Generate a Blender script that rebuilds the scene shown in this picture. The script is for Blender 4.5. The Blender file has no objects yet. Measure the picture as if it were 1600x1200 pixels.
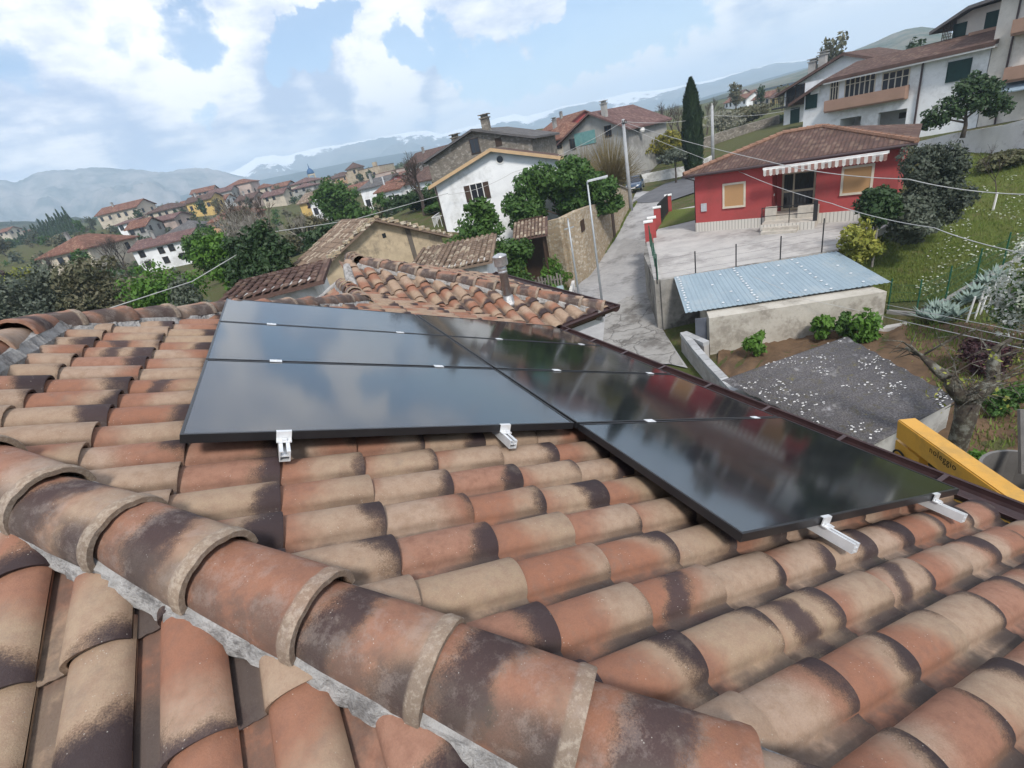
import bpy, math, random
import numpy as np
from mathutils import Vector, Matrix, noise as mnoise

sc = bpy.context.scene
COL = sc.collection
R = math.radians
# ---------------------------------------------------------------- camera
# the camera stands at the world origin; Z is up, Y runs along the gutter, X runs down the tiled slope
CAMROT = np.array([[0.87267815, -0.35813196, 0.33192521],
                   [-0.44621404, -0.3088239, 0.83995287],
                   [-0.19830754, -0.88111821, -0.42930738]])   # columns: right, down, forward
FPX = 747.46
cam = bpy.data.cameras.new("camera")
cam.sensor_width = 36.0
cam.lens = FPX * 36.0 / 1600.0
cam.clip_start = 0.05
cam.clip_end = 40000.0
camo = bpy.data.objects.new("camera", cam)
COL.objects.link(camo)
M4 = Matrix.Identity(4)
for i in range(3):
    M4[i][0] = CAMROT[i, 0]; M4[i][1] = -CAMROT[i, 1]; M4[i][2] = -CAMROT[i, 2]
camo.matrix_world = M4
sc.camera = camo
sc.render.engine = 'CYCLES'
sc.cycles.max_bounces = 6
sc.cycles.diffuse_bounces = 3
sc.cycles.glossy_bounces = 3
sc.cycles.transmission_bounces = 4
sc.cycles.volume_bounces = 2
sc.cycles.transparent_max_bounces = 8
sc.cycles.use_denoising = True
sc.cycles.sample_clamp_indirect = 6.0
sc.view_settings.view_transform = 'Standard'
sc.view_settings.look = 'None'
sc.view_settings.gamma = 1.0
sc.view_settings.use_curve_mapping = False
sc.view_settings.exposure = 0.95


def ray(px, py):
    d = CAMROT @ np.array([px - 800.0, py - 600.0, FPX])
    return d / np.linalg.norm(d)


def at(px, py, D):
    """point seen at photo pixel (px,py) at horizontal distance D from the camera"""
    d = ray(px, py)
    return d * (D / math.hypot(d[0], d[1]))


def onz(px, py, z):
    d = ray(px, py)
    return d * (z / d[2])


def proj(P):
    q = CAMROT.T @ np.asarray(P, float)
    return 800 + FPX * q[0] / q[2], 600 + FPX * q[1] / q[2]


def atz(px, D, z):
    """point in photo column px at horizontal distance D and height z"""
    lo, hi = -600.0, 1400.0
    for _ in range(50):
        mid = 0.5 * (lo + hi)
        if at(px, mid, D)[2] > z: lo = mid
        else: hi = mid
    return at(px, 0.5 * (lo + hi), D)


def hgt(P, pytop):
    """height above P that reaches photo row pytop"""
    lo, hi = 0.0, 60.0
    for _ in range(50):
        mid = 0.5 * (lo + hi)
        if proj(np.asarray(P) + [0, 0, mid])[1] > pytop: lo = mid
        else: hi = mid
    return 0.5 * (lo + hi)

# ---------------------------------------------------------------- node helpers
class NT:
    def __init__(s, tree): s.t = tree
    def n(s, typ, **kw):
        nd = s.t.nodes.new(typ)
        for k, v in kw.items():
            if k == 'ins':
                for a, b in v.items(): s.set(nd.inputs[a], b)
            else: setattr(nd, k, v)
        return nd
    def set(s, sock, val):
        if isinstance(val, bpy.types.NodeSocket): s.t.links.new(val, sock)
        elif isinstance(val, bpy.types.Node): s.t.links.new(val.outputs[0], sock)
        else: sock.default_value = val
    def math(s, op, a, b=None, c=None, clamp=False):
        nd = s.t.nodes.new('ShaderNodeMath'); nd.operation = op; nd.use_clamp = clamp
        s.set(nd.inputs[0], a)
        if b is not None: s.set(nd.inputs[1], b)
        if c is not None: s.set(nd.inputs[2], c)
        return nd.outputs[0]
    def vmath(s, op, a, b=None, out=0):
        nd = s.t.nodes.new('ShaderNodeVectorMath'); nd.operation = op
        s.set(nd.inputs[0], a)
        if b is not None:
            s.set(nd.inputs['Scale'] if op == 'SCALE' else nd.inputs[1], b)
        return nd.outputs['Value'] if out == 1 else nd.outputs[0]
    def smooth(s, v, lo, hi, a=0.0, b=1.0):
        nd = s.t.nodes.new('ShaderNodeMapRange'); nd.interpolation_type = 'SMOOTHSTEP'
        s.set(nd.inputs[0], v); s.set(nd.inputs[1], lo); s.set(nd.inputs[2], hi); s.set(nd.inputs[3], a); s.set(nd.inputs[4], b)
        return nd.outputs[0]
    def mix(s, f, a, b, typ='MIX'):
        nd = s.t.nodes.new('ShaderNodeMix'); nd.data_type = 'RGBA'; nd.blend_type = typ
        s.set(nd.inputs[0], f)
        for k, v in ((6, a), (7, b)):
            if isinstance(v, tuple) and len(v) == 3: v = (*v, 1.0)
            s.set(nd.inputs[k], v)
        return nd.outputs[2]
    def noise(s, vec, scale, detail=3.0, rough=0.55, w=None):
        nd = s.t.nodes.new('ShaderNodeTexNoise')
        if w is not None:
            nd.noise_dimensions = '4D'; s.set(nd.inputs['W'], w)
        if vec is not None: s.set(nd.inputs['Vector'], vec)
        s.set(nd.inputs['Scale'], scale); nd.inputs['Detail'].default_value = detail; nd.inputs['Roughness'].default_value = rough
        return nd.outputs[0]
    def vor(s, vec, scale, feature='F1', out='Distance'):
        nd = s.t.nodes.new('ShaderNodeTexVoronoi'); nd.feature = feature
        if vec is not None: s.set(nd.inputs['Vector'], vec)
        s.set(nd.inputs['Scale'], scale)
        return nd.outputs[out]

# ---------------------------------------------------------------- world: Nishita sky behind procedural clouds
SUN_EL, SUN_AZ = R(48), R(196)      # azimuth clockwise from +Y
world = bpy.data.worlds.new("World")
sc.world = world
world.use_nodes = True
W = NT(world.node_tree)
world.node_tree.nodes.clear()
geo = W.n('ShaderNodeTexCoord')
D0 = W.vmath('NORMALIZE', geo.outputs['Generated'])
sky = W.n('ShaderNodeTexSky', sky_type='NISHITA')
sky.sun_disc = False
sky.sun_elevation = SUN_EL
sky.sun_rotation = SUN_AZ
sky.air_density = 1.0; sky.dust_density = 0.2; sky.ozone_density = 2.0
sx = W.n('ShaderNodeSeparateXYZ', ins={0: D0})
zc = W.math('MAXIMUM', sx.outputs[2], 0.0)
# cloud layer seen in perspective: project the direction on a high plane
den = W.math('ADD', zc, 0.16)
pl = W.n('ShaderNodeCombineXYZ', ins={0: W.math('DIVIDE', sx.outputs[0], den), 1: W.math('DIVIDE', sx.outputs[1], den), 2: 0.0})
n_big = W.noise(pl, 1.1, 6.0, 0.6)
n_det = W.noise(pl, 3.6, 7.0, 0.62)
warp = W.noise(D0, 5.0, 5.0, 0.6)
wv = W.n('ShaderNodeTexNoise'); W.set(wv.inputs['Vector'], D0); wv.inputs['Scale'].default_value = 6.0; wv.inputs['Detail'].default_value = 6.0; wv.inputs['Roughness'].default_value = 0.62
off = W.vmath('SCALE', W.vmath('SUBTRACT', wv.outputs['Color'], (0.5, 0.5, 0.5)), 0.20)
Dw = W.vmath('NORMALIZE', W.vmath('ADD', D0, off))


def blobs(lst):
    tot = None
    for px, py, rad, wgt in lst:
        d = W.vmath('DOT_PRODUCT', Dw, tuple(ray(px, py)), out=1)
        b = W.smooth(d, math.cos(R(rad * 1.15)), math.cos(R(rad * 0.2)), 0.0, wgt)
        tot = b if tot is None else W.math('ADD', tot, b)
    return tot


BLUE = [(850, 85, 4.2, 1.0), (905, 70, 4, 1.0), (960, 45, 4.5, 1.0), (1040, 15, 4, .9), (760, 105, 3.2, .9), (480, 52, 2.4, 1.0), (530, 45, 2.4, 1.0), (445, 108, 2.4, .85), (505, 118, 2.2, .85), (620, 95, 2.4, .9), (690, 88, 2.8, .9),
        (320, 180, 1.8, .7), (275, 42, 3, .8), (180, 55, 2.2, .6), (10, 88, 3, .7), (1000, 60, 3, .6)]
WHITE = [(180, 100, 8, 1.0), (270, 90, 6, 1.0), (100, 140, 7, .9), (360, 60, 4, .6), (580, 150, 4, .7), (330, 205, 6, .9), (450, 190, 5, .8), (590, 118, 2.5, .8), (760, 165, 6, .5), (900, 130, 6, .45), (1100, 88, 5, 1.0), (1220, 68, 5, 1.0), (1320, 55, 5, .9), (1430, 15, 5, .7), (1000, 112, 5, 1.0), (880, 142, 5, .9), (740, 172, 5, .8), (600, 185, 4, .7), (30, 260, 6, .6), (130, 265, 4, .9), (620, 60, 4, .5)]
GREY = [(150, 195, 7, 1.0), (60, 215, 7, .8), (390, 150, 5, 1.0), (480, 158, 5, 1.0), (545, 140, 3, .6), (280, 150, 4, .5), (250, 195, 5, .8), (70, 20, 9, .5), (200, 20, 8, .5), (700, 130, 4, .5), (1290, 12, 4, .8), (1170, 45, 3.5, .7), (1050, 80, 2.5, .5), (940, 112, 2.5, .5), (620, 215, 6, .35), (400, 250, 6, .5)]
front = W.smooth(W.vmath('DOT_PRODUCT', D0, tuple(ray(800, 160)), out=1), 0.25, 0.75)
gap_n = W.smooth(W.math('ADD', W.math('MULTIPLY', n_big, 0.75), W.math('MULTIPLY', n_det, 0.25)), 0.40, 0.50, 1.0, 0.0)
gap_f = W.math('MINIMUM', blobs(BLUE), 1.0)
gap = W.math('ADD', W.math('MULTIPLY', gap_f, front), W.math('MULTIPLY', gap_n, W.math('SUBTRACT', 1.0, front)), clamp=True)
gap = W.smooth(W.math('ADD', gap, W.math('MULTIPLY', W.math('SUBTRACT', n_det, 0.5), 0.7)), 0.42, 0.78)
shade = W.math('SUBTRACT', blobs(GREY), blobs(WHITE))
shade = W.math('ADD', W.math('MULTIPLY', shade, 0.5), W.math('MULTIPLY', W.math('SUBTRACT', n_det, 0.47), 1.7))
shade = W.math('ADD', shade, W.math('MULTIPLY', W.math('SUBTRACT', n_big, 0.5), 0.8))
shf = W.smooth(shade, -0.45, 0.52)
ccol = W.mix(shf, (0.78, 0.755, 0.74), (0.285, 0.345, 0.475))
low = W.smooth(sx.outputs[2], -0.02, 0.10, 1.0, 0.0)
ccol = W.mix(W.math('MULTIPLY', low, 0.40), ccol, (0.70, 0.675, 0.665))
bg1 = W.n('ShaderNodeBackground', ins={0: sky.outputs[0], 1: 0.085})
bg2 = W.n('ShaderNodeBackground', ins={0: ccol, 1: 1.0})
mx = W.n('ShaderNodeMixShader', ins={0: W.math('SUBTRACT', 1.0, W.math('MULTIPLY', gap, 0.9)), 1: bg1.outputs[0], 2: bg2.outputs[0]})
wo = W.n('ShaderNodeOutputWorld', ins={0: mx.outputs[0]})
world.cycles.sampling_method = 'MANUAL'
world.cycles.sample_map_resolution = 512
# ---------------------------------------------------------------- veiled sun
sl = bpy.data.lights.new("sun", 'SUN')
sl.energy = 2.2
sl.angle = R(10)
sl.color = (1.0, 0.95, 0.88)
so = bpy.data.objects.new("sun", sl)
COL.objects.link(so)
sd = Vector((math.cos(SUN_EL) * math.sin(SUN_AZ), math.cos(SUN_EL) * math.cos(SUN_AZ), math.sin(SUN_EL)))
so.rotation_euler = sd.to_track_quat('Z', 'Y').to_euler()

# ---------------------------------------------------------------- mesh helpers
class MB:
    def __init__(s):
        s.v = []; s.f = []; s.m = []; s.uv = None
    def add(s, verts, faces, mi=0):
        b = len(s.v)
        s.v.extend([tuple(p) for p in verts])
        s.f.extend([tuple(b + i for i in f) for f in faces])
        s.m.extend([mi] * len(faces))
    def hexa(s, P, mi=0):
        """8 points: bottom 4 counter-clockwise then top 4"""
        s.add(P, [(3, 2, 1, 0), (4, 5, 6, 7), (0, 1, 5, 4), (1, 2, 6, 5), (2, 3, 7, 6), (3, 0, 4, 7)], mi)
    def box(s, x0, x1, y0, y1, z0, z1, mi=0):
        s.hexa([(x0, y0, z0), (x1, y0, z0), (x1, y1, z0), (x0, y1, z0), (x0, y0, z1), (x1, y0, z1), (x1, y1, z1), (x0, y1, z1)], mi)
    def obox(s, c, ax, ay, az, mi=0):
        """centre and three half-axis vectors"""
        c, ax, ay, az = (np.asarray(q, float) for q in (c, ax, ay, az))
        s.hexa([c - ax - ay - az, c + ax - ay - az, c + ax + ay - az, c - ax + ay - az,
                c - ax - ay + az, c + ax - ay + az, c + ax + ay + az, c - ax + ay + az], mi)
    def slab(s, pts, t, mi=0):
        """polygon (counter-clockwise seen from its front) given thickness t to its back"""
        P = [np.asarray(p, float) for p in pts]
        n = np.cross(P[1] - P[0], P[2] - P[0]); n = n / np.linalg.norm(n)
        k = len(P); Q = [p - n * t for p in P]
        s.add(P + Q, [tuple(range(k)), tuple(range(2 * k - 1, k - 1, -1))] + [(i, k + i, k + (i + 1) % k, (i + 1) % k) for i in range(k)], mi)
    def prism(s, pts, z0, z1, mi=0):
        k = len(pts)
        V = [(p[0], p[1], z0) for p in pts] + [(p[0], p[1], z1) for p in pts]
        s.add(V, [tuple(range(k - 1, -1, -1)), tuple(range(k, 2 * k))] + [(i, (i + 1) % k, k + (i + 1) % k, k + i) for i in range(k)], mi)
    def tube(s, pts, rad, n=6, mi=0, caps=True):
        P = [np.asarray(p, float) for p in pts]
        if not hasattr(rad, '__len__'): rad = [rad] * len(P)
        V = []; up = np.array([0.0, 0, 1])
        for i, p in enumerate(P):
            t = P[min(i + 1, len(P) - 1)] - P[max(i - 1, 0)]
            L = np.linalg.norm(t); t = t / L if L > 1e-9 else up
            a = np.cross(t, up if abs(t[2]) < .95 else np.array([1.0, 0, 0])); a /= np.linalg.norm(a)
            b = np.cross(t, a)
            for k in range(n):
                w = 2 * math.pi * k / n
                V.append(p + (a * math.cos(w) + b * math.sin(w)) * rad[i])
        F = []
        for i in range(len(P) - 1):
            for k in range(n):
                F.append((i * n + k, i * n + (k + 1) % n, (i + 1) * n + (k + 1) % n, (i + 1) * n + k))
        if caps:
            F.append(tuple(range(n - 1, -1, -1))); F.append(tuple((len(P) - 1) * n + k for k in range(n)))
        s.add(V, F, mi)
    def lathe(s, c, prof, n=16, mi=0):
        """profile [(r,z)...] turned about a vertical axis at c"""
        V = []; F = []
        for r, z in prof:
            for k in range(n):
                w = 2 * math.pi * k / n
                V.append((c[0] + r * math.cos(w), c[1] + r * math.sin(w), c[2] + z))
        for i in range(len(prof) - 1):
            for k in range(n):
                F.append((i * n + k, i * n + (k + 1) % n, (i + 1) * n + (k + 1) % n, (i + 1) * n + k))
        F.append(tuple(range(n - 1, -1, -1))); F.append(tuple((len(prof) - 1) * n + k for k in range(n)))
        s.add(V, F, mi)
    def mesh(s, name, mats, smooth=False):
        me = bpy.data.meshes.new(name)
        me.from_pydata(s.v, [], s.f)
        if not isinstance(mats, (list, tuple)): mats = [mats]
        for m in mats: me.materials.append(m)
        if len(mats) > 1: me.polygons.foreach_set('material_index', s.m)
        if smooth: me.polygons.foreach_set('use_smooth', [True] * len(s.f))
        me.update()
        return me
    def build(s, name, mats, parent=None, smooth=False, kind=None):
        return link(name, s.mesh(name, mats, smooth), parent, kind)


def link(name, me, parent=None, kind=None):
    o = bpy.data.objects.new(name, me)
    COL.objects.link(o)
    if parent is not None: o.parent = parent
    if kind: o['kind'] = kind
    return o


def tag(o, label=None, cat=None, group=None, kind=None):
    if label: o['label'] = label
    if cat: o['category'] = cat
    if group: o['group'] = group
    if kind: o['kind'] = kind
    return o


def thing(name, label, cat, loc=(0, 0, 0), rz=0.0, group=None):
    o = bpy.data.objects.new(name, None)
    o.empty_display_size = 0.3
    COL.objects.link(o)
    o.location = tuple(float(q) for q in loc)
    o.rotation_euler = (0, 0, rz)
    return tag(o, label, cat, group)


def copy_tree(o, parent=None):
    c = o.copy(); COL.objects.link(c)
    if parent is not None: c.parent = parent
    for ch in list(o.children): copy_tree(ch, c)
    return c

# ---------------------------------------------------------------- materials
def base(name, rough=0.7, spec=0.3, metal=0.0):
    m = bpy.data.materials.new(name); m.use_nodes = True
    t = NT(m.node_tree)
    b = m.node_tree.nodes['Principled BSDF']
    b.inputs['Roughness'].default_value = rough
    b.inputs['Specular IOR Level'].default_value = spec
    b.inputs['Metallic'].default_value = metal
    return m, t, b


def c4(c): return (c[0], c[1], c[2], 1.0)


def bump(t, b, h, strength, dist):
    nd = t.n('ShaderNodeBump'); nd.inputs['Strength'].default_value = strength; nd.inputs['Distance'].default_value = dist
    t.set(nd.inputs['Height'], h); t.set(b.inputs['Normal'], nd.outputs[0])


def mat(name, col, col2=None, scale=3.0, rough=0.75, bmp=0.2, bscale=None, spec=0.25, metal=0.0, stain=None, stain_scale=0.6, objvar=0.0):
    """plain surface: two tones by noise, a third stain colour in large patches, fine relief"""
    m, t, b = base(name, rough, spec, metal)
    tc = t.n('ShaderNodeTexCoord').outputs['Object']
    if col2 is None: col2 = tuple(q * 0.8 for q in col)
    c = t.mix(t.smooth(t.noise(tc, scale, 5.0, 0.6), 0.35, 0.68), c4(col), c4(col2))
    if stain is not None:
        st = t.smooth(t.math('ADD', t.noise(tc, stain_scale, 6.0, 0.65), t.math('MULTIPLY', t.noise(tc, stain_scale * 9, 3.0), 0.25)), 0.60, 0.78)
        c = t.mix(t.math('MULTIPLY', st, 0.8), c, c4(stain))
    fine = t.noise(tc, scale * 14, 4.0, 0.65)
    c = t.mix(0.35, c, t.mix(fine, c4((.35, .35, .35)), c4((.65, .65, .65))), 'OVERLAY')
    if objvar:
        oi = t.n('ShaderNodeObjectInfo').outputs['Random']
        c = t.mix(1.0, c, t.mix(oi, c4((1 - objvar,) * 3), c4((1 + objvar * .6,) * 3)), 'MULTIPLY')
    t.set(b.inputs['Base Color'], c)
    if bmp: bump(t, b, t.noise(tc, bscale or scale * 10, 5.0, 0.65), bmp, 0.02)
    return m


def leafmat(name, c1, c2, c3=None, rough=0.55, trans=0.25):
    m, t, b = base(name, rough, 0.25)
    g = t.n('ShaderNodeNewGeometry')
    tc = t.n('ShaderNodeTexCoord').outputs['Object']
    r = g.outputs['Random Per Island']
    c = t.mix(r, c4(c1), c4(c2))
    big = t.smooth(t.noise(tc, 0.9, 3.0), 0.38, 0.62)
    c = t.mix(t.math('MULTIPLY', big, 0.55), c, c4(c3 if c3 else tuple(q * 1.35 for q in c2)))
    t.set(b.inputs['Base Color'], c)
    tr = t.n('ShaderNodeBsdfTranslucent', ins={0: c})
    out = m.node_tree.nodes['Material Output']
    mxs = t.n('ShaderNodeMixShader', ins={0: trans, 1: b.outputs[0], 2: tr.outputs[0]})
    t.set(out.inputs[0], mxs.outputs[0])
    return m


def tile_material(name, weather=0.0, cap=False):
    """flame-fired roof tile: terracotta, cream and burnt manganese ends, different on every tile"""
    m, t, b = base(name, 0.78, 0.28)
    uvn = t.n('ShaderNodeUVMap'); uvn.uv_map = 'UVMap'
    su = t.n('ShaderNodeSeparateXYZ', ins={0: uvn.outputs[0]})
    u, v = su.outputs[0], su.outputs[1]
    rnd = t.math('FRACT', t.math('ADD', t.n('ShaderNodeObjectInfo').outputs['Random'], t.n('ShaderNodeAttribute', attribute_name='rnd').outputs['Fac']))
    def h(k):
        w = t.n('ShaderNodeTexWhiteNoise', noise_dimensions='1D'); t.set(w.inputs['W'], t.math('ADD', t.math('MULTIPLY', rnd, 917.0), k * 3.17)); return w.outputs['Value']
    r1, r2, r3, r4, r5 = (h(i) for i in range(5))
    obj = t.n('ShaderNodeNewGeometry').outputs['Position']
    low = t.noise(obj, 7.0, 4.0, 0.6)
    med = t.noise(obj, 26.0, 5.0, 0.65)
    fine = t.noise(obj, 240.0, 4.0, 0.7)
    spk = t.noise(obj, 420.0, 2.0, 0.6)
    cream = t.mix(r5, (0.305, 0.222, 0.15), (0.33, 0.238, 0.18))
    cream = t.mix(t.smooth(med, .35, .7), cream, (0.27, 0.185, 0.13))
    terra = t.mix(r4, (0.235, 0.092, 0.052), (0.265, 0.132, 0.088))
    terra = t.mix(t.smooth(med, .4, .75), terra, (0.20, 0.092, 0.062))
    burnt = t.mix(r3, (0.027, 0.018, 0.021), (0.050, 0.033, 0.035))
    # terracotta share: upper end, or most of the tile
    skew = t.math('MULTIPLY', t.math('SUBTRACT', u, 0.5), t.math('SUBTRACT', r2, 0.5))
    vv = t.math('ADD', t.math('ADD', v, t.math('MULTIPLY', skew, 0.9)), t.math('MULTIPLY', t.math('SUBTRACT', low, 0.5), 0.55))
    vv = t.math('ADD', vv, t.math('MULTIPLY', t.math('SUBTRACT', fine, 0.5), 0.22))
    tpos = t.math('ADD', t.math('MULTIPLY', r4, 1.1), 0.22) if not cap else t.math('ADD', t.math('MULTIPLY', r4, 0.8), -0.25)
    tm = t.smooth(vv, t.math('SUBTRACT', tpos, 0.22), t.math('ADD', tpos, 0.22))
    flip = t.math('GREATER_THAN', r5, 0.74 if not cap else 0.85)
    tm = t.math('ABSOLUTE', t.math('SUBTRACT', flip, tm))
    c = t.mix(t.math('MULTIPLY', tm, t.math('ADD', 0.7, t.math('MULTIPLY', spk, 0.3))), cream, terra)
    # burnt band at the lower lip (most often), sometimes across the middle or along the pan
    edge = t.math('MULTIPLY', t.math('SUBTRACT', r1, 0.33), 0.60) if not cap else t.math('MULTIPLY', t.math('SUBTRACT', r1, 1.2), 0.6)
    dm = t.smooth(vv, t.math('SUBTRACT', edge, 0.15), t.math('ADD', edge, 0.13), 1.0, 0.0)
    band = t.math('MULTIPLY', t.math('GREATER_THAN', r3, 0.93 if not cap else 0.22), t.smooth(t.math('ABSOLUTE', t.math('SUBTRACT', vv, 0.62 if not cap else t.math('ADD', 0.42, t.math('MULTIPLY', r1, .35)))), 0.04 if not cap else 0.08, 0.24 if not cap else 0.32, 1.0, 0.0))
    pan = t.math('MULTIPLY', t.math('GREATER_THAN', r2, 0.36), t.math('MULTIPLY', t.smooth(u, 0.25, 0.42, 1.0, 0.0), t.smooth(t.math('ADD', vv, t.math('MULTIPLY', r1, .5)), 0.50, 0.95, 1.0, 0.0)))
    dm = t.math('MAXIMUM', dm, t.math('MULTIPLY', t.math('MAXIMUM', band, pan), 0.93))
    halo = t.math('MULTIPLY', t.smooth(dm, 0.02, 0.45), t.smooth(t.math('ADD', spk, t.math('MULTIPLY', dm, .5)), .40, .70))
    c = t.mix(t.math('MULTIPLY', halo, 0.55), c, (0.17, 0.105, 0.065))
    speck = t.math('MULTIPLY', dm, t.smooth(t.math('ADD', t.math('MULTIPLY', spk, .55), t.math('MULTIPLY', dm, 0.85)), 0.42, 0.95))
    c = t.mix(t.math('MULTIPLY', speck, 0.96), c, burnt)
    # grime and lichen
    gr = t.smooth(t.math('ADD', t.noise(obj, 11.0, 6.0, 0.7), t.math('MULTIPLY', fine, 0.12)), 0.60, 0.80)
    c = t.mix(t.math('MULTIPLY', gr, 0.35 + weather * .3), c, (0.17, 0.135, 0.11))
    li = t.smooth(t.vor(obj, 95.0), 0.10, 0.16, 1.0, 0.0)
    li = t.math('MULTIPLY', li, t.math('GREATER_THAN', t.noise(obj, 17.0, 2.0), 0.60))
    c = t.mix(t.math('MULTIPLY', li, 0.55), c, (0.48, 0.45, 0.40))
    moss = t.math('MULTIPLY', t.smooth(u, 0.30, 0.36, 1.0, 0.0), t.smooth(t.noise(obj, 4.2, 3.0), 0.66, 0.70))
    moss = t.math('MULTIPLY', moss, t.smooth(t.noise(obj, 120.0, 3.0, .7), 0.42, 0.55))
    c = t.mix(moss, c, (0.03, 0.032, 0.018))
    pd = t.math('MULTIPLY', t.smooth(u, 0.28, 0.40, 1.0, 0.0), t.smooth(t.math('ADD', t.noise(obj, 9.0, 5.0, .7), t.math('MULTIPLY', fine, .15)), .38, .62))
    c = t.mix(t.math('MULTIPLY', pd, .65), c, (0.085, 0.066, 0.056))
    if cap:      # collar: pale, limy, mottled on most tiles
        cm_ = t.math('MULTIPLY', t.smooth(v, 0.10, 0.135, 1.0, 0.0), t.math('GREATER_THAN', r4, 0.22))
        mot = t.smooth(t.math('ADD', t.noise(obj, 75.0, 4.0, .7), t.math('MULTIPLY', low, .35)), .52, .72)
        c = t.mix(t.math('MULTIPLY', cm_, 0.72), c, t.mix(mot, (0.36, 0.30, 0.235), (0.23, 0.175, 0.13)))
        pale = t.smooth(t.math('ADD', t.noise(obj, 16.0, 6.0, .7), t.math('MULTIPLY', fine, .2)), .58, .74)
        c = t.mix(t.math('MULTIPLY', pale, .22), c, (0.33, 0.28, 0.25))
    c = t.mix(0.42, c, t.mix(fine, c4((.22, .22, .22)), c4((.78, .78, .78))), 'OVERLAY')
    t.set(b.inputs['Base Color'], c)
    t.set(b.inputs['Roughness'], t.math('ADD', 0.62, t.math('MULTIPLY', med, 0.25)))
    bump(t, b, t.math('ADD', t.math('MULTIPLY', fine, 0.6), t.math('MULTIPLY', med, 0.8)), 0.35, 0.006)
    return m
# ================================================================ the tiled house we stand on
import bmesh
SL = R(22.932688)
EA = np.array([math.cos(SL), 0, -math.sin(SL)]); NA = np.array([math.sin(SL), 0, math.cos(SL)])
HP = 0.836158                      # panel face below the camera, square to the slope
HDK = HP + 0.185                   # tile pans
EXPO, ROWW = 0.3207, 0.2065
def zA(x): return -(HDK + NA[0] * x) / NA[2]

TILE_M = tile_material("fired_clay_tile")
CAP_M = tile_material("fired_clay_ridge", 0.5, True)
MORTAR_M = mat("lime_mortar", (0.40, 0.385, 0.37), (0.28, 0.27, 0.26), 14.0, 0.9, 0.8, 60.0, stain=(0.13, 0.12, 0.115), stain_scale=9.0)
GUT_M = mat("brown_gutter_metal", (0.050, 0.026, 0.026), (0.036, 0.020, 0.021), 6.0, 0.38, 0.05, spec=0.5)
WALLW_M = mat("white_plaster", (0.72, 0.71, 0.69), (0.62, 0.61, 0.59), 1.2, 0.85, 0.25, stain=(0.42, 0.40, 0.37), stain_scale=0.5)
UNDER_M = mat("roof_underlay", (0.10, 0.07, 0.055), (0.07, 0.05, 0.04), 3.0, 0.9, 0.0)

house_o = thing('tiled_house', 'near house roof of mottled terracotta barrel tiles carrying the solar panels', 'house', (0, 3, -9.8))
HO = np.array([0, 3, -9.8])


def prof(k=14):
    P = [(0.000, 0.012), (0.022, 0.009), (0.033, 0.013), (0.037, 0.013), (0.046, 0.009), (0.066, 0.012)]
    cx, rx, h = 0.146, 0.078, 0.060
    for i in range(k):
        a = math.pi * (1 - i / (k - 1) * 0.93)
        s = max(0.0, math.sin(a))
        P.append((cx + rx * math.cos(a), 0.014 + h * s ** 0.80))
    return P


def tile_mesh(name, k=14, ny=4, L=0.392, uvflip=False, lipdrop=0.014, seed=0):
    rr = random.Random(seed)
    P = prof(k)
    th, tiltd = 0.0135, 0.024
    V = []; F = []; UV = []; SM = []
    ys = [0.0, 0.004] + [L * (i / (ny - 1)) for i in range(1, ny)]
    bend = rr.uniform(-.003, .003)
    def pt(i, y, dz=0.0, inset=0.0):
        x, z = P[i]
        f = y / L
        x2 = 0.146 + (x - 0.146) * (1 - 0.07 * f) if x > 0.066 else x
        z2 = z * (1 - 0.07 * f) + tiltd * (1 - f) + dz + bend * math.sin(f * 3.1)
        return (x2, y, z2)
    n = len(P)
    for j, y in enumerate(ys):
        for i in range(n):
            V.append(pt(i, y, -0.003 if j == 0 else 0.0))
    for j in range(len(ys) - 1):
        for i in range(n - 1):
            F.append((j * n + i, j * n + i + 1, (j + 1) * n + i + 1, (j + 1) * n + i)); SM.append(True)
    # lip face
    b = len(V)
    for i in range(n):
        V.append(pt(i, 0.0, -0.003))
    for i in range(n):
        x, z = P[i]
        px, pz = P[max(i - 1, 0)]; qx, qz = P[min(i + 1, n - 1)]
        tx, tz = qx - px, qz - pz; l = math.hypot(tx, tz) or 1
        V.append((x + tz / l * th, 0.003, z + tiltd - tx / l * th))
    for i in range(n - 1):
        F.append((b + i, b + n + i, b + n + i + 1, b + i + 1)); SM.append(False)
    # underside of the barrel lip, so an open end shows its hollow
    c = len(V)
    for i in range(n):
        x, y, z = V[b + n + i]; V.append((x, 0.003, z))
    for i in range(n):
        x, y, z = V[b + n + i]; V.append((x, 0.16, z - 0.010))
    for i in range(n - 1):
        F.append((c + i, c + n + i, c + n + i + 1, c + i + 1)); SM.append(True)
    # barrel side edge
    d = len(V)
    for y in (0.0, L):
        V.append(pt(n - 1, y, -0.003 if y == 0 else 0)); 
    for y in (0.0, L):
        x, yy, z = pt(n - 1, y); V.append((x - 0.004, y, z - th))
    F.append((d, d + 2, d + 3, d + 1)); SM.append(False)
    me = bpy.data.meshes.new(name)
    me.from_pydata(V, [], F)
    me.polygons.foreach_set('use_smooth', SM)
    uv = me.uv_layers.new(name='UVMap')
    arr = np.zeros((len(me.loops), 2)); li = np.zeros(len(me.loops), np.int32); me.loops.foreach_get('vertex_index', li)
    VV = np.array(V)
    arr[:, 0] = VV[li, 0] / ROWW; arr[:, 1] = VV[li, 1] / EXPO
    uv.data.foreach_set('uv', arr.ravel())
    me.materials.append(TILE_M)
    me.update()
    return me


TILES = [tile_mesh("roof_tile", seed=i) for i in range(3)]
TILE_LO = tile_mesh("roof_tile_low", k=7, ny=2)


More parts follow.
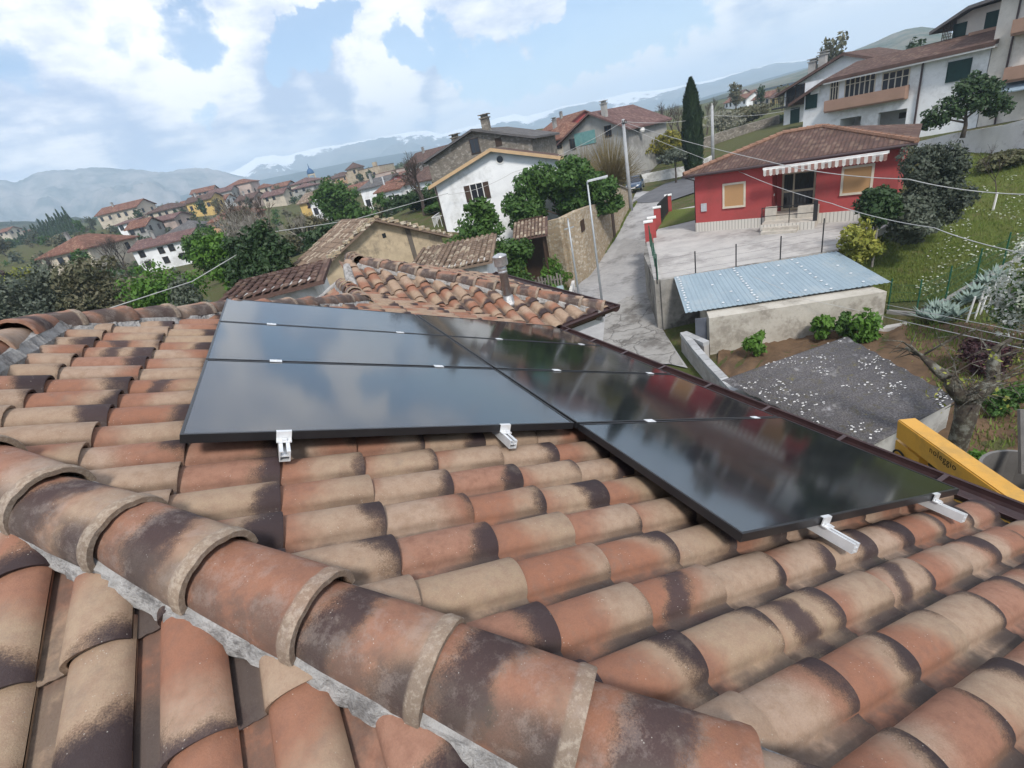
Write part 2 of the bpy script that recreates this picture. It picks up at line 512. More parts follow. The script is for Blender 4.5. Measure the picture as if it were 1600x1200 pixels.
class Plane:
    """a tiled slope: origin on the pans at a lip, left / up-slope / normal axes"""
    def __init__(s, o, down):
        s.o = np.asarray(o, float); s.d = np.asarray(down, float) / np.linalg.norm(down)
        up = np.array([0, 0, 1.0])
        n = up - s.d * (up @ s.d); s.n = n / np.linalg.norm(n)
        s.l = np.cross(s.n, s.d)
    def P(s, l, u, h=0.0): return s.o + s.l * l + s.d * u + s.n * h
    def M(s, l, u, h=0.0, tw=0.0, lift=0.0):
        o = s.P(l, u, h)
        m = Matrix.Identity(4)
        up = -s.d
        for i in range(3):
            m[i][0] = s.l[i]; m[i][1] = up[i]; m[i][2] = s.n[i]; m[i][3] = o[i]
        if tw or lift: m = m @ Matrix.Rotation(tw, 4, 'Z') @ Matrix.Rotation(lift, 4, 'X')
        return m


rt = random.Random(11)
cand = []          # (score, matrix, plane key, cut planes)


def frame_xy(P):
    q = CAMROT.T @ P
    if q[2] < 0.05: return None
    return 800 + FPX * q[0] / q[2], 600 + FPX * q[1] / q[2]


def lay(pl, l0, l1, u_lips, cuts, skip=None, key='A', rnd_lift=0.012):
    """rows of tiles from l0 to l1, lower lips at u_lips; cuts = [(point, inward normal)] vertical planes"""
    k0, k1 = int(math.floor(l0 / ROWW)), int(math.ceil(l1 / ROWW))
    for k in range(k0, k1):
        l = k * ROWW
        for u in u_lips:
            c = pl.P(l + 0.12, u - 0.17, 0.04)
            use = []; ok = True
            for p, nn in cuts(c):
                dd = (c - p) @ nn
                if dd < -0.24: ok = False; break
                if dd < 0.30: use.append((p, nn))
            if not ok or (skip and skip(c)): continue
            M = pl.M(l + rt.uniform(-.003, .003), u + rt.uniform(-.006, .006), 0, rt.uniform(-.012, .012), rt.uniform(-.004, rnd_lift))
            f = frame_xy(c)
            D = np.linalg.norm(c)
            vis = f is not None and -70 < f[0] < 1680 and -50 < f[1] < 1280
            cand.append([D if vis else D + 1000, M, use])


# --- slope A (panels), its hips, ridge and valley
HIP0 = np.array([-.318 - .037, 1.207 - .034, zA(-.355)]); HD = np.array([.21274, -.2325, -.09001]); HD2 = np.array([.21274, .2325, -.09001])
RX = -1.479
tr = (RX - HIP0[0]) / HD[0]
RIDGE_A = HIP0 + HD * tr                      # front end of the top ridge
RIDGE_B = np.array([RX, 4.05, RIDGE_A[2]])    # rear end
X2 = 0.759; R2A = RIDGE_B + HD2 * ((X2 - RX) / HD2[0])
XE = 2.93; YC = 5.6; XD = 3.9; MC = 0.4231
Z0 = zA(XE)
nrm = lambda v: np.array(v, float) / np.linalg.norm(v)
nF = nrm([.2325, .21274, 0]); nBk = nrm([.2325, -.21274, 0]); nV = nrm([-1, -1, 0])
VAL0 = np.array([XE, YC, Z0]); VALN = nrm([-1, -1, 0])
plA = Plane(EA * (-.878) + np.array([0, 0.655 - .146, 0]) - NA * HDK, EA)
def cutsA(c):
    L = [(HIP0, nF), (np.array([XE, YC + .06, 0.]), VALN)]
    if c[1] < R2A[1] - .1: L.append((RIDGE_B, nBk)); L.append((RIDGE_A, np.array([1., 0, 0])))
    else: L.append((R2A, np.array([1., 0, 0])))
    return L
lay(plA, -3.4, 8.5, [EXPO * k for k in range(-2, 15)], cutsA, key='A')
# --- slope B (towards the camera)
nB = nrm([0, -.09, .2325]); dB = np.array([0, -nB[2], nB[1]])
sB = lambda s: None
oB = HIP0 * 0 + np.array([-.86 - .222, 0, 0]) + nB * (nB @ HIP0)
sHip = HIP0 @ dB
plB = Plane(oB + dB * (-.83), dB)
lay(plB, -5.5 + 1.08, 5.2, [0.327 * k for k in range(-6, 8)], lambda c: [(HIP0, -nF), (RIDGE_A + np.array([0, 0, 0]), np.array([0, -1., 0]))] if c[0] > RX else [(RIDGE_A, nrm([.2325 * 1, -.2127, 0]))], key='B')
# --- wing slopes C (front), D (right) and the low slope E
dC = nrm([0, -1, -MC]); dD = nrm([1, 0, -MC]); dE = nrm([-1, 0, -MC])
plC = Plane(VAL0 + np.array([0, 0, 0]), dC)
HC = np.array([XD, YC, Z0]); HCD = nrm([-1, 1, MC])
APX = HC + np.array([-1, 1, MC]) * 2.75
lay(plC, -2.4, 1.1, [-EXPO * k + .0 for k in range(0, 10)], lambda c: [(VAL0 + np.array([0, .02, 0]), -VALN), (HC, nrm([-1, -1, 0])), (np.array([X2 + .1, 0, 0]), np.array([1., 0, 0]))], key='C')
plD = Plane(HC, dD)
lay(plD, 0.0, 4.0, [-EXPO * k for k in range(0, 10)], lambda c: [(HC, nrm([1, 1, 0])), (APX, np.array([1., 0, 0]))], key='D')
plE = Plane(R2A + np.array([0, -.05, 0]), dE)
zG = lambda y: RIDGE_B[2] - .387 * (y - 4.05)
VE0 = R2A; VE1 = np.array([X2 - 1.9, R2A[1] + 1.9 * MC / .387, 0]); ve = VE1 - VE0
nVE = nrm([ve[1], -ve[0], 0]); nVE = nVE if nVE[1] > 0 else -nVE
lay(plE, -2.4, 0.2, [EXPO * k for k in range(1, 7)], lambda c: [(VE0, nVE), (R2A, np.array([-1., 0, 0])), (np.array([0, 8.5, 0.]), np.array([0, -1., 0]))], key='E')

cand.sort(key=lambda q: q[0])
HOi = Matrix.Translation(-Vector(HO))


def cut_mesh(me, M, cuts):
    bm = bmesh.new(); bm.from_mesh(me); bm.transform(M)
    for p, nn in cuts:
        bmesh.ops.bisect_plane(bm, geom=bm.verts[:] + bm.edges[:] + bm.faces[:], plane_co=Vector(p), plane_no=Vector(nn), clear_inner=True)
    bm.transform(M.inverted())
    if not bm.faces:
        bm.free(); return None
    m2 = bpy.data.meshes.new("roof_tile_cut"); bm.to_mesh(m2); bm.free()
    m2.materials.clear(); m2.materials.append(TILE_M)
    return m2


fld = []
nobj = 0
for q in cand:
    D, M, use = q
    me = TILES[rt.randrange(3)] if D < 6 else TILE_LO
    if D > 900: me = TILE_LO
    m2 = cut_mesh(me, M, use) if use else me
    if m2 is None: continue
    # nearest tiles in view, not those wholly under the panels
    c = M.translation; u = Vector(EA).dot(c); y = c.y
    hid = (-.1 < u < 3.3 and 2.15 < y < 5.0) or (1.95 < u < 3.3 and 1.1 < y < 5.0)
    if nobj < 300 and D < 900 and not hid:
        o = link('roof_tile', m2, house_o); o.matrix_local = HOi @ M
        nobj += 1
    else:
        fld.append((m2, M))
V = []; F = []; UVs = []; RN = []; SM = []
for me, M in fld:
    b = len(V); r = rt.random()
    mv = [M @ v.co for v in me.vertices]
    V.extend([(v.x - HO[0], v.y - HO[1], v.z - HO[2]) for v in mv])
    uvl = me.uv_layers[0].data
    for p in me.polygons:
        F.append(tuple(b + i for i in p.vertices)); SM.append(p.use_smooth)
        UVs.extend([tuple(uvl[i].uv) for i in p.loop_indices])
        RN.extend([r] * p.loop_total)
me = bpy.data.meshes.new("roof_tile_field"); me.from_pydata(V, [], F)
me.polygons.foreach_set('use_smooth', SM)
uv = me.uv_layers.new(name='UVMap'); uv.data.foreach_set('uv', np.array(UVs).ravel())
at_ = me.attributes.new('rnd', 'FLOAT', 'CORNER'); at_.data.foreach_set('value', np.array(RN))
me.materials.append(TILE_M); me.update()
link('roof_tile', me, house_o, 'stuff')

# --- roof deck under the tiles, walls
mb = MB()
def deck(pts, dz=-0.012):
    P = [np.array(p, float) - HO + [0, 0, dz] for p in pts]
    mb.slab(P, 0.06)
HF = HIP0 + HD * ((XE - HIP0[0]) / HD[0])                       # front corner at the eave
HFw = np.array([2 * RX - HF[0], HF[1], HF[2]])
HBk = RIDGE_B + HD2 * ((XE - RX) / HD2[0]); HBw = np.array([2 * RX - XE, HBk[1], HBk[2]])
V2 = np.array([X2, YC + XE - X2, zA(X2)])
deck([HF, VAL0, V2, R2A, RIDGE_B, RIDGE_A])
deck([HFw, HF, RIDGE_A])
deck([RIDGE_B, HBw, HFw, RIDGE_A])
deck([R2A, RIDGE_B + HD2 * 0.0, HBw, HBk * 0 + np.array([X2 - 1.0, HBk[1], HBk[2]])][::1]) if False else None
deck([RIDGE_B, R2A, np.array([X2, HBk[1], zG(HBk[1])]), HBw])
deck([VAL0, HC, APX, np.array([X2 + .1, APX[1], Z0 + MC * (APX[1] - YC)]), V2])
deck([HC, np.array([XD, 9.7, Z0]), np.array([APX[0], 9.7, APX[2]]), APX])
deck([R2A, np.array([X2, 8.5, R2A[2]]), np.array([X2 - 1.9, 8.5, R2A[2] - 1.9 * MC]), np.array([X2 - 1.9, VE1[1] - .3, R2A[2] - 1.9 * MC])], -.02)
mb.build('roof_deck', UNDER_M, house_o)
mb = MB()
mb.box(-5.5, 2.45, -1.9 - 3, 8.4 - 3, 0, 9.8 - 2.55)
mb.box(1.2, 3.45, 6.05 - 3, 9.4 - 3, 0.001, 9.8 - 2.52)
wl = mb.build('wall', WALLW_M, house_o)
# window on the wing's front wall and white eave boards
mb = MB(); mb.box(2.6, 3.3, 6.03 - 3, 6.06 - 3, 4.9, 6.3); w_ = mb.build('window', mat('white_window_frame', (.7, .7, .7)), house_o)
GLASS_D = base('dark_window_glass', 0.08, 0.6)[0]; GLASS_D.node_tree.nodes['Principled BSDF'].inputs['Base Color'].default_value = (.02, .022, .028, 1)
for i in range(2):
    mb = MB(); mb.box(2.66 + .31 * i, 2.93 + .31 * i, 6.015 - 3, 6.027 - 3, 4.97, 6.23); mb.build('pane', GLASS_D, w_)
mb = MB()
mb.box(2.45, 2.90, -2.2 - 3, YC - 3 - .02, 9.8 - 2.50, 9.8 - 2.42)
mb.box(2.45, XD - .03, YC + .03 - 3, 6.05 - 3, 9.8 - 2.50, 9.8 - 2.42)
mb.box(3.45, XD - .03, 6.05 - 3, 9.6 - 3, 9.8 - 2.501, 9.8 - 2.421)
mb.build('eave_board', WALLW_M, house_o)

# --- gutters: half-round channels with a rolled rim
def gutter(p0, p1, out, name='gutter'):
    mb = MB(); out = nrm(out); p0 = np.array(p0, float) - HO; p1 = np.array(p1, float) - HO
    r = 0.068
    prf = [(r + r * math.cos(a), -.0 + r * 1.05 * math.sin(a)) for a in [math.pi + math.pi * i / 9 for i in range(10)]]
    inner = [(r + (r - .006) * math.cos(a), (r - .006) * 1.05 * math.sin(a) + .001) for a in [math.pi + math.pi * i / 9 for i in range(10)]]
    L = prf + [(2 * r + .010, .006), (2 * r + .004, .016), (2 * r - .006, .010)] + inner[::-1]
    n = len(L)
    Vv = [p0 + out * a + np.array([0, 0, b]) for a, b in L] + [p1 + out * a + np.array([0, 0, b]) for a, b in L]
    mb.add(Vv, [(i, i + 1, n + i + 1, n + i) for i in range(n - 1)] + [(n - 1, 0, n, 2 * n - 1)])
    mb.add(Vv[:10], [tuple(range(10))]); mb.add(Vv[n:n + 10], [tuple(range(9, -1, -1))])
    return mb.build(name, GUT_M, house_o, False)
ZG = -2.275
gutter((XE + .02, HF[1] - .1, ZG), (XE + .02, YC - .14, ZG), (1, 0, 0))
gutter((XE + .16, YC - .02, ZG), (XD + .15, YC - .02, ZG), (0, -1, 0))
gutter((XD + .02, YC - .15, ZG), (XD + .02, 9.75, ZG), (1, 0, 0))
for k in range(13):
    y = HF[1] + .5 + k * .6 - HO[1]
    if y + HO[1] < YC - .3: mb = MB(); mb.box(XE + .02, XE + .165, y, y + .025, 9.8 + ZG + .006, 9.8 + ZG + .012); mb.build('gutter_bracket', GUT_M, house_o)
mb = MB()
mb.tube([(XE + .09, YC - .25 - 3, 9.8 + ZG - .06), (2.6, YC - .25 - 3, 9.8 + ZG - .5), (2.52, YC - .25 - 3, 9.8 + ZG - .8), (2.52, YC - .25 - 3, 0.1)], .045, 10)
mb.build('downpipe', GUT_M, house_o, True)

# --- ridge and hip caps, each its own tile, bedded in mortar
def cap_mesh(name, seed):
    rr = random.Random(seed)
    V = []; F = []; SM = []; L = 0.375; n = 17
    def ringpts(y, sc, dz, add=0.0):
        out = []
        for i in range(n):
            a = math.pi * (1 - i / (n - 1))
            x = math.cos(a); z = math.sin(a)
            kx = (0.116 + add) * sc; kz = (0.112 + add) * sc
            zz = kz * (abs(z) ** 0.9)
            crease = 0.0055 * max(0, 1 - abs(abs(x) - .42) / .1)
            out.append((x * kx, y, zz + dz - crease))
        return out
    def strip(rows, smooth=True):
        b = len(V)
        for r_ in rows: V.extend(r_)
        for j in range(len(rows) - 1):
            for i in range(n - 1):
                F.append((b + j * n + i, b + (j + 1) * n + i, b + (j + 1) * n + i + 1, b + j * n + i + 1)); SM.append(smooth)
    col = 0.0065
    rows = [ringpts(0.0, 1.0, 0, 0.004), ringpts(0.004, 1.0, 0, col), ringpts(0.030, 1.0, 0, col), ringpts(0.036, .998, 0, col * .75), ringpts(0.043, .996, 0, 0.001),
            ringpts(0.12, .98, 0), ringpts(0.24, .945, -.002), ringpts(L, .90, -.006)]
    strip(rows)
    strip([ringpts(0.0, .90, 0), ringpts(0.0, 1.0, 0, 0.004)], False)
    strip([ringpts(0.12, .86, 0), ringpts(0.0, .90, 0)], True)
    me = bpy.data.meshes.new(name); me.from_pydata(V, [], F); me.polygons.foreach_set('use_smooth', SM)
    VV = np.array(V); li = np.zeros(len(me.loops), np.int32); me.loops.foreach_get('vertex_index', li)
    uv = me.uv_layers.new(name='UVMap'); arr = np.stack([0.45 + VV[li, 0] * 2.2, VV[li, 1] / .33], 1); uv.data.foreach_set('uv', arr.ravel())
    me.materials.append(CAP_M); me.update(); return me
CAPS = [cap_mesh("ridge_tile", i) for i in range(2)]


def cap_row(p_low, p_high, pitch, lift, phase=0.0, mort=0.150, seed=3, jit=.009):
    """caps climbing from p_low to p_high with mortar along both sides"""
    p_low = np.array(p_low, float); p_high = np.array(p_high, float)
    d = p_high - p_low; Ld = np.linalg.norm(d); d = d / Ld
    up = np.array([0, 0, 1.0]); z = up - d * (up @ d); z /= np.linalg.norm(z); x = np.cross(d, z)
    s = phase
    rr = random.Random(seed)
    while s < Ld - pitch * .3:
        o = p_low + d * s + z * (lift + .010 + rr.uniform(-jit, jit))
        m = Matrix.Identity(4)
        for i in range(3): m[i][0] = x[i]; m[i][1] = d[i]; m[i][2] = z[i]; m[i][3] = o[i]
        m = m @ Matrix.Rotation(rr.uniform(-.035, .035), 4, 'Z') @ Matrix.Rotation(rr.uniform(-.02, .012) - .035, 4, 'X') @ Matrix.Rotation(rr.uniform(-.06, .06), 4, 'Y')
        ob = link('ridge_tile', CAPS[rr.randrange(2)], house_o); ob.matrix_local = HOi @ m
        s += pitch
    mb = MB(); n = int(Ld / .018) + 2
    for sd in (-1, 1):
        rows = []
        for i in range(n):
            q = p_low + d * (Ld * i / (n - 1)); f1 = mnoise.noise(Vector((i * .21 + seed * 9, sd * 5, 0))); f2 = mnoise.noise(Vector((i * .9 + seed, sd * 7, 3)))
            e1 = mort * .80 + .016 * f1 + .010 * f2
            rows.append([q + x * sd * .085 + z * (lift + .03), q + x * sd * (.112) + z * (lift + .012), q + x * sd * (e1) + z * (lift - .012 + .006 * f2), q + x * sd * (e1 + .012) + z * (lift - .045), q + x * sd * (e1 - .03) + z * (lift - .16)])
        Vv = [p - HO for r_ in rows for p in r_]
        mb.add(Vv, [(i * 5 + j, i * 5 + j + 1, (i + 1) * 5 + j + 1, (i + 1) * 5 + j) for i in range(n - 1) for j in range(4)])
    mb.build('mortar_bed', MORTAR_M, house_o, False)


hl = np.linalg.norm(HD)
CAPLIFT = .062
cap_row(HF, RIDGE_A, hl, CAPLIFT, phase=(np.linalg.norm(HF - HIP0) + .14) % hl, seed=3)
cap_row(RIDGE_A + [0, -.1, 0], RIDGE_B, .33, CAPLIFT + .02, seed=4)
cap_row(R2A, RIDGE_B, hl, CAPLIFT, seed=5)
cap_row(R2A + [0, -.12, 0], np.array([X2, 8.4, R2A[2]]), .33, CAPLIFT, seed=6)
cap_row(HC + np.array([-.02, .02, 0]), APX, .33, CAPLIFT - .01, seed=7)
cap_row(APX, np.array([APX[0], 9.3, APX[2]]), .33, CAPLIFT, seed=8)
# mortared rake at the top of the wing's front slope, and verge on the low slope
mb = MB()
P0_, P1_ = V2 - HO, np.array([X2 + .12, APX[1], APX[2] - .05]) - HO
mb.tube([P0_ + [.1, 0, .05], (P0_ + P1_) / 2 + [.06, 0, .07], P1_ + [.05, 0, .1]], [.07, .08, .07], 8)
ve0 = np.array([X2, 8.52, R2A[2]]) - HO; ve1 = np.array([X2 - 2.0, 8.52, R2A[2] - 2.0 * MC]) - HO
mb.tube([ve0 + (ve1 - ve0) * k / 12 + np.array([0, .01 * math.sin(k * 2.1), .06 + .015 * math.sin(k * 3.3)]) for k in range(13)], [.06 + .015 * math.sin(k * 2.7) for k in range(13)], 8)
mb.build('mortar_bed', MORTAR_M, house_o)

# --- steel flue on the wing
STEEL = mat('brushed_steel', (.50, .50, .51), (.38, .38, .39), 30.0, 0.30, 0.05, metal=.6, spec=.5)
LEAD = mat('lead_flashing', (.42, .42, .42), (.30, .30, .30), 30.0, 0.45, 0.3, metal=.8)
r_ = ray(796, 474); t_ = (Z0 - MC * YC) / (r_[2] - MC * r_[1]); FB = r_ * t_
FH = hgt(FB, 396) if False else None
lo = 0.3
while proj(FB + np.array([0, 0, lo]))[1] > 397 and lo < 1.5: lo += .01
FH = lo
fb = FB - HO
mb = MB()
mb.lathe(fb + [0, 0, -.1], [(.062, 0), (.062, FH * .62 + .1), (.068, FH * .62 + .1), (.068, FH * .62 + .125), (.064, FH * .62 + .13), (.064, FH * .68 + .1), (.069, FH * .68 + .11), (.069, FH * .68 + .13), (.066, FH * .68 + .14), (.066, FH * .78 + .1)], 20)
fl = mb.build('flue_pipe', STEEL, house_o, True)
mb = MB()
mb.lathe(fb, [(.075, FH * .76), (.098, FH * .765), (.100, FH * .78), (.100, FH * .93), (.104, FH * .935), (.104, FH * .955), (.09, FH * .965), (.03, FH)], 20)
mb.build('flue_cap', STEEL, fl, True)
mb = MB(); mb.lathe(fb, [(.15, -.03), (.12, .03), (.085, .06), (.075, .12), (.064, .13)], 16); mb.build('flue_flashing', LEAD, fl, True)

# ================================================================ solar panels
U0, Y0, PW, PY = -0.252288, 1.952171, 1.787147, 1.058218
def Apt(u, y, h=0.0): return EA * u + np.array([0, y, 0]) + NA * (h - HP)
FRAME_M = mat('black_anodised_frame', (.012, .012, .014), (.016, .016, .018), 8.0, 0.35, 0.0, spec=0.5)
ALU_M = mat('raw_aluminium', (.80, .81, .82), (.72, .73, .74), 20.0, 0.38, 0.03, metal=.45, spec=.6)
m, t, b = base('solar_glass', 0.13, 0.5)
tc = t.n('ShaderNodeTexCoord').outputs['Object']
sxy = t.n('ShaderNodeSeparateXYZ', ins={0: tc})
def line(c, pitch, w):
    f = t.math('ABSOLUTE', t.math('SUBTRACT', t.math('FRACT', t.math('DIVIDE', c, pitch)), 0.5))
    return t.math('GREATER_THAN', f, 0.5 - w / pitch / 2)
gx = line(sxy.outputs[0], 0.086, 0.003); gy = line(sxy.outputs[1], 0.172, 0.003); bus = line(sxy.outputs[1], 0.0172, 0.0010)
c = t.mix(t.math('MAXIMUM', gx, gy), (0.0075, 0.008, 0.011), (0.004, 0.004, 0.005))
c = t.mix(t.math('MULTIPLY', bus, .6), c, (0.032, 0.034, 0.040))
t.set(b.inputs['Base Color'], c)
dust = t.noise(tc, 3.0, 6.0, .65)
t.set(b.inputs['Roughness'], t.math('ADD', 0.045, t.math('MULTIPLY', dust, 0.075)))
b.inputs['IOR'].default_value = 2.4
bump(t, b, t.noise(tc, 6.0, 2.0, .5), 0.02, 0.004)
GLASS_M = m
pw, ph, fh = PW - .02, PY - .02, .035
LAB = {(0, 0): 'large black solar panel at front of the left column, above bare tiles', (0, 1): 'black solar panel in the middle of the left column, reflecting blue sky',
       (0, 2): 'black solar panel at the far end of the left column, next to the ridge', (1, -1): 'black solar panel jutting out nearest the camera on the right, two rails showing',
       (1, 0): 'black solar panel in the right column with a dark red reflection', (1, 1): 'black solar panel in the right column, third from its near end',
       (1, 2): 'farthest black solar panel of the right column, closest to the steel flue'}
for (i, j), lab in LAB.items():
    o0 = Apt(U0 + i * PW + .01, Y0 + j * PY + .01)
    th_ = thing('solar_panel', lab, 'solar panel', (0, 0, 0), 0, 'black solar panels on the tiled roof')
    mm = Matrix.Identity(4)
    for k in range(3): mm[k][0] = EA[k]; mm[k][1] = (0, 1, 0)[k]; mm[k][2] = NA[k]; mm[k][3] = o0[k]
    mm = mm @ Matrix.Rotation(rt.uniform(-.002, .002), 4, 'Y') @ Matrix.Rotation(rt.uniform(-.002, .002), 4, 'X')
    th_.matrix_world = mm
    mb = MB(); e = .011
    mb.box(0, pw, 0, e, -fh, 0); mb.box(0, pw, ph - e, ph, -fh, 0); mb.box(0, e, e, ph - e, -fh, 0); mb.box(pw - e, pw, e, ph - e, -fh, 0)
    mb.box(.03, pw - .03, 0.0005, .028, -fh - .0012, -fh - .0002)
    mb.build('frame', FRAME_M, th_)
    mb = MB(); mb.box(e, pw - e, e, ph - e, -.010, -.0022); mb.build('glass', GLASS_M, th_)
    mb = MB(); mb.box(e, pw - e, e, ph - e, -.0165, -.0125); mb.build('backsheet', FRAME_M, th_)
# rails with clamps
for n_, (u, ya, yb, lab) in enumerate([(.105, Y0 - .10, 5.06, 'aluminium mounting rail under the left panels, nearer the ridge'), (1.105, Y0 - .10, 5.06, 'aluminium mounting rail under the left panels, nearer the middle seam'),
                         (2.068, Y0 - PY - .125, 5.06, 'long aluminium mounting rail under the right panels, nearer the middle seam'), (3.045, Y0 - PY - .125, 5.06, 'long aluminium mounting rail under the right panels, nearer the gutter')]):
    th_ = thing('mounting_rail', lab, 'rail', (0, 0, 0), 0, 'aluminium rails under the solar panels')
    mm = Matrix.Identity(4); o0 = Apt(u, ya)
    for k in range(3): mm[k][0] = EA[k]; mm[k][1] = (0, 1, 0)[k]; mm[k][2] = NA[k]; mm[k][3] = o0[k]
    th_.matrix_world = mm
    L_ = yb - ya; mb = MB(); z1 = -fh - .002; z0 = z1 - .042; w2 = .02
    mb.box(-w2, w2, 0, L_, z0, z0 + .004); mb.box(-w2, -w2 + .004, 0, L_, z0 + .004, z1); mb.box(w2 - .004, w2, 0, L_, z0 + .004, z1)
    mb.box(-w2 + .004, -.006, 0, L_, z1 - .004, z1); mb.box(.006, w2 - .004, 0, L_, z1 - .004, z1); mb.box(-w2 + .004, w2 - .004, 0.001, L_, z0 + .019, z0 + .022)
    mb.build('rail', ALU_M, th_)
    y0p = Y0 if n_ < 2 else Y0 - PY
    mb = MB(); y = y0p + .01 - ya          # end clamp: a Z of plates
    mb.box(-.028, .028, y - .004, y + .008, .0005, .0035); mb.box(-.028, .028, y - .009, y - .0045, -fh, .0035); mb.box(-.028, .028, y - .030, y - .0095, -fh - .001, -fh + .004)
    mb.box(-.010, .010, y - .028, y - .012, -fh + .004, -fh + .012)
    mb.build('end_clamp', ALU_M, th_)
    for j in range(1, 3 if n_ < 2 else 4):
        y = y0p + j * PY - ya
        mb = MB(); mb.box(-.032, .032, y - .020, y + .020, .0006, .0046); mb.box(-.006, .006, y - .006, y + .006, .0046, .0086); mb.build('mid_clamp', ALU_M, th_)
    # roof hooks holding the rail
    for y in np.arange(.45, L_, .95):
        mb = MB(); mb.box(-.015, .015, y, y + .03, z0 - .05, z0); mb.box(-.015, .12, y, y + .03, z0 - .055, z0 - .049); mb.build('roof_hook', ALU_M, th_)
# ================================================================ terrain, roads, hills
CTRL = []
def ctl(px, py, D=None, z=None, dz=0.0):
    p = at(px, py, D) if z is None else onz(px, py, z)
    CTRL.append((p[0], p[1], p[2] + dz))
for x, y, z in [(0, -12, -10), (-10, -4, -10.2), (-8, 6, -10.2), (4, 0, -9.8), (6, 10, -9.7), (9, 5, -9.5), (9, -3, -9.4), (2, 16, -9.6), (8, 17, -9.6), (-30, -20, -11), (30, -30, -9), (60, -40, -7), (0, -60, -11), (0, -400, -12), (-300, -200, -16), (300, -200, 6), (-3000, -3000, -20), (3000, -3000, 60), (-3500, 1500, -40), (-200, 40, -18), (-1200, 500, -40)]:
    CTRL.append((x, y, z))
for a in [(1000, 520, -9.55), (930, 475, -9.5), (897, 450, -9.2), (940, 400, -8.65), (963, 363, -8.0), (985, 324, -7.25), (1000, 297, -7.0), (1010, 440, -9.1), (1010, 392, -8.5), (1012, 372, -8.1), (1030, 340, -7.5), (1045, 318, -7.2), (1070, 285, -6.9), (1004, 283, -7.1), (1045, 276, -7.0), (1086, 268, -6.95), (1130, 270, -6.7),
          (860, 420, -9.0), (830, 430, -9.0)]: ctl(a[0], a[1], z=a[2])
# garden and lawn on the right
for x, y, z in [(17, 10, -9.15), (20.6, 10.3, -9.2), (16.2, 15.3, -9.4), (14, 12, -9.3), (16, 6, -8.95), (12, 4.2, -9.25), (20, 14, -9.2), (22.2, 10.6, -8.85), (24, 8, -8.5), (26.4, 11.9, -8.2), (28.7, 11.8, -7.85), (33.5, 13.2, -7.6), (30, 14.6, -7.3), (43, 16.5, -6.4), (41, 20, -6.2), (36, 17, -7.1), (24, 21, -7.2), (30, 26, -7.15), (36, 32, -6.8), (40, 6, -6.9), (22, 3, -8.4), (33, 3, -7.4), (15, 0, -9)]:
    CTRL.append((x, y, z))
for a in [(1225, 197, 70), (1430, 214, 64), (1600, 190, 58), (1160, 190, 110), (1100, 235, 80), (1040, 250, 75), (950, 262, 78), (1150, 172, 240), (1215, 166, 200), (1100, 165, 300), (1450, 90, 600), (1600, 60, 500), (1300, 105, 900)]: ctl(*a)
for a in [(880, 262, 85), (800, 300, 50), (720, 345, 44), (760, 270, 70), (660, 340, 50), (600, 345, 75), (560, 360, 55), (640, 315, 115), (600, 330, 118), (660, 278, 140), (550, 288, 250), (490, 292, 300), (470, 306, 230), (500, 340, 125), (400, 316, 260), (330, 316, 280), (320, 337, 205), (260, 368, 150), (300, 384, 130), (270, 420, 105), (222, 434, 105), (200, 350, 225), (110, 432, 115), (60, 432, 118), (80, 392, 290), (10, 385, 330), (20, 420, 140), (30, 470, 70), (120, 480, 60), (250, 470, 50), (330, 430, 75), (420, 420, 60), (470, 440, 30), (540, 420, 30), (840, 200, 150), (900, 205, 200), (700, 262, 180)]: ctl(*a)
for a in [(-200, 470, 60), (-300, 440, 200), (-200, 415, 500), (0, 352, 750), (60, 345, 800), (140, 346, 850), (200, 345, 700), (0, 376, 450), (-150, 390, 760), (350, 305, 600), (500, 285, 700), (700, 245, 700), (900, 205, 700), (1000, 190, 600)]: ctl(*a)
for a in [(0, 372, 1300), (300, 318, 1300), (600, 262, 1300), (900, 203, 1300), (1300, 118, 1300), (1600, 60, 1200), (400, 310, 3800), (800, 226, 3800), (1200, 140, 3800), (0, 395, 3800)]: ctl(*a)
C_ = np.array(CTRL)
def lp(x, y):
    r = np.maximum(np.hypot(x, y), 2.5)
    return np.stack([np.log(r) * 1.0, np.arctan2(x, y) * 1.25], -1), r
cq, cr = lp(C_[:, 0], C_[:, 1]); ct = C_[:, 2] / cr
Kd = np.linalg.norm(cq[:, None] - cq[None], axis=2)
wts = np.linalg.solve(np.block([[Kd + np.eye(len(cq)) * .004 * -1, np.ones((len(cq), 1))], [np.ones((1, len(cq))), np.zeros((1, 1))]]), np.append(ct, 0))
def ground_z(x, y):
    x = np.atleast_1d(np.asarray(x, float)); y = np.atleast_1d(np.asarray(y, float))
    q, r = lp(x, y)
    out = np.zeros(len(x))
    for i in range(0, len(x), 8000):
        d = np.linalg.norm(q[i:i + 8000, None] - cq[None], axis=2)
        out[i:i + 8000] = d @ wts[:-1] + wts[-1]
    return out * r
def gz(x, y): return float(ground_z(x, y)[0])
def onground(px, D):
    """ground point in photo column px at distance D"""
    lo, hi = -400.0, 1400.0
    for _ in range(40):
        mid = .5 * (lo + hi); p = at(px, mid, D)
        if p[2] > gz(p[0], p[1]): lo = mid
        else: hi = mid
    p = at(px, .5 * (lo + hi), D); return np.array([p[0], p[1], gz(p[0], p[1])])

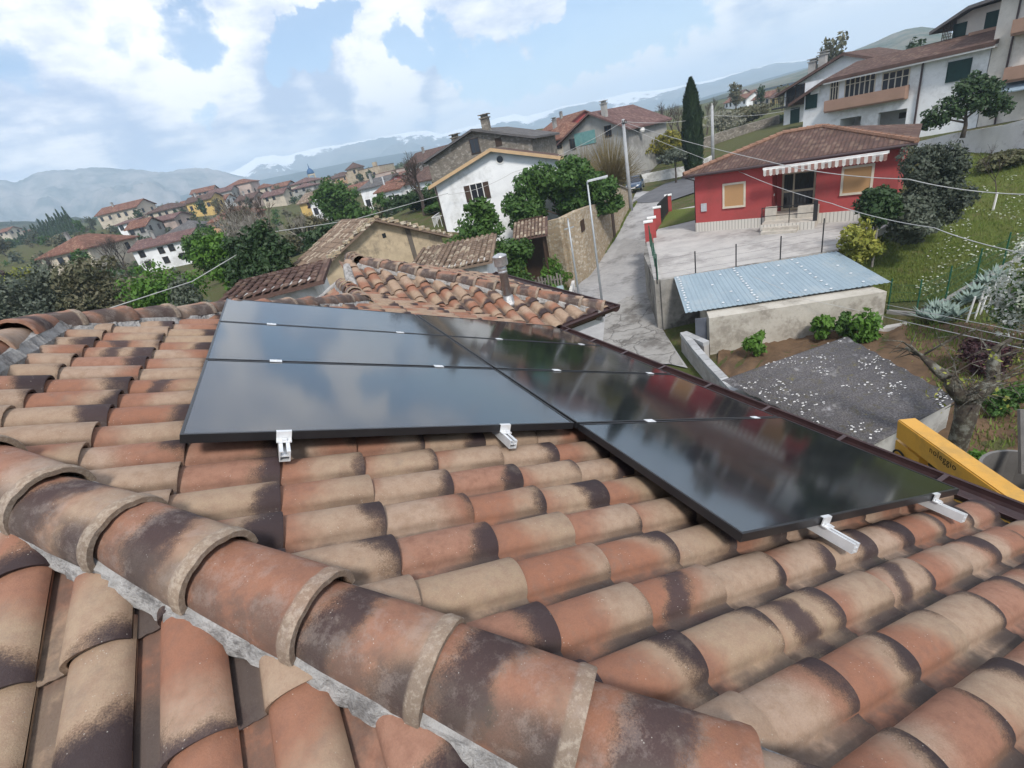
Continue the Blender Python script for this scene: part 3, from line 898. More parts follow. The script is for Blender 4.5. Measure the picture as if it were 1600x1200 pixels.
# ground mesh: rings growing with distance
NA_, NR = 540, 150
rad = np.concatenate([[2.0], np.geomspace(4, 4200, NR - 1)])
azs = np.linspace(0, 2 * math.pi, NA_, endpoint=False)
GX = (rad[:, None] * np.sin(azs)).ravel(); GY = (rad[:, None] * np.cos(azs)).ravel()
GZ = ground_z(GX, GY)
far = np.clip((np.hypot(GX, GY) - 60) / 200, 0, 1)
GZ = GZ + np.array([mnoise.fractal(Vector((x * .02, y * .02, 3.)), 1.0, 2.0, 4) for x, y in zip(GX, GY)]) * (.05 + 1.5 * far) + far * 2 * np.array([mnoise.noise(Vector((x * .006, y * .006, 1.))) for x, y in zip(GX, GY)])
# cut the terrain down under the court slab, behind the retaining walls
me = bpy.data.meshes.new("ground")
Fc = []
for i in range(NR - 1):
    for k in range(NA_):
        k2 = (k + 1) % NA_
        Fc.append((i * NA_ + k, (i + 1) * NA_ + k, (i + 1) * NA_ + k2, i * NA_ + k2))
me.from_pydata(list(zip(GX.tolist(), GY.tolist(), (GZ - .04).tolist())), [], Fc)
me.polygons.foreach_set('use_smooth', [True] * len(Fc))
m, t, b = base('hillside_ground', 0.95, 0.1)
P_ = t.n('ShaderNodeNewGeometry').outputs['Position']
n1 = t.noise(P_, .05, 5, .6); n2 = t.noise(P_, .9, 6, .65); n3 = t.noise(P_, 7, 5, .65)
g = t.mix(n3, (0.045, 0.062, 0.018), (0.095, 0.108, 0.036))
g = t.mix(t.smooth(n2, .42, .62), g, (0.105, 0.085, 0.048))
g = t.mix(t.smooth(n1, .45, .62), g, (0.085, 0.088, 0.036))
dist = t.vmath('LENGTH', P_, out=1)
fz = t.smooth(dist, 150, 500)
fld_ = t.vor(P_, .018, 'F1', 'Color')
fc = t.mix(t.n('ShaderNodeSeparateXYZ', ins={0: fld_}).outputs[0], (0.045, 0.065, 0.025), (0.12, 0.115, 0.065))
g = t.mix(t.math('MULTIPLY', fz, .75), g, fc)
forest = t.smooth(dist, 560, 700)
g = t.mix(forest, g, t.mix(n2, (0.030, 0.040, 0.020), (0.055, 0.06, 0.03)))
t.set(b.inputs['Base Color'], g)
bump(t, b, t.math('ADD', n3, t.math('MULTIPLY', n2, 2.0)), .9, .12)
GROUND_M = m
me.materials.append(m); me.update()
link('ground', me, None, 'structure')


def sheet(name, left, right, off, m, n=8, sub=6, kind='structure', flat=None):
    """strip between two lists of xy points, draped on the ground"""
    L = np.array([p[:2] for p in left], float); Rr = np.array([p[:2] for p in right], float)
    def res(A):
        s = np.linspace(0, len(A) - 1, (len(A) - 1) * sub + 1); i = np.minimum(s.astype(int), len(A) - 2); f = (s - i)[:, None]
        return A[i] * (1 - f) + A[i + 1] * f
    L, Rr = res(L), res(Rr); V = []; k = len(L)
    for i in range(k):
        for j in range(n + 1):
            q = L[i] + (Rr[i] - L[i]) * j / n; V.append(q)
    V = np.array(V); Z = ground_z(V[:, 0], V[:, 1]) if flat is None else np.full(len(V), flat)
    mb = MB(); mb.add(np.column_stack([V, Z + off]), [(i * (n + 1) + j, i * (n + 1) + j + 1, (i + 1) * (n + 1) + j + 1, (i + 1) * (n + 1) + j) for i in range(k - 1) for j in range(n)])
    o = mb.build(name, m, None, True, kind)
    me = o.data
    if me.polygons[0].normal.z < 0: me.flip_normals()
    return o

CONC_M = mat('worn_concrete', (0.43, 0.41, 0.39), (0.35, 0.335, 0.32), 1.0, .9, .4, 30, stain=(.24, .225, .215), stain_scale=.35)
ROAD_M = mat('old_concrete_road', (0.37, 0.365, 0.365), (0.29, 0.285, 0.285), .7, .9, .5, 30, stain=(.15, .145, .145), stain_scale=.45)
ASPH_M = mat('grey_asphalt', (0.125, 0.128, 0.138), (0.10, 0.10, 0.108), 1.2, .9, .4, 40)
# ribbed concrete ramp
m = ROAD_M; t = NT(m.node_tree)
rl = [onz(*q) for q in [(868, 520, -9.6), (880, 495, -9.58), (897, 452, -9.2), (938, 402, -8.65), (961, 366, -8.0), (984, 327, -7.25), (996, 300, -7.0)]]
rr_ = [onz(*q) for q in [(1075, 580, -9.6), (1030, 510, -9.55), (1016, 450, -9.1), (1010, 395, -8.5), (1013, 376, -8.15), (1040, 325, -7.3), (1062, 300, -6.95)]]
sheet('lane', rl, rr_, .05, ROAD_M, 8, 10)
CRK, t, b = base('broken_concrete', .95, .1)
P_ = t.n('ShaderNodeNewGeometry').outputs['Position']
e_ = t.vor(t.vmath('ADD', P_, t.vmath('SCALE', t.n('ShaderNodeTexNoise', ins={'Vector': P_, 'Scale': 2.5}).outputs['Color'], .35)), 0.65, 'DISTANCE_TO_EDGE')
n1, n2 = t.noise(P_, .9, 6, .65), t.noise(P_, 6, 5, .7)
c = t.mix(t.smooth(n1, .4, .62), (.30, .29, .275), (.15, .14, .13)); c = t.mix(t.smooth(e_, .0, .022, .8, 0), c, (.09, .085, .08)); c = t.mix(t.smooth(n2, .6, .72), c, (.32, .31, .30))
t.set(b.inputs['Base Color'], c); bump(t, b, t.math('ADD', t.smooth(e_, 0, .06), n2), .8, .04)
sheet('lane_patch', [onz(940, 560, -9.6), onz(946, 500, -9.55), onz(966, 470, -9.3), onz(978, 462, -9.2)], [onz(1068, 575, -9.6), onz(1030, 508, -9.55), onz(1022, 474, -9.25), onz(1016, 455, -9.12)], .062, CRK, 8, 6)
rib = MB()
Lr = np.array(rl); Rr2 = np.array(rr_)
for i in range(150, 395):
    s = i / 100.; a_, f_ = int(s), s - int(s)
    if i % 4: continue
    p = Lr[a_] * (1 - f_) + Lr[a_ + 1] * f_; q = Rr2[a_] * (1 - f_) + Rr2[a_ + 1] * f_
    p2 = p + (q - p) * .30; q2 = p + (q - p) * .97; dd = nrm([p[1] - q[1], q[0] - p[0], 0]) * .05
    row = []
    for k in range(7):
        w = p2 + (q2 - p2) * k / 6; row.append([w[0], w[1], gz(w[0], w[1]) + .05])
    row = np.array(row)
    Vv = np.concatenate([row - dd + [0, 0, .002], row + [0, 0, .016], row + dd + [0, 0, .002]])
    rib.add(Vv, [(j, j + 1, 8 + j, 7 + j) for j in range(6)] + [(7 + j, 8 + j, 15 + j, 14 + j) for j in range(6)])
rib.build('lane_ribs', mat('concrete_rib', (.35, .34, .335), (.27, .265, .26), 3, .9, .2), None, True, 'structure')
ra = [onz(*q) for q in [(985, 322, -7.15), (1000, 291, -6.95), (1080, 283, -6.75), (1180, 262, -6.6)]]
sheet('road', [onz(988, 318, -7.1), onz(1040, 284, -6.85), onz(1095, 268, -6.7), onz(1160, 256, -6.6)], [onz(1050, 312, -7.05), onz(1084, 300, -6.85), onz(1120, 288, -6.7), onz(1190, 272, -6.6)], .085, ASPH_M, 8, 8)

# courtyard slab with its retaining walls
CZ = -7.0
cA, cB, cC, cD = (onz(*q)[:2] for q in [(1028, 440, CZ), (1010, 400, CZ), (1015, 378, CZ), (1047, 329, CZ)])
cG = onz(1309, 393, CZ)[:2]; cH = onz(1345, 372, CZ)[:2]; cI = np.array([30.5, 14.4]); cJ = np.array([33.5, 24.0]); cK = np.array([33, 30.0])
mb = MB(); mb.prism([cA, cG, cH, cI, cJ, cK, cD, cC, cB], CZ - .35, CZ)
mb.build('courtyard', CONC_M, None, False, 'structure')
RET_M = mat('stained_retaining_wall', (.30, .285, .26), (.20, .19, .175), 1.6, .92, .6, 18, stain=(.055, .05, .045), stain_scale=.55)
t_ = thing('retaining_wall', 'stained concrete retaining wall holding up the courtyard beside the lane', 'wall', (cA[0], cA[1], -9.7))
def wallseg(mb, p, q, thick, zb0, zb1, zt0, zt1, o, mi=0):
    p = np.array(p[:2], float); q = np.array(q[:2], float); d = (q - p) / np.linalg.norm(q - p); n = np.array([-d[1], d[0]]) * thick / 2
    o = np.array(o, float)
    P = [(*(p - n), zb0), (*(q - n), zb1), (*(q + n), zb1), (*(p + n), zb0), (*(p - n), zt0), (*(q - n), zt1), (*(q + n), zt1), (*(p + n), zt0)]
    mb.hexa([np.array(w) - o for w in P], mi)
o3 = (cA[0], cA[1], -9.7)
cM = onz(1013, 372, CZ)[:2]
mb = MB(); wallseg(mb, cA, cB, .3, -9.9, -9.2, CZ + .08, CZ + .08, o3); wallseg(mb, cB, cM, .3, -9.2, -8.8, CZ + .081, CZ + .081, o3); wallseg(mb, cA + (cG - cA) * .012, cG, .3, -9.9, -9.5, CZ + .079, CZ + .079, o3)
mb.build('wall', RET_M, t_)
mb = MB(); wallseg(mb, cA, cM, .36, CZ + .084, CZ + .084, CZ + .12, CZ + .12, o3); mb.build('coping', CONC_M, t_)

# lawn and vegetable plot
LAWN_M, t, b = base('daisy_lawn', .95, .1)
P_ = t.n('ShaderNodeNewGeometry').outputs['Position']
n2 = t.noise(P_, .8, 5, .65); n3 = t.noise(P_, 9, 5, .7); n4 = t.noise(P_, 40, 3, .7)
g = t.mix(n3, (0.105, 0.145, 0.030), (0.17, 0.195, 0.055)); g = t.mix(t.smooth(n2, .45, .66), g, (0.165, 0.165, 0.062))
t.set(b.inputs['Base Color'], t.mix(.4, g, t.mix(n4, (.3, .3, .3), (.7, .7, .7)), 'OVERLAY')); bump(t, b, t.math('ADD', n4, n3), 1.0, .08)
sheet('lawn', [(21.4, 12.4), (25.0, 14.8), (30.2, 15.6), (35, 17.4), (42.4, 20.4)], [(23.4, 8.3), (27.5, 8.4), (31, 7.5), (38, 5.5), (46, 8)], .02, LAWN_M, 14, 8)
SOIL_M = mat('tilled_soil', (.135, .085, .050), (.085, .055, .034), 2.0, .97, 1.0, 14)
o = sheet('vegetable_plot', [(13.2, 12.2), (15.9, 14.4), (18.5, 12.2), (20.3, 10.0)], [(12.0, 6.5), (13.5, 3.0), (16.5, 3.0), (21.5, 6.0)], .03, SOIL_M, 40, 14)
for v in o.data.vertices:
    s = (v.co.x * .35 - v.co.y * .94)
    if v.co.y > 9: v.co.z += .085 * math.sin(s * 9.0) + .04 * mnoise.noise(v.co * 2)
    else: v.co.z += .10 * mnoise.noise(v.co * 1.3) + .04 * mnoise.noise(v.co * 4)

# ---------------------------------------------------------------- hills and mountains
def range_mesh(name, pts, D, depth, m, seed, rough, foot, back=.35, na=260, nr=36, dvar=0.0, snow=None):
    """a mountain range: its crest follows photo points, the slopes run down on both sides"""
    px = np.array([p[0] for p in pts], float); py = np.array([p[1] for p in pts], float)
    q = np.array([at(a, b_, D) for a, b_ in zip(px, py)])
    az_ = np.arctan2(q[:, 0], q[:, 1]); zz = q[:, 2]
    A = np.linspace(az_[0], az_[-1], na); Zc = np.interp(A, az_, zz)
    V = []
    for i, a_ in enumerate(A):
        for j in range(nr + 1):
            f = j / nr * (1 + back)                  # 0 foot ... 1 crest ... behind
            r = D - depth * (1 - f)
            x, y = r * math.sin(a_), r * math.cos(a_)
            h_ = f ** 1.25 if f <= 1 else 1 - ((f - 1) / back) ** 1.3 * .6
            e = math.sin(min(f, 1) * math.pi) if f <= 1 else 0
            nn = mnoise.hetero_terrain(Vector((x / depth * 5, y / depth * 5, seed)), 1.0, 2.1, 7, .6) - .7
            rg = abs(mnoise.fractal(Vector((x / depth * 3.2, y / depth * 3.2, seed + 7)), .9, 2.1, 6))
            z = foot + (Zc[i] - foot) * h_ + (Zc[i] - foot) * rough * (nn * .5 - rg * .9) * e
            if f > .82: z += (Zc[i] - foot) * .035 * rough * mnoise.fractal(Vector((a_ * 130, 0, seed)), .8, 2., 5)
            V.append((x, y, z))
    k = nr + 1
    mb = MB(); mb.add(V, [(i * k + j, (i + 1) * k + j, (i + 1) * k + j + 1, i * k + j + 1) for i in range(na - 1) for j in range(nr)])
    o = mb.build(name, m, None, True, 'structure')
    if snow is not None:
        at2 = o.data.attributes.new('snow', 'FLOAT', 'POINT'); vals = []
        sx_ = np.array([s_[0] for s_ in snow]); sy_ = np.array([s_[1] for s_ in snow])
        pxs = np.interp(A, az_, px)
        for i in range(na):
            a_ = float(np.interp(pxs[i], sx_, sy_))
            for j in range(nr + 1):
                f = j / nr * (1 + back); vals.append(max(0.0, 1 - max(0, 1 - f) / .34 / max(a_, .01)) * (a_ > .02) if f < 1 else min(1, a_ * 1.5))
        at2.data.foreach_set('value', vals)
    return o

def mountain_mat(name, c1, c2, sc_, snow=None):
    m, t, b = base(name, .95, .05)
    P_ = t.n('ShaderNodeNewGeometry').outputs['Position']
    n_ = t.noise(P_, sc_, 6, .62); nn = t.noise(P_, sc_ * 6, 5, .65)
    c = t.mix(t.smooth(t.math('ADD', t.math('MULTIPLY', n_, .7), t.math('MULTIPLY', nn, .3)), .4, .6), c4(c1), c4(c2))
    if snow:
        sn = t.n('ShaderNodeAttribute', attribute_name='snow').outputs['Fac']
        c = t.mix(t.smooth(t.math('ADD', sn, t.math('MULTIPLY', t.math('SUBTRACT', nn, .5), 1.3)), .42, .58), c, (.84, .86, .89))
    t.set(b.inputs['Base Color'], c)
    bump(t, b, nn, .6, 12)
    return m
SNOWY = [(-260, 330), (-100, 300), (120, 285), (280, 278), (352, 272), (372, 263), (400, 245), (425, 241), (445, 243), (470, 236), (500, 229), (530, 225), (560, 219), (600, 212), (640, 205), (665, 203), (690, 209), (720, 200), (745, 194), (775, 184), (805, 177), (820, 181), (850, 174), (880, 165), (920, 158), (960, 150), (985, 143), (1020, 141), (1045, 137), (1075, 131), (1110, 124), (1150, 113), (1185, 104), (1210, 97), (1250, 94), (1400, 70), (1700, 30)]
range_mesh('snowy_mountains', SNOWY, 3600, 1400, mountain_mat('snowy_rock', (.08, .10, .10), (.17, .17, .16), .0032, True), 3, .30, -60, na=420, nr=44, snow=[(330, .5), (372, 1.2), (440, 1.2), (460, .3), (480, .5), (520, .35), (600, 0.2), (635, .9), (690, 1.0), (715, .6), (740, 1.1), (825, 1.2), (870, .4), (930, .2), (965, 1.1), (1030, .9), (1070, .25), (1110, .35), (1160, .15), (1250, .3), (1400, .3)])
MIDR = [(-300, 325), (-120, 300), (0, 279), (25, 283), (38, 277), (55, 268), (80, 264), (115, 263), (140, 260), (165, 260), (190, 263), (215, 263), (240, 267), (262, 268), (275, 264), (300, 261), (325, 262), (345, 266), (370, 273), (400, 279), (450, 285), (520, 282), (620, 262), (720, 245)]
range_mesh('valley_mountains', MIDR, 2500, 1000, mountain_mat('pale_limestone_slope', (.07, .09, .085), (.27, .25, .235), .005), 9, .34, -60)
BLU = [(280, 305), (360, 290), (430, 276), (500, 262), (560, 250), (620, 240), (700, 228), (760, 219), (830, 205), (900, 195), (950, 184), (1010, 176), (1060, 165), (1110, 148), (1150, 138), (1200, 122), (1250, 108), (1290, 98)]
range_mesh('wooded_mountains', BLU, 2100, 800, mountain_mat('haze_tinted_woods', (.022, .042, .045), (.05, .072, .070), .006), 21, .22, -40)  # woodland colours tinted blue-green to deepen the distant haze
HILL = [(1120, 150), (1160, 136), (1200, 126), (1240, 114), (1275, 103), (1310, 89), (1340, 76), (1365, 66), (1395, 52), (1415, 45), (1440, 41), (1465, 44), (1500, 55), (1560, 60), (1700, 50)]
range_mesh('green_hill', HILL, 1100, 450, mountain_mat('scrub_hill', (.055, .075, .035), (.17, .15, .105), .02), 33, .22, 5)
KNOLL = [(800, 222), (830, 212), (850, 203), (866, 196), (880, 197), (900, 205), (930, 213)]
range_mesh('grassy_knoll', KNOLL, 800, 200, mountain_mat('knoll_grass', (.06, .085, .035), (.13, .13, .07), .03), 41, .12, 0, na=60, nr=16)
RIDG = [(-250, 372), (-100, 352), (0, 346), (40, 345), (75, 347), (100, 342), (118, 338), (135, 342), (160, 340), (190, 341), (230, 338), (280, 330)]
range_mesh('wooded_ridge', RIDG, 820, 160, mountain_mat('dark_wood', (.020, .032, .014), (.05, .06, .026), .06), 51, .25, 8, na=160, nr=20)
# ================================================================ houses
PL_WHITE = mat('cool_white_render', (.80, .81, .82), (.73, .74, .75), .8, .9, .2, stain=(.50, .50, .49), stain_scale=.25)
PL_CREAM = mat('cream_render', (.55, .48, .38), (.47, .41, .33), .8, .9, .2, stain=(.33, .29, .24), stain_scale=.3)
PL_PALE = mat('pale_cream_render', (.70, .65, .58), (.62, .575, .51), .8, .9, .2, stain=(.45, .41, .36), stain_scale=.3)
PL_GREY = mat('raw_cement_render', (.36, .35, .33), (.29, .285, .27), .7, .92, .3, stain=(.20, .19, .18), stain_scale=.3)
PL_YEL = mat('yellow_render', (.62, .43, .15), (.53, .37, .14), .8, .9, .2, stain=(.38, .29, .15), stain_scale=.3)
PL_PINK = mat('pinkish_render', (.50, .39, .34), (.42, .33, .29), .8, .9, .2, stain=(.30, .25, .22), stain_scale=.3)
PL_ORANGE = mat('ochre_render', (.50, .30, .17), (.42, .26, .16), .8, .9, .2, stain=(.30, .21, .14), stain_scale=.3)
PL_RED = mat('brick_red_render', (.38, .070, .068), (.345, .064, .062), .6, .85, .12, stain=(.27, .065, .06), stain_scale=.35)
BAND_M = mat('terracotta_parapet', (.34, .215, .16), (.30, .19, .14), 1.0, .9, .2)
BROWNW_M = mat('brown_shutter_wood', (.060, .036, .024), (.045, .028, .02), 3, .6, .1)
GREENSH_M = mat('green_shutter', (.012, .045, .040), (.010, .035, .032), 3, .55, .05)
FRAMEW_M = mat('white_frame', (.72, .71, .69), (.66, .65, .63), 3, .6, .05)
CREAMF_M = mat('travertine_frame', (.60, .53, .43), (.52, .46, .37), 3, .7, .1)
GLASSB_M = GLASS_D

def stone_mat(name, c1, c2, c3, sc_=4.0, mortar=(.33, .30, .25), msz=.05):
    m, t, b = base(name, .95, .1)
    tc = t.n('ShaderNodeTexCoord').outputs['Object']
    wv_ = t.n('ShaderNodeTexNoise'); t.set(wv_.inputs['Vector'], tc); wv_.inputs['Scale'].default_value = 3.0
    q = t.vmath('ADD', tc, t.vmath('SCALE', wv_.outputs['Color'], .25))
    mp = t.n('ShaderNodeMapping'); t.set(mp.inputs[0], q); mp.inputs['Scale'].default_value = (1, 1, 1.6)
    cc = t.vor(mp.outputs[0], sc_, 'F1', 'Color'); e = t.vor(mp.outputs[0], sc_, 'DISTANCE_TO_EDGE')
    r = t.n('ShaderNodeSeparateXYZ', ins={0: cc})
    c = t.mix(r.outputs[0], c4(c1), c4(c2)); c = t.mix(t.smooth(r.outputs[1], .6, .9), c, c4(c3))
    c = t.mix(t.smooth(e, msz * .5, msz * 1.6, 1, 0), c, c4(mortar))
    n_ = t.noise(tc, .5, 5, .65)
    c = t.mix(t.math('MULTIPLY', t.smooth(n_, .5, .7), .5), c, c4(tuple(k * .5 for k in c2)))
    t.set(b.inputs['Base Color'], c)
    bump(t, b, t.math('ADD', t.smooth(e, 0, msz * 2), t.math('MULTIPLY', t.noise(tc, 30, 4, .7), .4)), .9, .04)
    return m
STONE_WARM = stone_mat('honey_rubble_stone', (.47, .37, .25), (.36, .28, .19), (.55, .48, .38), 4.5, (.42, .37, .29))
STONE_GREY = stone_mat('grey_rubble_stone', (.25, .22, .185), (.17, .15, .125), (.34, .31, .27), 3.2, (.24, .22, .19))
STONE_PLAST = mat('crumbling_ochre_plaster', (.50, .40, .27), (.40, .32, .22), 2.5, .95, .8, 20, stain=(.20, .165, .12), stain_scale=.9)

def roof_mat(name, c1, c2, c3, rows=2.9, cols=4.8):
    m, t, b = base(name, .9, .15)
    uv = t.n('ShaderNodeUVMap', uv_map='UVMap').outputs[0]; s = t.n('ShaderNodeSeparateXYZ', ins={0: uv})
    tc = t.n('ShaderNodeTexCoord').outputs['Object']
    cell = t.n('ShaderNodeCombineXYZ', ins={0: t.math('FLOOR', t.math('MULTIPLY', s.outputs[0], cols)), 1: t.math('FLOOR', t.math('MULTIPLY', s.outputs[1], rows)), 2: 0.0})
    wn = t.n('ShaderNodeTexWhiteNoise', noise_dimensions='3D'); t.set(wn.inputs['Vector'], cell.outputs[0])
    c = t.mix(wn.outputs['Value'], c4(c1), c4(c2))
    c = t.mix(t.math('GREATER_THAN', t.n('ShaderNodeSeparateXYZ', ins={0: wn.outputs['Color']}).outputs[1], .8), c, c4(c3))
    n_ = t.noise(tc, .8, 5, .65); c = t.mix(t.math('MULTIPLY', t.smooth(n_, .45, .7), .55), c, c4(tuple(k * .45 for k in c1)))
    t.set(b.inputs['Base Color'], c)
    w = t.math('SINE', t.math('MULTIPLY', s.outputs[0], cols * 6.2832)); st = t.math('FRACT', t.math('MULTIPLY', s.outputs[1], rows))
    bump(t, b, t.math('ADD', t.math('MULTIPLY', w, .5), t.math('ADD', st, t.math('MULTIPLY', t.noise(tc, 12, 3, .6), .6))), .9, .05)
    return m
RF_RED = roof_mat('red_clay_tiles', (.20, .095, .066), (.15, .072, .054), (.27, .16, .11))
RF_BROWN = roof_mat('weathered_brown_tiles', (.118, .072, .060), (.090, .058, .050), (.155, .105, .083))
RF_OLD = roof_mat('lichened_old_tiles', (.235, .17, .125), (.155, .115, .09), (.36, .30, .23))
RF_GREY = roof_mat('grey_roof_tiles', (.13, .125, .125), (.10, .095, .095), (.17, .16, .155))
RF_PURP = roof_mat('dull_purple_tiles', (.165, .095, .088), (.12, .075, .07), (.22, .14, .12))


class RB:
    """roof mesh with UVs in metres (u along the eave, v up the slope)"""
    def __init__(s): s.v = []; s.f = []; s.uv = []
    def face(s, pts, uvs):
        b = len(s.v); s.v.extend([tuple(p) for p in pts]); s.f.append(tuple(range(b, b + len(pts)))); s.uv.extend(uvs)
    def slope(s, pts, t=.14):
        """flat tiled slope, first edge = eave"""
        P = [np.asarray(p, float) for p in pts]
        e = P[1] - P[0]; e = e / np.linalg.norm(e); n = np.cross(P[1] - P[0], P[2] - P[0]); n /= np.linalg.norm(n); v = np.cross(n, e)
        uv = [((p - P[0]) @ e, (p - P[0]) @ v) for p in P]
        Q = [p - np.array([0, 0, t]) for p in P]
        s.face(P, uv); s.face(Q[::-1], [(0, 0)] * len(P))
        k = len(P)
        for i in range(k): s.face([P[i], Q[i], Q[(i + 1) % k], P[(i + 1) % k]], [(0, 0), (0, t), (.2, t), (.2, 0)])
    def wavy(s, p0, e, le, v, lv, pitch=.22, course=.34, amp=.05, trim=None):
        """rows of barrel tiles as real relief"""
        e = np.asarray(e, float); v = np.asarray(v, float); n = np.cross(e, v); n /= np.linalg.norm(n); p0 = np.asarray(p0, float)
        nr = int(le / pitch); nc = int(math.ceil(lv / course))
        for r in range(nr):
            for c in range(nc):
                jit = random.Random(r * 977 + c).uniform(-.012, .012)
                v0, v1 = c * course, min((c + 1.18) * course, lv)
                row0 = []; row1 = []
                for i in range(6):
                    a = math.pi * i / 5; x = (r + .5) * pitch - math.cos(a) * pitch * .36; h = amp * math.sin(a)
                    row0.append(p0 + e * x + v * v0 + n * (h + .035 + jit)); row1.append(p0 + e * x + v * v1 + n * (h * .9 + .005 + jit))
                if trim is not None and not trim(row0[3]): continue
                for i in range(5):
                    u0 = r * pitch + pitch * .1 + i * .02
                    s.face([row0[i], row0[i + 1], row1[i + 1], row1[i]], [(u0, c * course + .01), (u0 + .02, c * course + .01), (u0 + .02, c * course + course * .98), (u0, c * course + course * .98)])
                s.face(row0, [(r * pitch, c * course)] * 6)
    def build(s, name, m, parent):
        me = bpy.data.meshes.new(name); me.from_pydata(s.v, [], s.f)
        uv = me.uv_layers.new(name='UVMap'); uv.data.foreach_set('uv', np.array(s.uv, float).ravel())
        me.materials.append(m); me.update()
        return link(name, me, parent)


def window(parent, x, z, w, h, style='plain', y=0.0, face='front', W_=0, D_=0, shut=None):
    """a window as its own part: surround, pane as sub-part, optional shutters. local facade y=0 faces -y"""
    def tr(mb):
        if face == 'right': mb.v = [(W_ - b, a, c) for a, b, c in mb.v]
        elif face == 'left': mb.v = [(b, D_ - a, c) for a, b, c in mb.v]
        elif face == 'back': mb.v = [(W_ - a, D_ - b, c) for a, b, c in mb.v]
    fm = {'plain': FRAMEW_M, 'cream': CREAMF_M, 'brown': BROWNW_M, 'green': GREENSH_M, 'dark': BROWNW_M, 'roller': CREAMF_M}[style]
    f = .07 if style not in ('cream', 'roller') else .11
    mb = MB(); d0, d1 = y - .05, y + .04
    mb.box(x - w / 2 - f, x + w / 2 + f, d0, d1, z + h / 2, z + h / 2 + f); mb.box(x - w / 2 - f, x + w / 2 + f, d0 - .03, d1, z - h / 2 - f, z - h / 2)
    mb.box(x - w / 2 - f, x - w / 2, d0, d1, z - h / 2, z + h / 2); mb.box(x + w / 2, x + w / 2 + f, d0, d1, z - h / 2, z + h / 2)
    if style in ('plain', 'dark') and w > .7: mb.box(x - .025, x + .025, d0 + .02, d1, z - h / 2, z + h / 2)
    tr(mb); o = mb.build('window', fm, parent)
    mb = MB(); mb.box(x - w / 2, x + w / 2, y - .02, y + .03, z - h / 2, z + h / 2); tr(mb)
    mb.build('pane' if style not in ('green', 'roller') else 'shutter', {'green': GREENSH_M, 'roller': mat_roller()}.get(style, GLASSB_M), o)
    if shut is not None:
        for sd in (-1, 1):
            mb = MB(); c = x + sd * (w / 2 + f + w * .25); mb.box(c - w * .24, c + w * .24, y - .06, y - .005, z - h / 2, z + h / 2); tr(mb); mb.build('shutter', shut, o)
    return o
_ro = {}
def mat_roller():
    if 'm' not in _ro:
        m, t, b = base('tan_roller_shutter', .6, .2)
        tc = t.n('ShaderNodeTexCoord').outputs['Object']; z = t.n('ShaderNodeSeparateXYZ', ins={0: tc}).outputs[2]
        s = t.math('FRACT', t.math('MULTIPLY', z, 20.0)); t.set(b.inputs['Base Color'], t.mix(t.smooth(s, .8, .95), (.46, .27, .13), (.30, .17, .08))); bump(t, b, s, .5, .01)
        _ro['m'] = m
    return _ro['m']


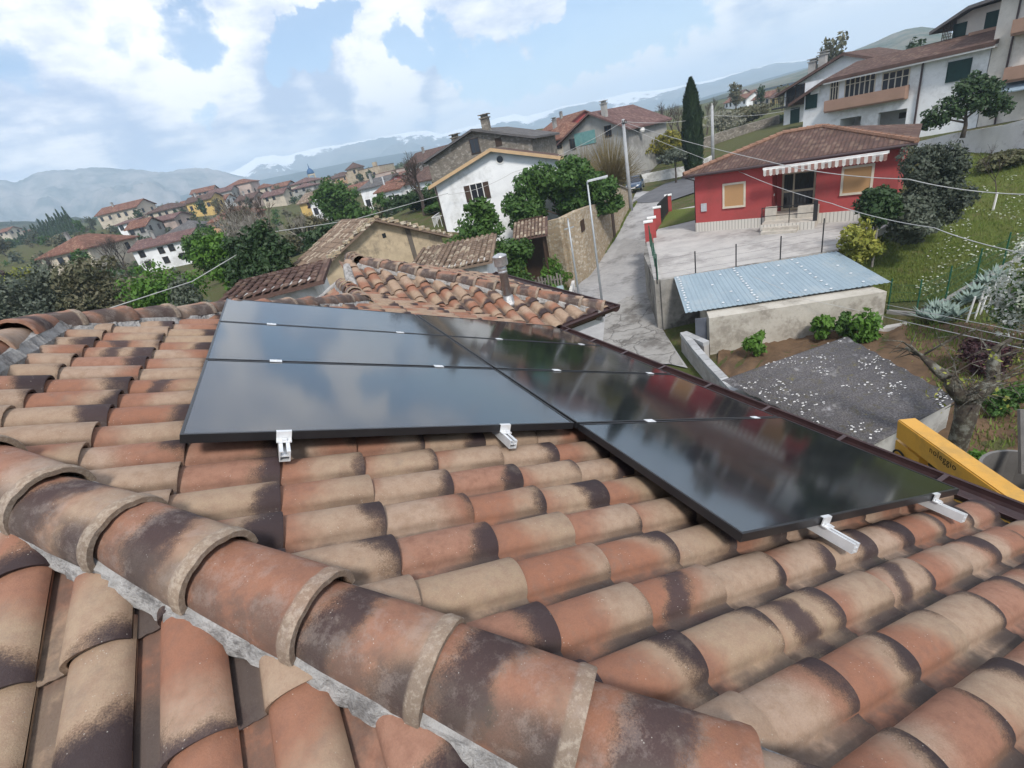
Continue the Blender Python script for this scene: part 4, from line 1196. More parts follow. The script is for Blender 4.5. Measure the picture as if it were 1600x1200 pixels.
class House:
    def __init__(s, name, label, cat, L, Rr, depth, h, wall, group=None, zb=None, sink=1.5):
        """facade from ground point L to R (seen from the camera), body behind it"""
        L = np.asarray(L, float); Rr = np.asarray(Rr, float)
        d = Rr[:2] - L[:2]; s.w = float(np.linalg.norm(d)); s.d = depth; s.h = h
        s.rz = math.atan2(d[1], d[0]); s.P0 = np.array([L[0], L[1], L[2] if zb is None else zb])
        s.ux = np.array([d[0], d[1], 0]) / s.w; s.uy = np.array([-s.ux[1], s.ux[0], 0])
        s.o = thing(name, label, cat, s.P0, s.rz, group)
        s.wm = wall; s.sink = sink
    def loc(s, px, py, face='front'):
        """facade coordinates (x,z) under photo pixel"""
        n = s.uy; P = s.P0
        if face == 'right': P = s.P0 + s.ux * s.w; n = s.ux
        r = ray(px, py); p = r * ((P @ n) / (r @ n)) - P
        return (float(p @ (s.ux if face == 'front' else s.uy)), float(p[2]))
    def body(s, mb=None, gable=None, rh=0):
        mb = MB(); w, d, h = s.w, s.d, s.h
        if gable == 'y':     # gable end in the facade
            pr = [(0, -s.sink), (w, -s.sink), (w, h), (w / 2, h + rh), (0, h)]
            V = [(x, 0, z) for x, z in pr] + [(x, d, z) for x, z in pr]; n = 5
            mb.add(V, [tuple(range(n)), tuple(range(2 * n - 1, n - 1, -1))] + [(i, n + i, n + (i + 1) % n, (i + 1) % n) for i in range(n)])
        elif gable == 'x':
            pr = [(0, -s.sink), (d, -s.sink), (d, h), (d / 2, h + rh), (0, h)]
            V = [(0, y, z) for y, z in pr] + [(w, y, z) for y, z in pr]; n = 5
            mb.add(V, [tuple(range(n - 1, -1, -1)), tuple(range(n, 2 * n))] + [(i, (i + 1) % n, n + (i + 1) % n, n + i) for i in range(n)])
        else: mb.box(0, w, 0, d, -s.sink, h)
        return mb.build('wall', s.wm, s.o)
    def roof(s, kind, rh, m, oh=.45, t=.14, ridge=None, caps=None):
        rb = RB(); w, d, h = s.w, s.d, s.h + .03
        if kind == 'y':
            k = rh / (w / 2); e = h - k * oh
            rb.slope([(w + oh, -oh, e), (w + oh, d + oh, e), (w / 2, d + oh, h + rh), (w / 2, -oh, h + rh)], t)
            rb.slope([(-oh, d + oh, e), (-oh, -oh, e), (w / 2, -oh, h + rh), (w / 2, d + oh, h + rh)], t)
        elif kind == 'x':
            k = rh / (d / 2); e = h - k * oh
            rb.slope([(-oh, -oh, e), (w + oh, -oh, e), (w + oh, d / 2, h + rh), (-oh, d / 2, h + rh)], t)
            rb.slope([(w + oh, d + oh, e), (-oh, d + oh, e), (-oh, d / 2, h + rh), (w + oh, d / 2, h + rh)], t)
        elif kind == 'hip':
            m_ = min(w, d) / 2; k = rh / m_; e = h - k * oh
            if w >= d: a, b_ = (m_, d / 2, h + rh), (w - m_, d / 2, h + rh)
            else: a, b_ = (w / 2, m_, h + rh), (w / 2, d - m_, h + rh)
            c = [(-oh, -oh, e), (w + oh, -oh, e), (w + oh, d + oh, e), (-oh, d + oh, e)]
            if w >= d:
                rb.slope([c[0], c[1], b_, a], t); rb.slope([c[2], c[3], a, b_], t); rb.slope([c[1], c[2], b_], t); rb.slope([c[3], c[0], a], t)
            else:
                rb.slope([c[0], c[1], a], t); rb.slope([c[2], c[3], b_], t); rb.slope([c[1], c[2], b_, a], t); rb.slope([c[3], c[0], a, b_], t)
            s.hips = (c, a, b_)
        elif kind == 'shed':
            rb.slope([(-oh, -oh, h), (w + oh, -oh, h), (w + oh, d + oh, h + rh), (-oh, d + oh, h + rh)], t)
        elif kind == 'flat':
            rb.slope([(-.1, -.1, h + .1), (w + .1, -.1, h + .1), (w + .1, d + .1, h + .1), (-.1, d + .1, h + .1)], .2)
        s.rf = rb.build('roof', m, s.o); return s.rf
    def chimney(s, x, y, z, h=1.0, m=None, sz=.5):
        mb = MB(); mb.box(x - sz / 2, x + sz / 2, y - sz / 2, y + sz / 2, z - .8, z + h); mb.box(x - sz * .65, x + sz * .65, y - sz * .65, y + sz * .65, z + h, z + h + .1)
        mb.box(x - sz * .4, x + sz * .4, y - sz * .4, y + sz * .4, z + h + .1, z + h + .32); mb.box(x - sz * .7, x + sz * .7, y - sz * .7, y + sz * .7, z + h + .32, z + h + .40)
        return mb.build('chimney', m or PL_GREY, getattr(s, 'rf', s.o))
    def wins(s, n, floors, w=.9, h=1.2, style='brown', rng=None, skip=.15):
        rng = rng or random.Random(int(s.w * 100))
        for f in range(floors):
            for i in range(n):
                if rng.random() < skip: continue
                x = s.w * (i + .5) / n + rng.uniform(-.2, .2)
                z = 1.5 + f * 3.0
                if z + h / 2 > s.h - .1: continue
                window(s.o, x, z, w, h, style)
        if s.d > 5:
            for f in range(floors):
                for i in range(2):
                    if rng.random() < .25 or 1.5 + f * 3 + h / 2 > s.h - .1: continue
                    yy = s.d * (i + .5) / 2
                    window(s.o, yy, 1.5 + f * 3.0, w, h, style, face='right', W_=s.w, D_=s.d)


def span(pxL, pyL, pxR, DL, DR):
    L = at(pxL, pyL, DL); return L, atz(pxR, DR, L[2])

# --- red bungalow with the awning
fdir = nrm([.43, -.903, 0]); L0 = onz(1088, 362, CZ)
H = House('red_bungalow', 'low red house with white striped awning and brown tiled hip roof', 'house', L0, L0 + fdir * 10.1, 8.0, 3.66, PL_RED, sink=.3); RHB = 0.95
w, d, h = H.w, H.d, H.h
nx0 = H.loc(1205, 330)[0]; nx1 = H.loc(1272, 325)[0]
mb = MB(); mb.box(0, nx0, 0, d, -.3, h); mb.box(nx1, w, 0, d, -.3, h); mb.box(nx0, nx1, 1.3, d, -.3, h); mb.box(nx0, nx1, 0, 1.3, 2.95, h)
mb.build('wall', PL_RED, H.o)
H.roof('hip', RHB, RF_BROWN, .5, .16)
c_, a_, b_ = H.hips
mb = MB()
for p, q in ((c_[0], a_), (c_[1], b_), (a_, b_)):
    p, q = np.array(p), np.array(q); n_ = int(np.linalg.norm(q - p) / .42)
    for i in range(n_):
        u0, u1 = p + (q - p) * i / n_, p + (q - p) * (i + 1.12) / n_
        mb.tube([u0 + [0, 0, .05], u1 + [0, 0, .03]], [.15, .125], 8)
mb.build('ridge_cap', roof_mat('orange_ridge_caps', (.29, .165, .115), (.22, .13, .092), (.34, .23, .17)), H.rf)
mb = MB()
k_ = RHB / (d / 2) * .5
mb.tube([(-.55, -.55, h + .03 - k_ - .10), (w + .55, -.55, h + .03 - k_ - .10)], .075, 8); mb.tube([(-.55, -.55, h - k_ - .07), (-.55, d + .55, h - k_ - .07)], .075, 8)
mb.tube([(-.53, -.45, h - k_ - .1), (-.05, .12, h - k_ - .45), (-.05, .12, -.2)], .045, 6)
mb.build('gutter', GUT_M, H.o)
# plinth of upright white tiles
m, t, b = base('white_ribbed_plinth', .7, .2)
tc = t.n('ShaderNodeTexCoord').outputs['Object']; xs = t.n('ShaderNodeSeparateXYZ', ins={0: tc})
s_ = t.math('FRACT', t.math('MULTIPLY', t.math('ADD', xs.outputs[0], xs.outputs[1]), 5.5)); t.set(b.inputs['Base Color'], t.mix(t.smooth(s_, .72, .86), (.58, .55, .50), (.33, .31, .28)))
bump(t, b, s_, .6, .02); PLINTH_M = m
mb = MB(); mb.box(-.03, nx0 - .02, -.03, -.001, -.05, .55); mb.build('plinth', PLINTH_M, H.o)
mb = MB(); mb.box(nx1 + .02, w + .03, -.03, -.001, -.05, .55); mb.build('plinth', PLINTH_M, H.o)
mb = MB(); mb.box(-.03, -.001, 0, d, -.05, .551); mb.build('plinth', PLINTH_M, H.o)
for px, py, ww, hh in ((1147, 305, 1.08, 1.22), (1339, 281, 1.18, 1.22)):
    x, z = H.loc(px, py); window(H.o, x, z, ww, hh, 'roller')
x, z = H.loc(1100, 324); mb = MB(); mb.box(x - .17, x + .17, -.06, -.001, z - .24, z + .24); mb.build('meter_box', mat('grey_meter_box', (.45, .46, .48), None, 3, .5, 0), H.o)
# door in the niche
xd, zd = (nx0 + nx1) / 2 + .05, .62
DOORF_M = mat('brass_door_frame', (.42, .36, .26), (.36, .31, .22), 4, .4, .05, spec=.5)
x0, x1 = xd - .85, xd + .85; y = 1.27
mb = MB(); mb.box(x0, x0 + .1, y - .06, y, zd, zd + 2.55); mb.box(x1 - .1, x1, y - .06, y, zd, zd + 2.55); mb.box(x0 + .1, x1 - .1, y - .06, y, zd + 2.45, zd + 2.55); mb.box(x0 + .1, x1 - .1, y - .06, y, zd + 2.0, zd + 2.1)
mb.box(xd - .28, xd - .2, y - .06, y, zd, zd + 2.0); mb.box(x0 + .1, x1 - .1, y - .055, y, zd, zd + .12); mb.box(x0 + .1, x1 - .1, y - .058, y, zd + 1.0, zd + 1.12)
dr = mb.build('door', DOORF_M, H.o)
mb = MB(); mb.box(x0 + .1, x1 - .1, y - .03, y - .002, zd + .1, zd + 2.45); mb.build('pane', GLASSB_M, dr)
mb = MB()
for k in range(16):
    xx = x0 + .16 + k * .092
    mb.tube([(xx, y - .05, zd + .12), (xx + .03 * (-1) ** k, y - .05, zd + .5), (xx, y - .05, zd + 1.0)], .008, 4); mb.tube([(xx, y - .05, zd + 1.12), (xx + .03 * (-1) ** k, y - .05, zd + 1.6), (xx, y - .05, zd + 2.0)], .008, 4)
mb.build('grille', mat('black_iron', (.02, .02, .02), None, 4, .5, 0), dr)
STEP_M = mat('travertine_steps', (.50, .46, .40), (.42, .385, .335), 3, .8, .2, stain=(.30, .27, .235), stain_scale=1.2)
mb = MB(); mb.box(nx0 - .25, nx1 + .25, -1.35, 1.28, -.05, .42); mb.box(nx0 + .02, nx1 - .02, -.2, 1.27, .42, .60); mb.build('landing', STEP_M, H.o)
mb = MB(); mb.box(nx0 - .10, nx1 - .5, -1.68, -1.352, -.05, .28); mb.build('step', STEP_M, H.o)
mb = MB(); mb.box(nx0 - .10, nx1 - .5, -2.0, -1.682, -.05, .14); mb.build('step', STEP_M, H.o)
mb = MB(); mb.box(nx0 - .26, nx0 + .32, -.3, -.035, .425, 1.15); mb.build('cheek_wall', STEP_M, H.o)
mb = MB(); mb.box(nx1 - .75, nx1 + .26, -.3, -.035, .425, 1.05); mb.build('cheek_wall', STEP_M, H.o)
mb = MB(); mb.box(nx0 - .27, nx1 + .27, -1.38, -1.351, -.05, .41); mb.build('plinth', PLINTH_M, H.o)
IRON_M = mat('dark_railing_iron', (.03, .03, .032), None, 4, .5, 0)
mb = MB()
for xx in (nx0 - .2, (nx0 + nx1) / 2 + .1, nx1 + .2): mb.box(xx - .02, xx + .02, -1.32, -1.28, .42, 1.35)
mb.box(nx0 - .2, nx1 + .2, -1.315, -1.285, 1.3, 1.34); mb.box(nx0 - .2, nx1 + .2, -1.31, -1.29, .85, .88); mb.box(nx1 + .16, nx1 + .36, -1.33, -1.27, .42, 1.5)
mb.build('railing', IRON_M, H.o)
mb = MB(); mb.box(nx0 + .001, nx0 + .012, .5, .72, 1.62, 1.74); mb.build('doorbell_light', FRAMEW_M, H.o)
# rolled awning with its striped valance
ax0 = H.loc(1199, 268)[0]; ax1 = H.loc(1389, 238)[0]; az = h - k_ - .16
aw = MB(); aw.box(ax0 - .05, ax1 + .05, -.86, -.70, az - .10, az - .0); aw.tube([(ax0, -.9, az - .13), (ax1, -.9, az - .13)], .05, 8)
awo = aw.build('awning', mat('white_awning_case', (.68, .67, .65), None, 3, .5, .05), H.o)
ST1 = mat('white_awning_cloth', (.70, .67, .63), None, 6, .9, .1); ST2 = mat('tan_awning_cloth', (.36, .20, .165), None, 6, .9, .1)
ns = 36
for i in range(ns):
    xa, xb = ax0 + (ax1 - ax0) * i / ns, ax0 + (ax1 - ax0) * (i + 1) / ns; xm = (xa + xb) / 2; yb = -.90 - .03 * math.sin(i * .9)
    mb = MB(); P = [(xa, -.955, az - .10), (xb, -.955, az - .10), (xb, yb, az - .38), (xm, yb, az - .44), (xa, yb, az - .38)]
    Q = [(a, b__ + .006, c) for a, b__, c in P]
    mb.add(P + Q, [(0, 4, 3, 2, 1), (5, 6, 7, 8, 9)] + [(k, (k + 1) % 5, 5 + (k + 1) % 5, 5 + k) for k in range(5)])
    mb.build('valance_stripe', ST1 if i % 2 == 0 else ST2, awo)

# --- white gabled house
GZB = -6.4
L = atz(706, 42.3, GZB); Rr = atz(886, 41.4, GZB)
H = House('gabled_house', 'plain white house front with tan roof edge, round vent and dark shutters', 'house', L, Rr, 11, 5.35, PL_WHITE, zb=GZB)
while proj(H.P0 + H.ux * H.w * .5 + [0, 0, H.h + 1.9])[1] > 233: H.h += .05
H.body(gable='y', rh=1.55); H.roof('y', 1.55, RF_BROWN, .5, .16)
w, h = H.w, H.h
mb = MB(); VERGE = mat('tan_verge_board', (.52, .36, .21), (.46, .32, .19), 3, .7, .1)
for a, b_ in (((-.52, h - .16), (w / 2, h + 1.56)), ((w + .52, h - .16), (w / 2, h + 1.56))):
    mb.hexa([(a[0], -.56, a[1] - .22), (b_[0], -.56, b_[1] - .22), (b_[0], -.50, b_[1] - .22), (a[0], -.50, a[1] - .22), (a[0], -.56, a[1] + .03), (b_[0], -.56, b_[1] + .03), (b_[0], -.50, b_[1] + .03), (a[0], -.50, a[1] + .03)])
mb.build('verge_board', VERGE, H.o)
x, z = H.loc(781, 249); V_ = []
mb = MB(); n_ = 20
V_ = [(x + r * math.cos(2 * math.pi * k / n_), yy, z + r * math.sin(2 * math.pi * k / n_)) for r, yy in ((.34, -.001), (.34, -.05), (.26, -.05), (.26, -.01)) for k in range(n_)]
mb.add(V_, [(j * n_ + k, j * n_ + (k + 1) % n_, (j + 1) * n_ + (k + 1) % n_, (j + 1) * n_ + k) for j in range(3) for k in range(n_)])
vo = mb.build('round_vent', FRAMEW_M, H.o); mb = MB(); mb.add(V_[3 * n_:], [tuple(range(n_))]); mb.build('pane', GLASSB_M, vo)
x, z = H.loc(746, 300); window(H.o, x, z, .95, 1.25, 'plain', shut=BROWNW_M)
mb = MB(); mb.tube([(-.06, -.10, h - .2), (-.06, -.10, -1)], .05, 6); mb.build('downpipe', GUT_M, H.o)
mb = MB(); mb.box(-1.3, -.002, 1.2, 4.5, 1.6, 1.78)
for k in range(12): mb.box(-1.28, -1.24, 1.25 + k * .28, 1.29 + k * .28, 1.78, 2.7)
for k in range(4): mb.box(-1.28 + .35 * k, -1.24 + .35 * k, 1.2, 1.24, 1.78, 2.7)
mb.box(-1.3, -1.22, 1.2, 4.5, 2.7, 2.76); mb.box(-1.3, 0, 1.18, 1.26, 2.7, 2.76)
mb.build('balcony', FRAMEW_M, H.o)

# --- crumbling stone gable nearby and its lower roofs
ZS = -8.6
L = atz(486, 23.2, -2.4); Rr = atz(684, 25.2, -2.4)
H = House('stone_barn', 'old ochre stone gable end with crumbling plaster and lichened tiles', 'barn', L, Rr, 4.5, 5.9, STONE_PLAST, zb=ZS)
while proj(H.P0 + H.ux * H.w * .5 + [0, 0, H.h + 1.5])[1] > 344: H.h += .05
while proj(H.P0 + H.ux * H.w * .5 + [0, 0, H.h + 1.5])[1] < 343: H.h -= .05
H.body(gable='y', rh=1.5)
w, d, h = H.w, H.d, H.h; k_ = 1.5 / (w / 2); sl_ = math.hypot(1, k_)
H.roof('y', 1.5, RF_OLD, .35, .10)
rb = RB(); oh = .35
rb.wavy((w + oh, -oh, h + .03 - k_ * oh), (0, 1, 0), d + 2 * oh, (-1 / sl_, 0, k_ / sl_), (w / 2 + oh) * sl_, .24, .36, .06)
rb.wavy((-oh, d + oh, h + .03 - k_ * oh), (0, -1, 0), d + 2 * oh, (1 / sl_, 0, k_ / sl_), (w / 2 + oh) * sl_, .24, .36, .06)
o_ = rb.build('roof_tile', RF_OLD, H.rf); o_['kind'] = 'stuff'
mb = MB(); rr5 = random.Random(5)
for k in range(26):
    f = k / 25; x = -oh + (w + 2 * oh) * f; z = h + 1.5 - abs(x - w / 2) * k_ + .1
    s_ = rr5.uniform(.07, .13); mb.obox((x, -oh + .1, z + rr5.uniform(-.03, .06)), (s_ * 1.3, 0, 0), (0, s_, 0), (0, 0, s_ * .7))
mb.build('verge_stone', STONE_WARM, H.rf, kind=None)
mb = MB(); xx, zz = H.loc(640, 372); mb.box(xx - .10, xx + .12, -.03, -.001, zz - 1.5, zz + .8); mb.build('damp_streak', mat('dark_damp_plaster', (.14, .12, .10), None, 3, .95, .3), H.o)
mb = MB(); xx, zz = H.loc(600, 368); mb.box(xx - .09, xx + .09, -.02, -.001, zz - .1, zz + .1); mb.build('putlog_hole', GLASSB_M, H.o)
# lower tiled outbuilding in front of it
ZO = -8.8
L = atz(640, 19.8, -3.5); Rr = atz(757, 19.2, -3.5)
H = House('tiled_outbuilding', 'low outbuilding under worn brown barrel tiles beside the old stone gable', 'outbuilding', L, Rr, 4.2, 4.0, WALLW_M, zb=ZO)
w, d, h = H.w, H.d, H.h
while proj(H.P0 + H.ux * (H.w + .2) + [0, 0, H.h])[1] > 404: H.h += .04
while proj(H.P0 + H.ux * (H.w + .2) + [0, 0, H.h])[1] < 400: H.h -= .04
H.body(); h = H.h
k_ = .06; sl_ = math.hypot(1, k_)
rb = RB(); rb.slope([(-.3, -.3, h - .05), (w + .3, -.3, h - .05), (w + .3, d + .2, h + (d + .2) * k_), (-.3, d + .2, h + (d + .2) * k_)], .1)
H.rf = rb.build('roof', RF_OLD, H.o)
rb = RB(); rb.wavy((-.3, -.33, h - .03), (1, 0, 0), w + .6, (0, 1 / sl_, k_ / sl_), (d + .5) * sl_, .24, .36, .06); o_ = rb.build('roof_tile', RF_OLD, H.rf); o_['kind'] = 'stuff'
# brown annex roof left of the wing
L = atz(376, 13.6, -2.4); Rr = atz(500, 13.1, -2.4)
H = House('brown_roofed_annex', 'low annex with plain brown ribbed tiles behind the ridge', 'annex', L, Rr, 2.3, 3.2, WALLW_M, zb=-7.5)
while proj(H.P0 + [0, 0, H.h])[1] > 468: H.h += .04
while proj(H.P0 + [0, 0, H.h])[1] < 466: H.h -= .04
H.body(); w, d, h = H.w, H.d, H.h; k_ = .05; sl_ = math.hypot(1, k_)
rb = RB(); rb.slope([(-.3, -.3, h - .05), (w + .3, -.3, h - .05), (w + .3, d, h + d * k_), (-.3, d, h + d * k_)], .1); H.rf = rb.build('roof', RF_BROWN, H.o)
rb = RB(); rb.wavy((-.3, -.33, h - .03), (1, 0, 0), w + .6, (0, 1 / sl_, k_ / sl_), d * sl_, .22, .38, .045); o_ = rb.build('roof_tile', RF_BROWN, H.rf); o_['kind'] = 'stuff'
# small tiled canopy with picket fence
L = atz(826, 31.6, -8.9); Rr = atz(864, 31.4, -8.9)
H = House('garden_shelter', 'small open shelter with dark tiled roof against the stone terrace wall', 'shelter', L, Rr, 1.8, 2.0, PL_GREY, zb=-8.9)
w, d = H.w, H.d
while proj(H.P0 + H.ux * H.w + [0, 0, H.h])[1] > 366: H.h += .04
h = H.h
mb = MB()
for xx in (.05, w - .05): mb.box(xx - .06, xx + .06, -.06, .06, -.3, h)
mb.build('post', BROWNW_M, H.o); mb = MB(); mb.box(0, w, d - .1, d, -.3, h + .9); mb.build('wall', BROWNW_M, H.o)
k_ = .35; sl_ = math.hypot(1, k_); rb = RB(); rb.slope([(-.3, -.4, h), (w + .3, -.4, h), (w + .3, d, h + (d + .4) * k_), (-.3, d, h + (d + .4) * k_)], .1); H.rf = rb.build('roof', RF_BROWN, H.o)
rb = RB(); rb.wavy((-.3, -.42, h + .03), (1, 0, 0), w + .6, (0, 1 / sl_, k_ / sl_), (d + .3) * sl_, .24, .38, .06); o_ = rb.build('roof_tile', RF_OLD, H.rf); o_['kind'] = 'stuff'
t_ = thing('picket_fence', 'weathered grey picket fence with a pale blue board below the shelter', 'fence', H.P0 + H.ux * (-.3) - H.uy * .7, H.rz)
GW = mat('weathered_grey_wood', (.22, .20, .18), (.15, .14, .125), 5, .9, .4)
for k in range(14): mb = MB(); mb.box(k * .2, k * .2 + .11, 0, .025, -.1, 1.35 + .1 * math.sin(k * 2.2)); mb.build('picket', GW, t_)
mb = MB(); mb.box(-.05, 2.8, .03, .07, .35, .43); mb.box(-.05, 2.8, .03, .07, 1.0, 1.08); mb.build('fence_rail', GW, t_)
mb = MB(); mb.box(1.75, 2.75, -.03, -.005, -.05, .6); mb.build('blue_board', mat('pale_blue_board', (.42, .55, .60), None, 3, .7, .1), t_)

# --- stone farmhouse with chimneys behind the white gable
L, Rr = span(680, 300, 838, 58, 54)
H = House('stone_farmhouse', 'old rubble stone farmhouse with tall chimneys behind the white gable', 'house', L, Rr, 12, 5, STONE_GREY, sink=3)
H.h = hgt(H.P0, 250) ; pk = hgt(H.P0 + H.ux * H.w * .47, 203); rh = max(1.2, pk - H.h)
H.body(gable='y', rh=rh); H.roof('y', rh, RF_GREY, .5, .2)
for px, py, sz in ((757, 204, .75), (711, 234, .7)):
    x, z = H.loc(px, py); H.chimney(x, .8, z + .1, 1.0, STONE_GREY, sz)
x, z = H.loc(742, 228); window(H.o, x, z, .9, 1.3, 'dark'); x, z = H.loc(779, 222); mb = MB(); mb.box(x - .35, x + .35, -.03, 0, z - .4, z + .4); mb.build('shutter', BROWNW_M, H.o)
# --- raw cement house
L, Rr = span(884, 262, 985, 76, 70)
H = House('cement_house', 'unpainted grey cement house with brown roof and teal sheet on its side', 'house', L, Rr, 10, 5, PL_GREY, sink=3)
H.h = hgt(H.P0, 220); rh = hgt(H.P0 + H.ux * H.w * .62, 172) - H.h
H.body(gable='y', rh=max(1.5, min(rh, 3))); H.roof('y', max(1.5, min(rh, 3)), RF_PURP, .6, .22)
x, z = H.loc(914, 216); mb = MB(); mb.box(x - 1.7, x + 1.7, -.06, -.001, z - .8, z + .8); mb.build('teal_sheet', mat('teal_plastic_sheet', (.16, .32, .31), (.12, .26, .26), 2, .5, .1), H.o)
x, z = H.loc(942, 185); H.chimney(x, .5, z, 1.6, PL_GREY, .6)
mb = MB(); mb.tube([(H.w + .4, 2.5, 2.7), (H.w + .02, 2.5, 2.5)], .04, 5); mb.lathe((H.w + .5, 2.5, 2.7), [(.02, -.32), (.28, -.25), (.38, 0), (.28, .25), (.02, .32)], 12); mb.build('satellite_dish', FRAMEW_M, H.o)
for px, py in ((895, 225), (950, 205)): x, z = H.loc(px, py); window(H.o, x, z, .9, 1.2, 'dark')

# --- big white house on the right
L = at(1254, 204, 66); Rr = atz(1532, 61, L[2])
H = House('balcony_house', 'long white two storey house with terracotta balcony band and arcade', 'house', L, Rr, 12, 6.5, PL_WHITE, sink=5)
H.h = hgt(H.P0 + H.ux * H.w * .2, 119)
w, d, h = H.w, H.d, H.h
def LX(px, py): return H.loc(px, py)
xo0 = LX(1313, 190)[0]; xo1 = LX(1346, 180)[0]; xo2 = LX(1372, 185)[0]; xo3 = LX(1416, 180)[0]
zt = LX(1400, 172)[1]
mb = MB(); mb.box(0, w, 0.001, d, zt, h); mb.box(0, xo0, 0, d, -5, zt); mb.box(xo1, xo2, 0, .5, -5, zt); mb.box(xo3, w, 0, d, -5, zt); mb.box(xo0, xo3, 3.2, d, -5, zt)
mb.build('wall', PL_WHITE, H.o)
rb = RB(); k_ = .13
rb.slope([(xo0 - 1.5, -.9, h - .1), (w + .4, -.9, h - .1), (w + .4, d * .5, h + k_ * d * .6), (xo0 - 1.5, d * .5, h + k_ * d * .6)], .3)
rb.slope([(w + .4, d, h - .2), (xo0 - 1.5, d, h - .2), (xo0 - 1.5, d * .5, h + k_ * d * .6), (w + .4, d * .5, h + k_ * d * .6)], .3)
rb.slope([(-1.2, d, h - 1.6), (-1.2, -.9, h - 1.6), (xo0 - 1.5, -.9, h - .1), (xo0 - 1.5, d * .5, h + k_ * d * .6), (xo0 - 2.5, d, h - .1)], .3)
H.rf = rb.build('roof', RF_BROWN, H.o)
mb = MB(); mb.box(xo0 - 1.5, w + .4, -.86, -.1, h - .52, h - .30); mb.build('soffit', FRAMEW_M, H.o)
z0 = LX(1300, 172)[1]; z1 = LX(1300, 158)[1]; xb0 = LX(1294, 165)[0]; xb1 = LX(1420, 145)[0]
mb = MB(); mb.box(xb0, xb1, -.9, -.75, z0, z0 + .95); mb.box(xb0, xb0 + .15, -.75, 0, z0, z0 + .95); mb.box(xb1 - .15, xb1, -.75, 0, z0, z0 + .95); mb.box(xb0, xb1, -.75, 0, z0 - .15, z0); mb.build('balcony', BAND_M, H.o)
def bigwin(pxa, pxb, py, hh, nn, kind='window'):
    xa = LX(pxa, py)[0]; xb = LX(pxb, py - (pxb - pxa) * .14)[0]; zc_ = (LX((pxa + pxb) / 2, py - (pxb - pxa) * .07)[1])
    mb = MB(); f = .09
    mb.box(xa, xb, -.06, .03, zc_ + hh / 2 - f, zc_ + hh / 2); mb.box(xa, xb, -.06, .03, zc_ - hh / 2, zc_ - hh / 2 + f); mb.box(xa, xb, -.055, .03, zc_ + hh * .12, zc_ + hh * .12 + f * .7)
    for k in range(nn + 1): xx = xa + (xb - xa - f) * k / nn; mb.box(xx, xx + f, -.058, .03, zc_ - hh / 2 + f, zc_ + hh / 2 - f)
    o = mb.build('window', CREAMF_M, H.o)
    for k in range(nn):
        xx = xa + (xb - xa - f) * k / nn + f; mb = MB(); mb.box(xx, xx + (xb - xa - f) / nn - f, -.02, .02, zc_ - hh / 2 + f, zc_ + hh / 2 - f); mb.build('pane', GLASSB_M, o)
hw = LX(1340, 113)[1] - LX(1340, 151)[1]
bigwin(1297, 1311, 142, hw * .98, 3); bigwin(1320, 1368, 137, hw, 6); bigwin(1378, 1421, 129, hw * .8, 4)
for px, py, ww, hh, st in ((1498, 110, 1.45, 1.4, 'green'), (1268, 157, 1.0, 1.35, 'green')): x, z = LX(px, py); window(H.o, x, z, ww, hh, st)
mb = MB(); mb.tube([(LX(1443, 100)[0], -.12, h - .2), (LX(1440, 120)[0], -.12, -5)], .08, 6); mb.build('downpipe', GUT_M, H.o)
for px in (1360, 1380): x, z = LX(px, 190); mb = MB(); mb.box(x + 1.2, x + 2.2, 3.15, 3.195, -.5, zt - .5); mb.build('door', BROWNW_M, H.o)
mb = MB(); x, z = LX(1276, 141); mb.box(x - .4, x + .4, -.35, -.01, z - .3, z + .3); mb.build('air_conditioner', FRAMEW_M, H.o)
P_H = H
# rear white house with gable and chimneys, left of it
L = at(1224, 196, 84); Rr = atz(1415, 80, L[2])
H = House('chimney_house', 'white house with two grey chimneys and a small balcony behind the arcade house', 'house', L, Rr, 12, 6, PL_WHITE, sink=5)
H.h = hgt(H.P0, 141); rh = max(1.5, hgt(H.P0 + H.ux * H.w * .5, 82) - H.h)
H.body(gable='y', rh=min(rh, 4.2)); H.roof('y', min(rh, 4.2), RF_BROWN, .9, .3)
for px, py in ((1259, 114), (1275, 103)): x, z = H.loc(px, py); H.chimney(x, 2.2, z - .3, 1.4, PL_GREY, .8)
x, z = H.loc(1240, 163); mb = MB(); mb.box(x - 2.4, x + 2.6, -1.1, 0, z - .2, z)
for k in range(18): mb.box(x - 2.35 + k * .28, x - 2.31 + k * .28, -1.08, -1.04, z, z + 1)
mb.box(x - 2.4, x + 2.6, -1.1, -1.02, z + 1, z + 1.06); mb.build('balcony', IRON_M, H.o)
for px, py, st in ((1233, 152, 'dark'), (1250, 146, 'dark'), (1242, 182, 'green'), (1222, 156, 'dark')): x, z = H.loc(px, py); window(H.o, max(x, .8), z, 1.0, 2.0, st)
# house at the top right corner, joined to the right end of the arcade house
PA = P_H; Pt = PA.P0 + PA.ux * (PA.w + .06)
H = House('terraced_house', 'tall cream house with brown balconies at the upper right edge', 'house', Pt, Pt + PA.ux * 16, 13, 7, PL_PALE, sink=6)
def LP(px, py, yy):
    P = H.P0 + H.uy * yy; r = ray(px, py); p = r * ((P @ H.uy) / (r @ H.uy)) - H.P0
    return float(p @ H.ux), float(p[2])
zt_ = LP(1590, -25, 0)[1]
mb = MB(); mb.box(0, 16, 0, 13, -6, zt_); mb.build('wall', PL_PALE, H.o)
YB = 6.2
xl = LP(1489, 72, YB)[0]; xt, ztip = LP(1452, 50, YB - 1.3); xp, zp = LP(1513, 9, YB - 1.3); zr = LP(1590, 4, YB - 1.3)[1]
pr = [(xl, -4), (-.003, -4), (-.003, max(zt_, zp) - .5), (xp, zp - .35), (xl, ztip + .45)]
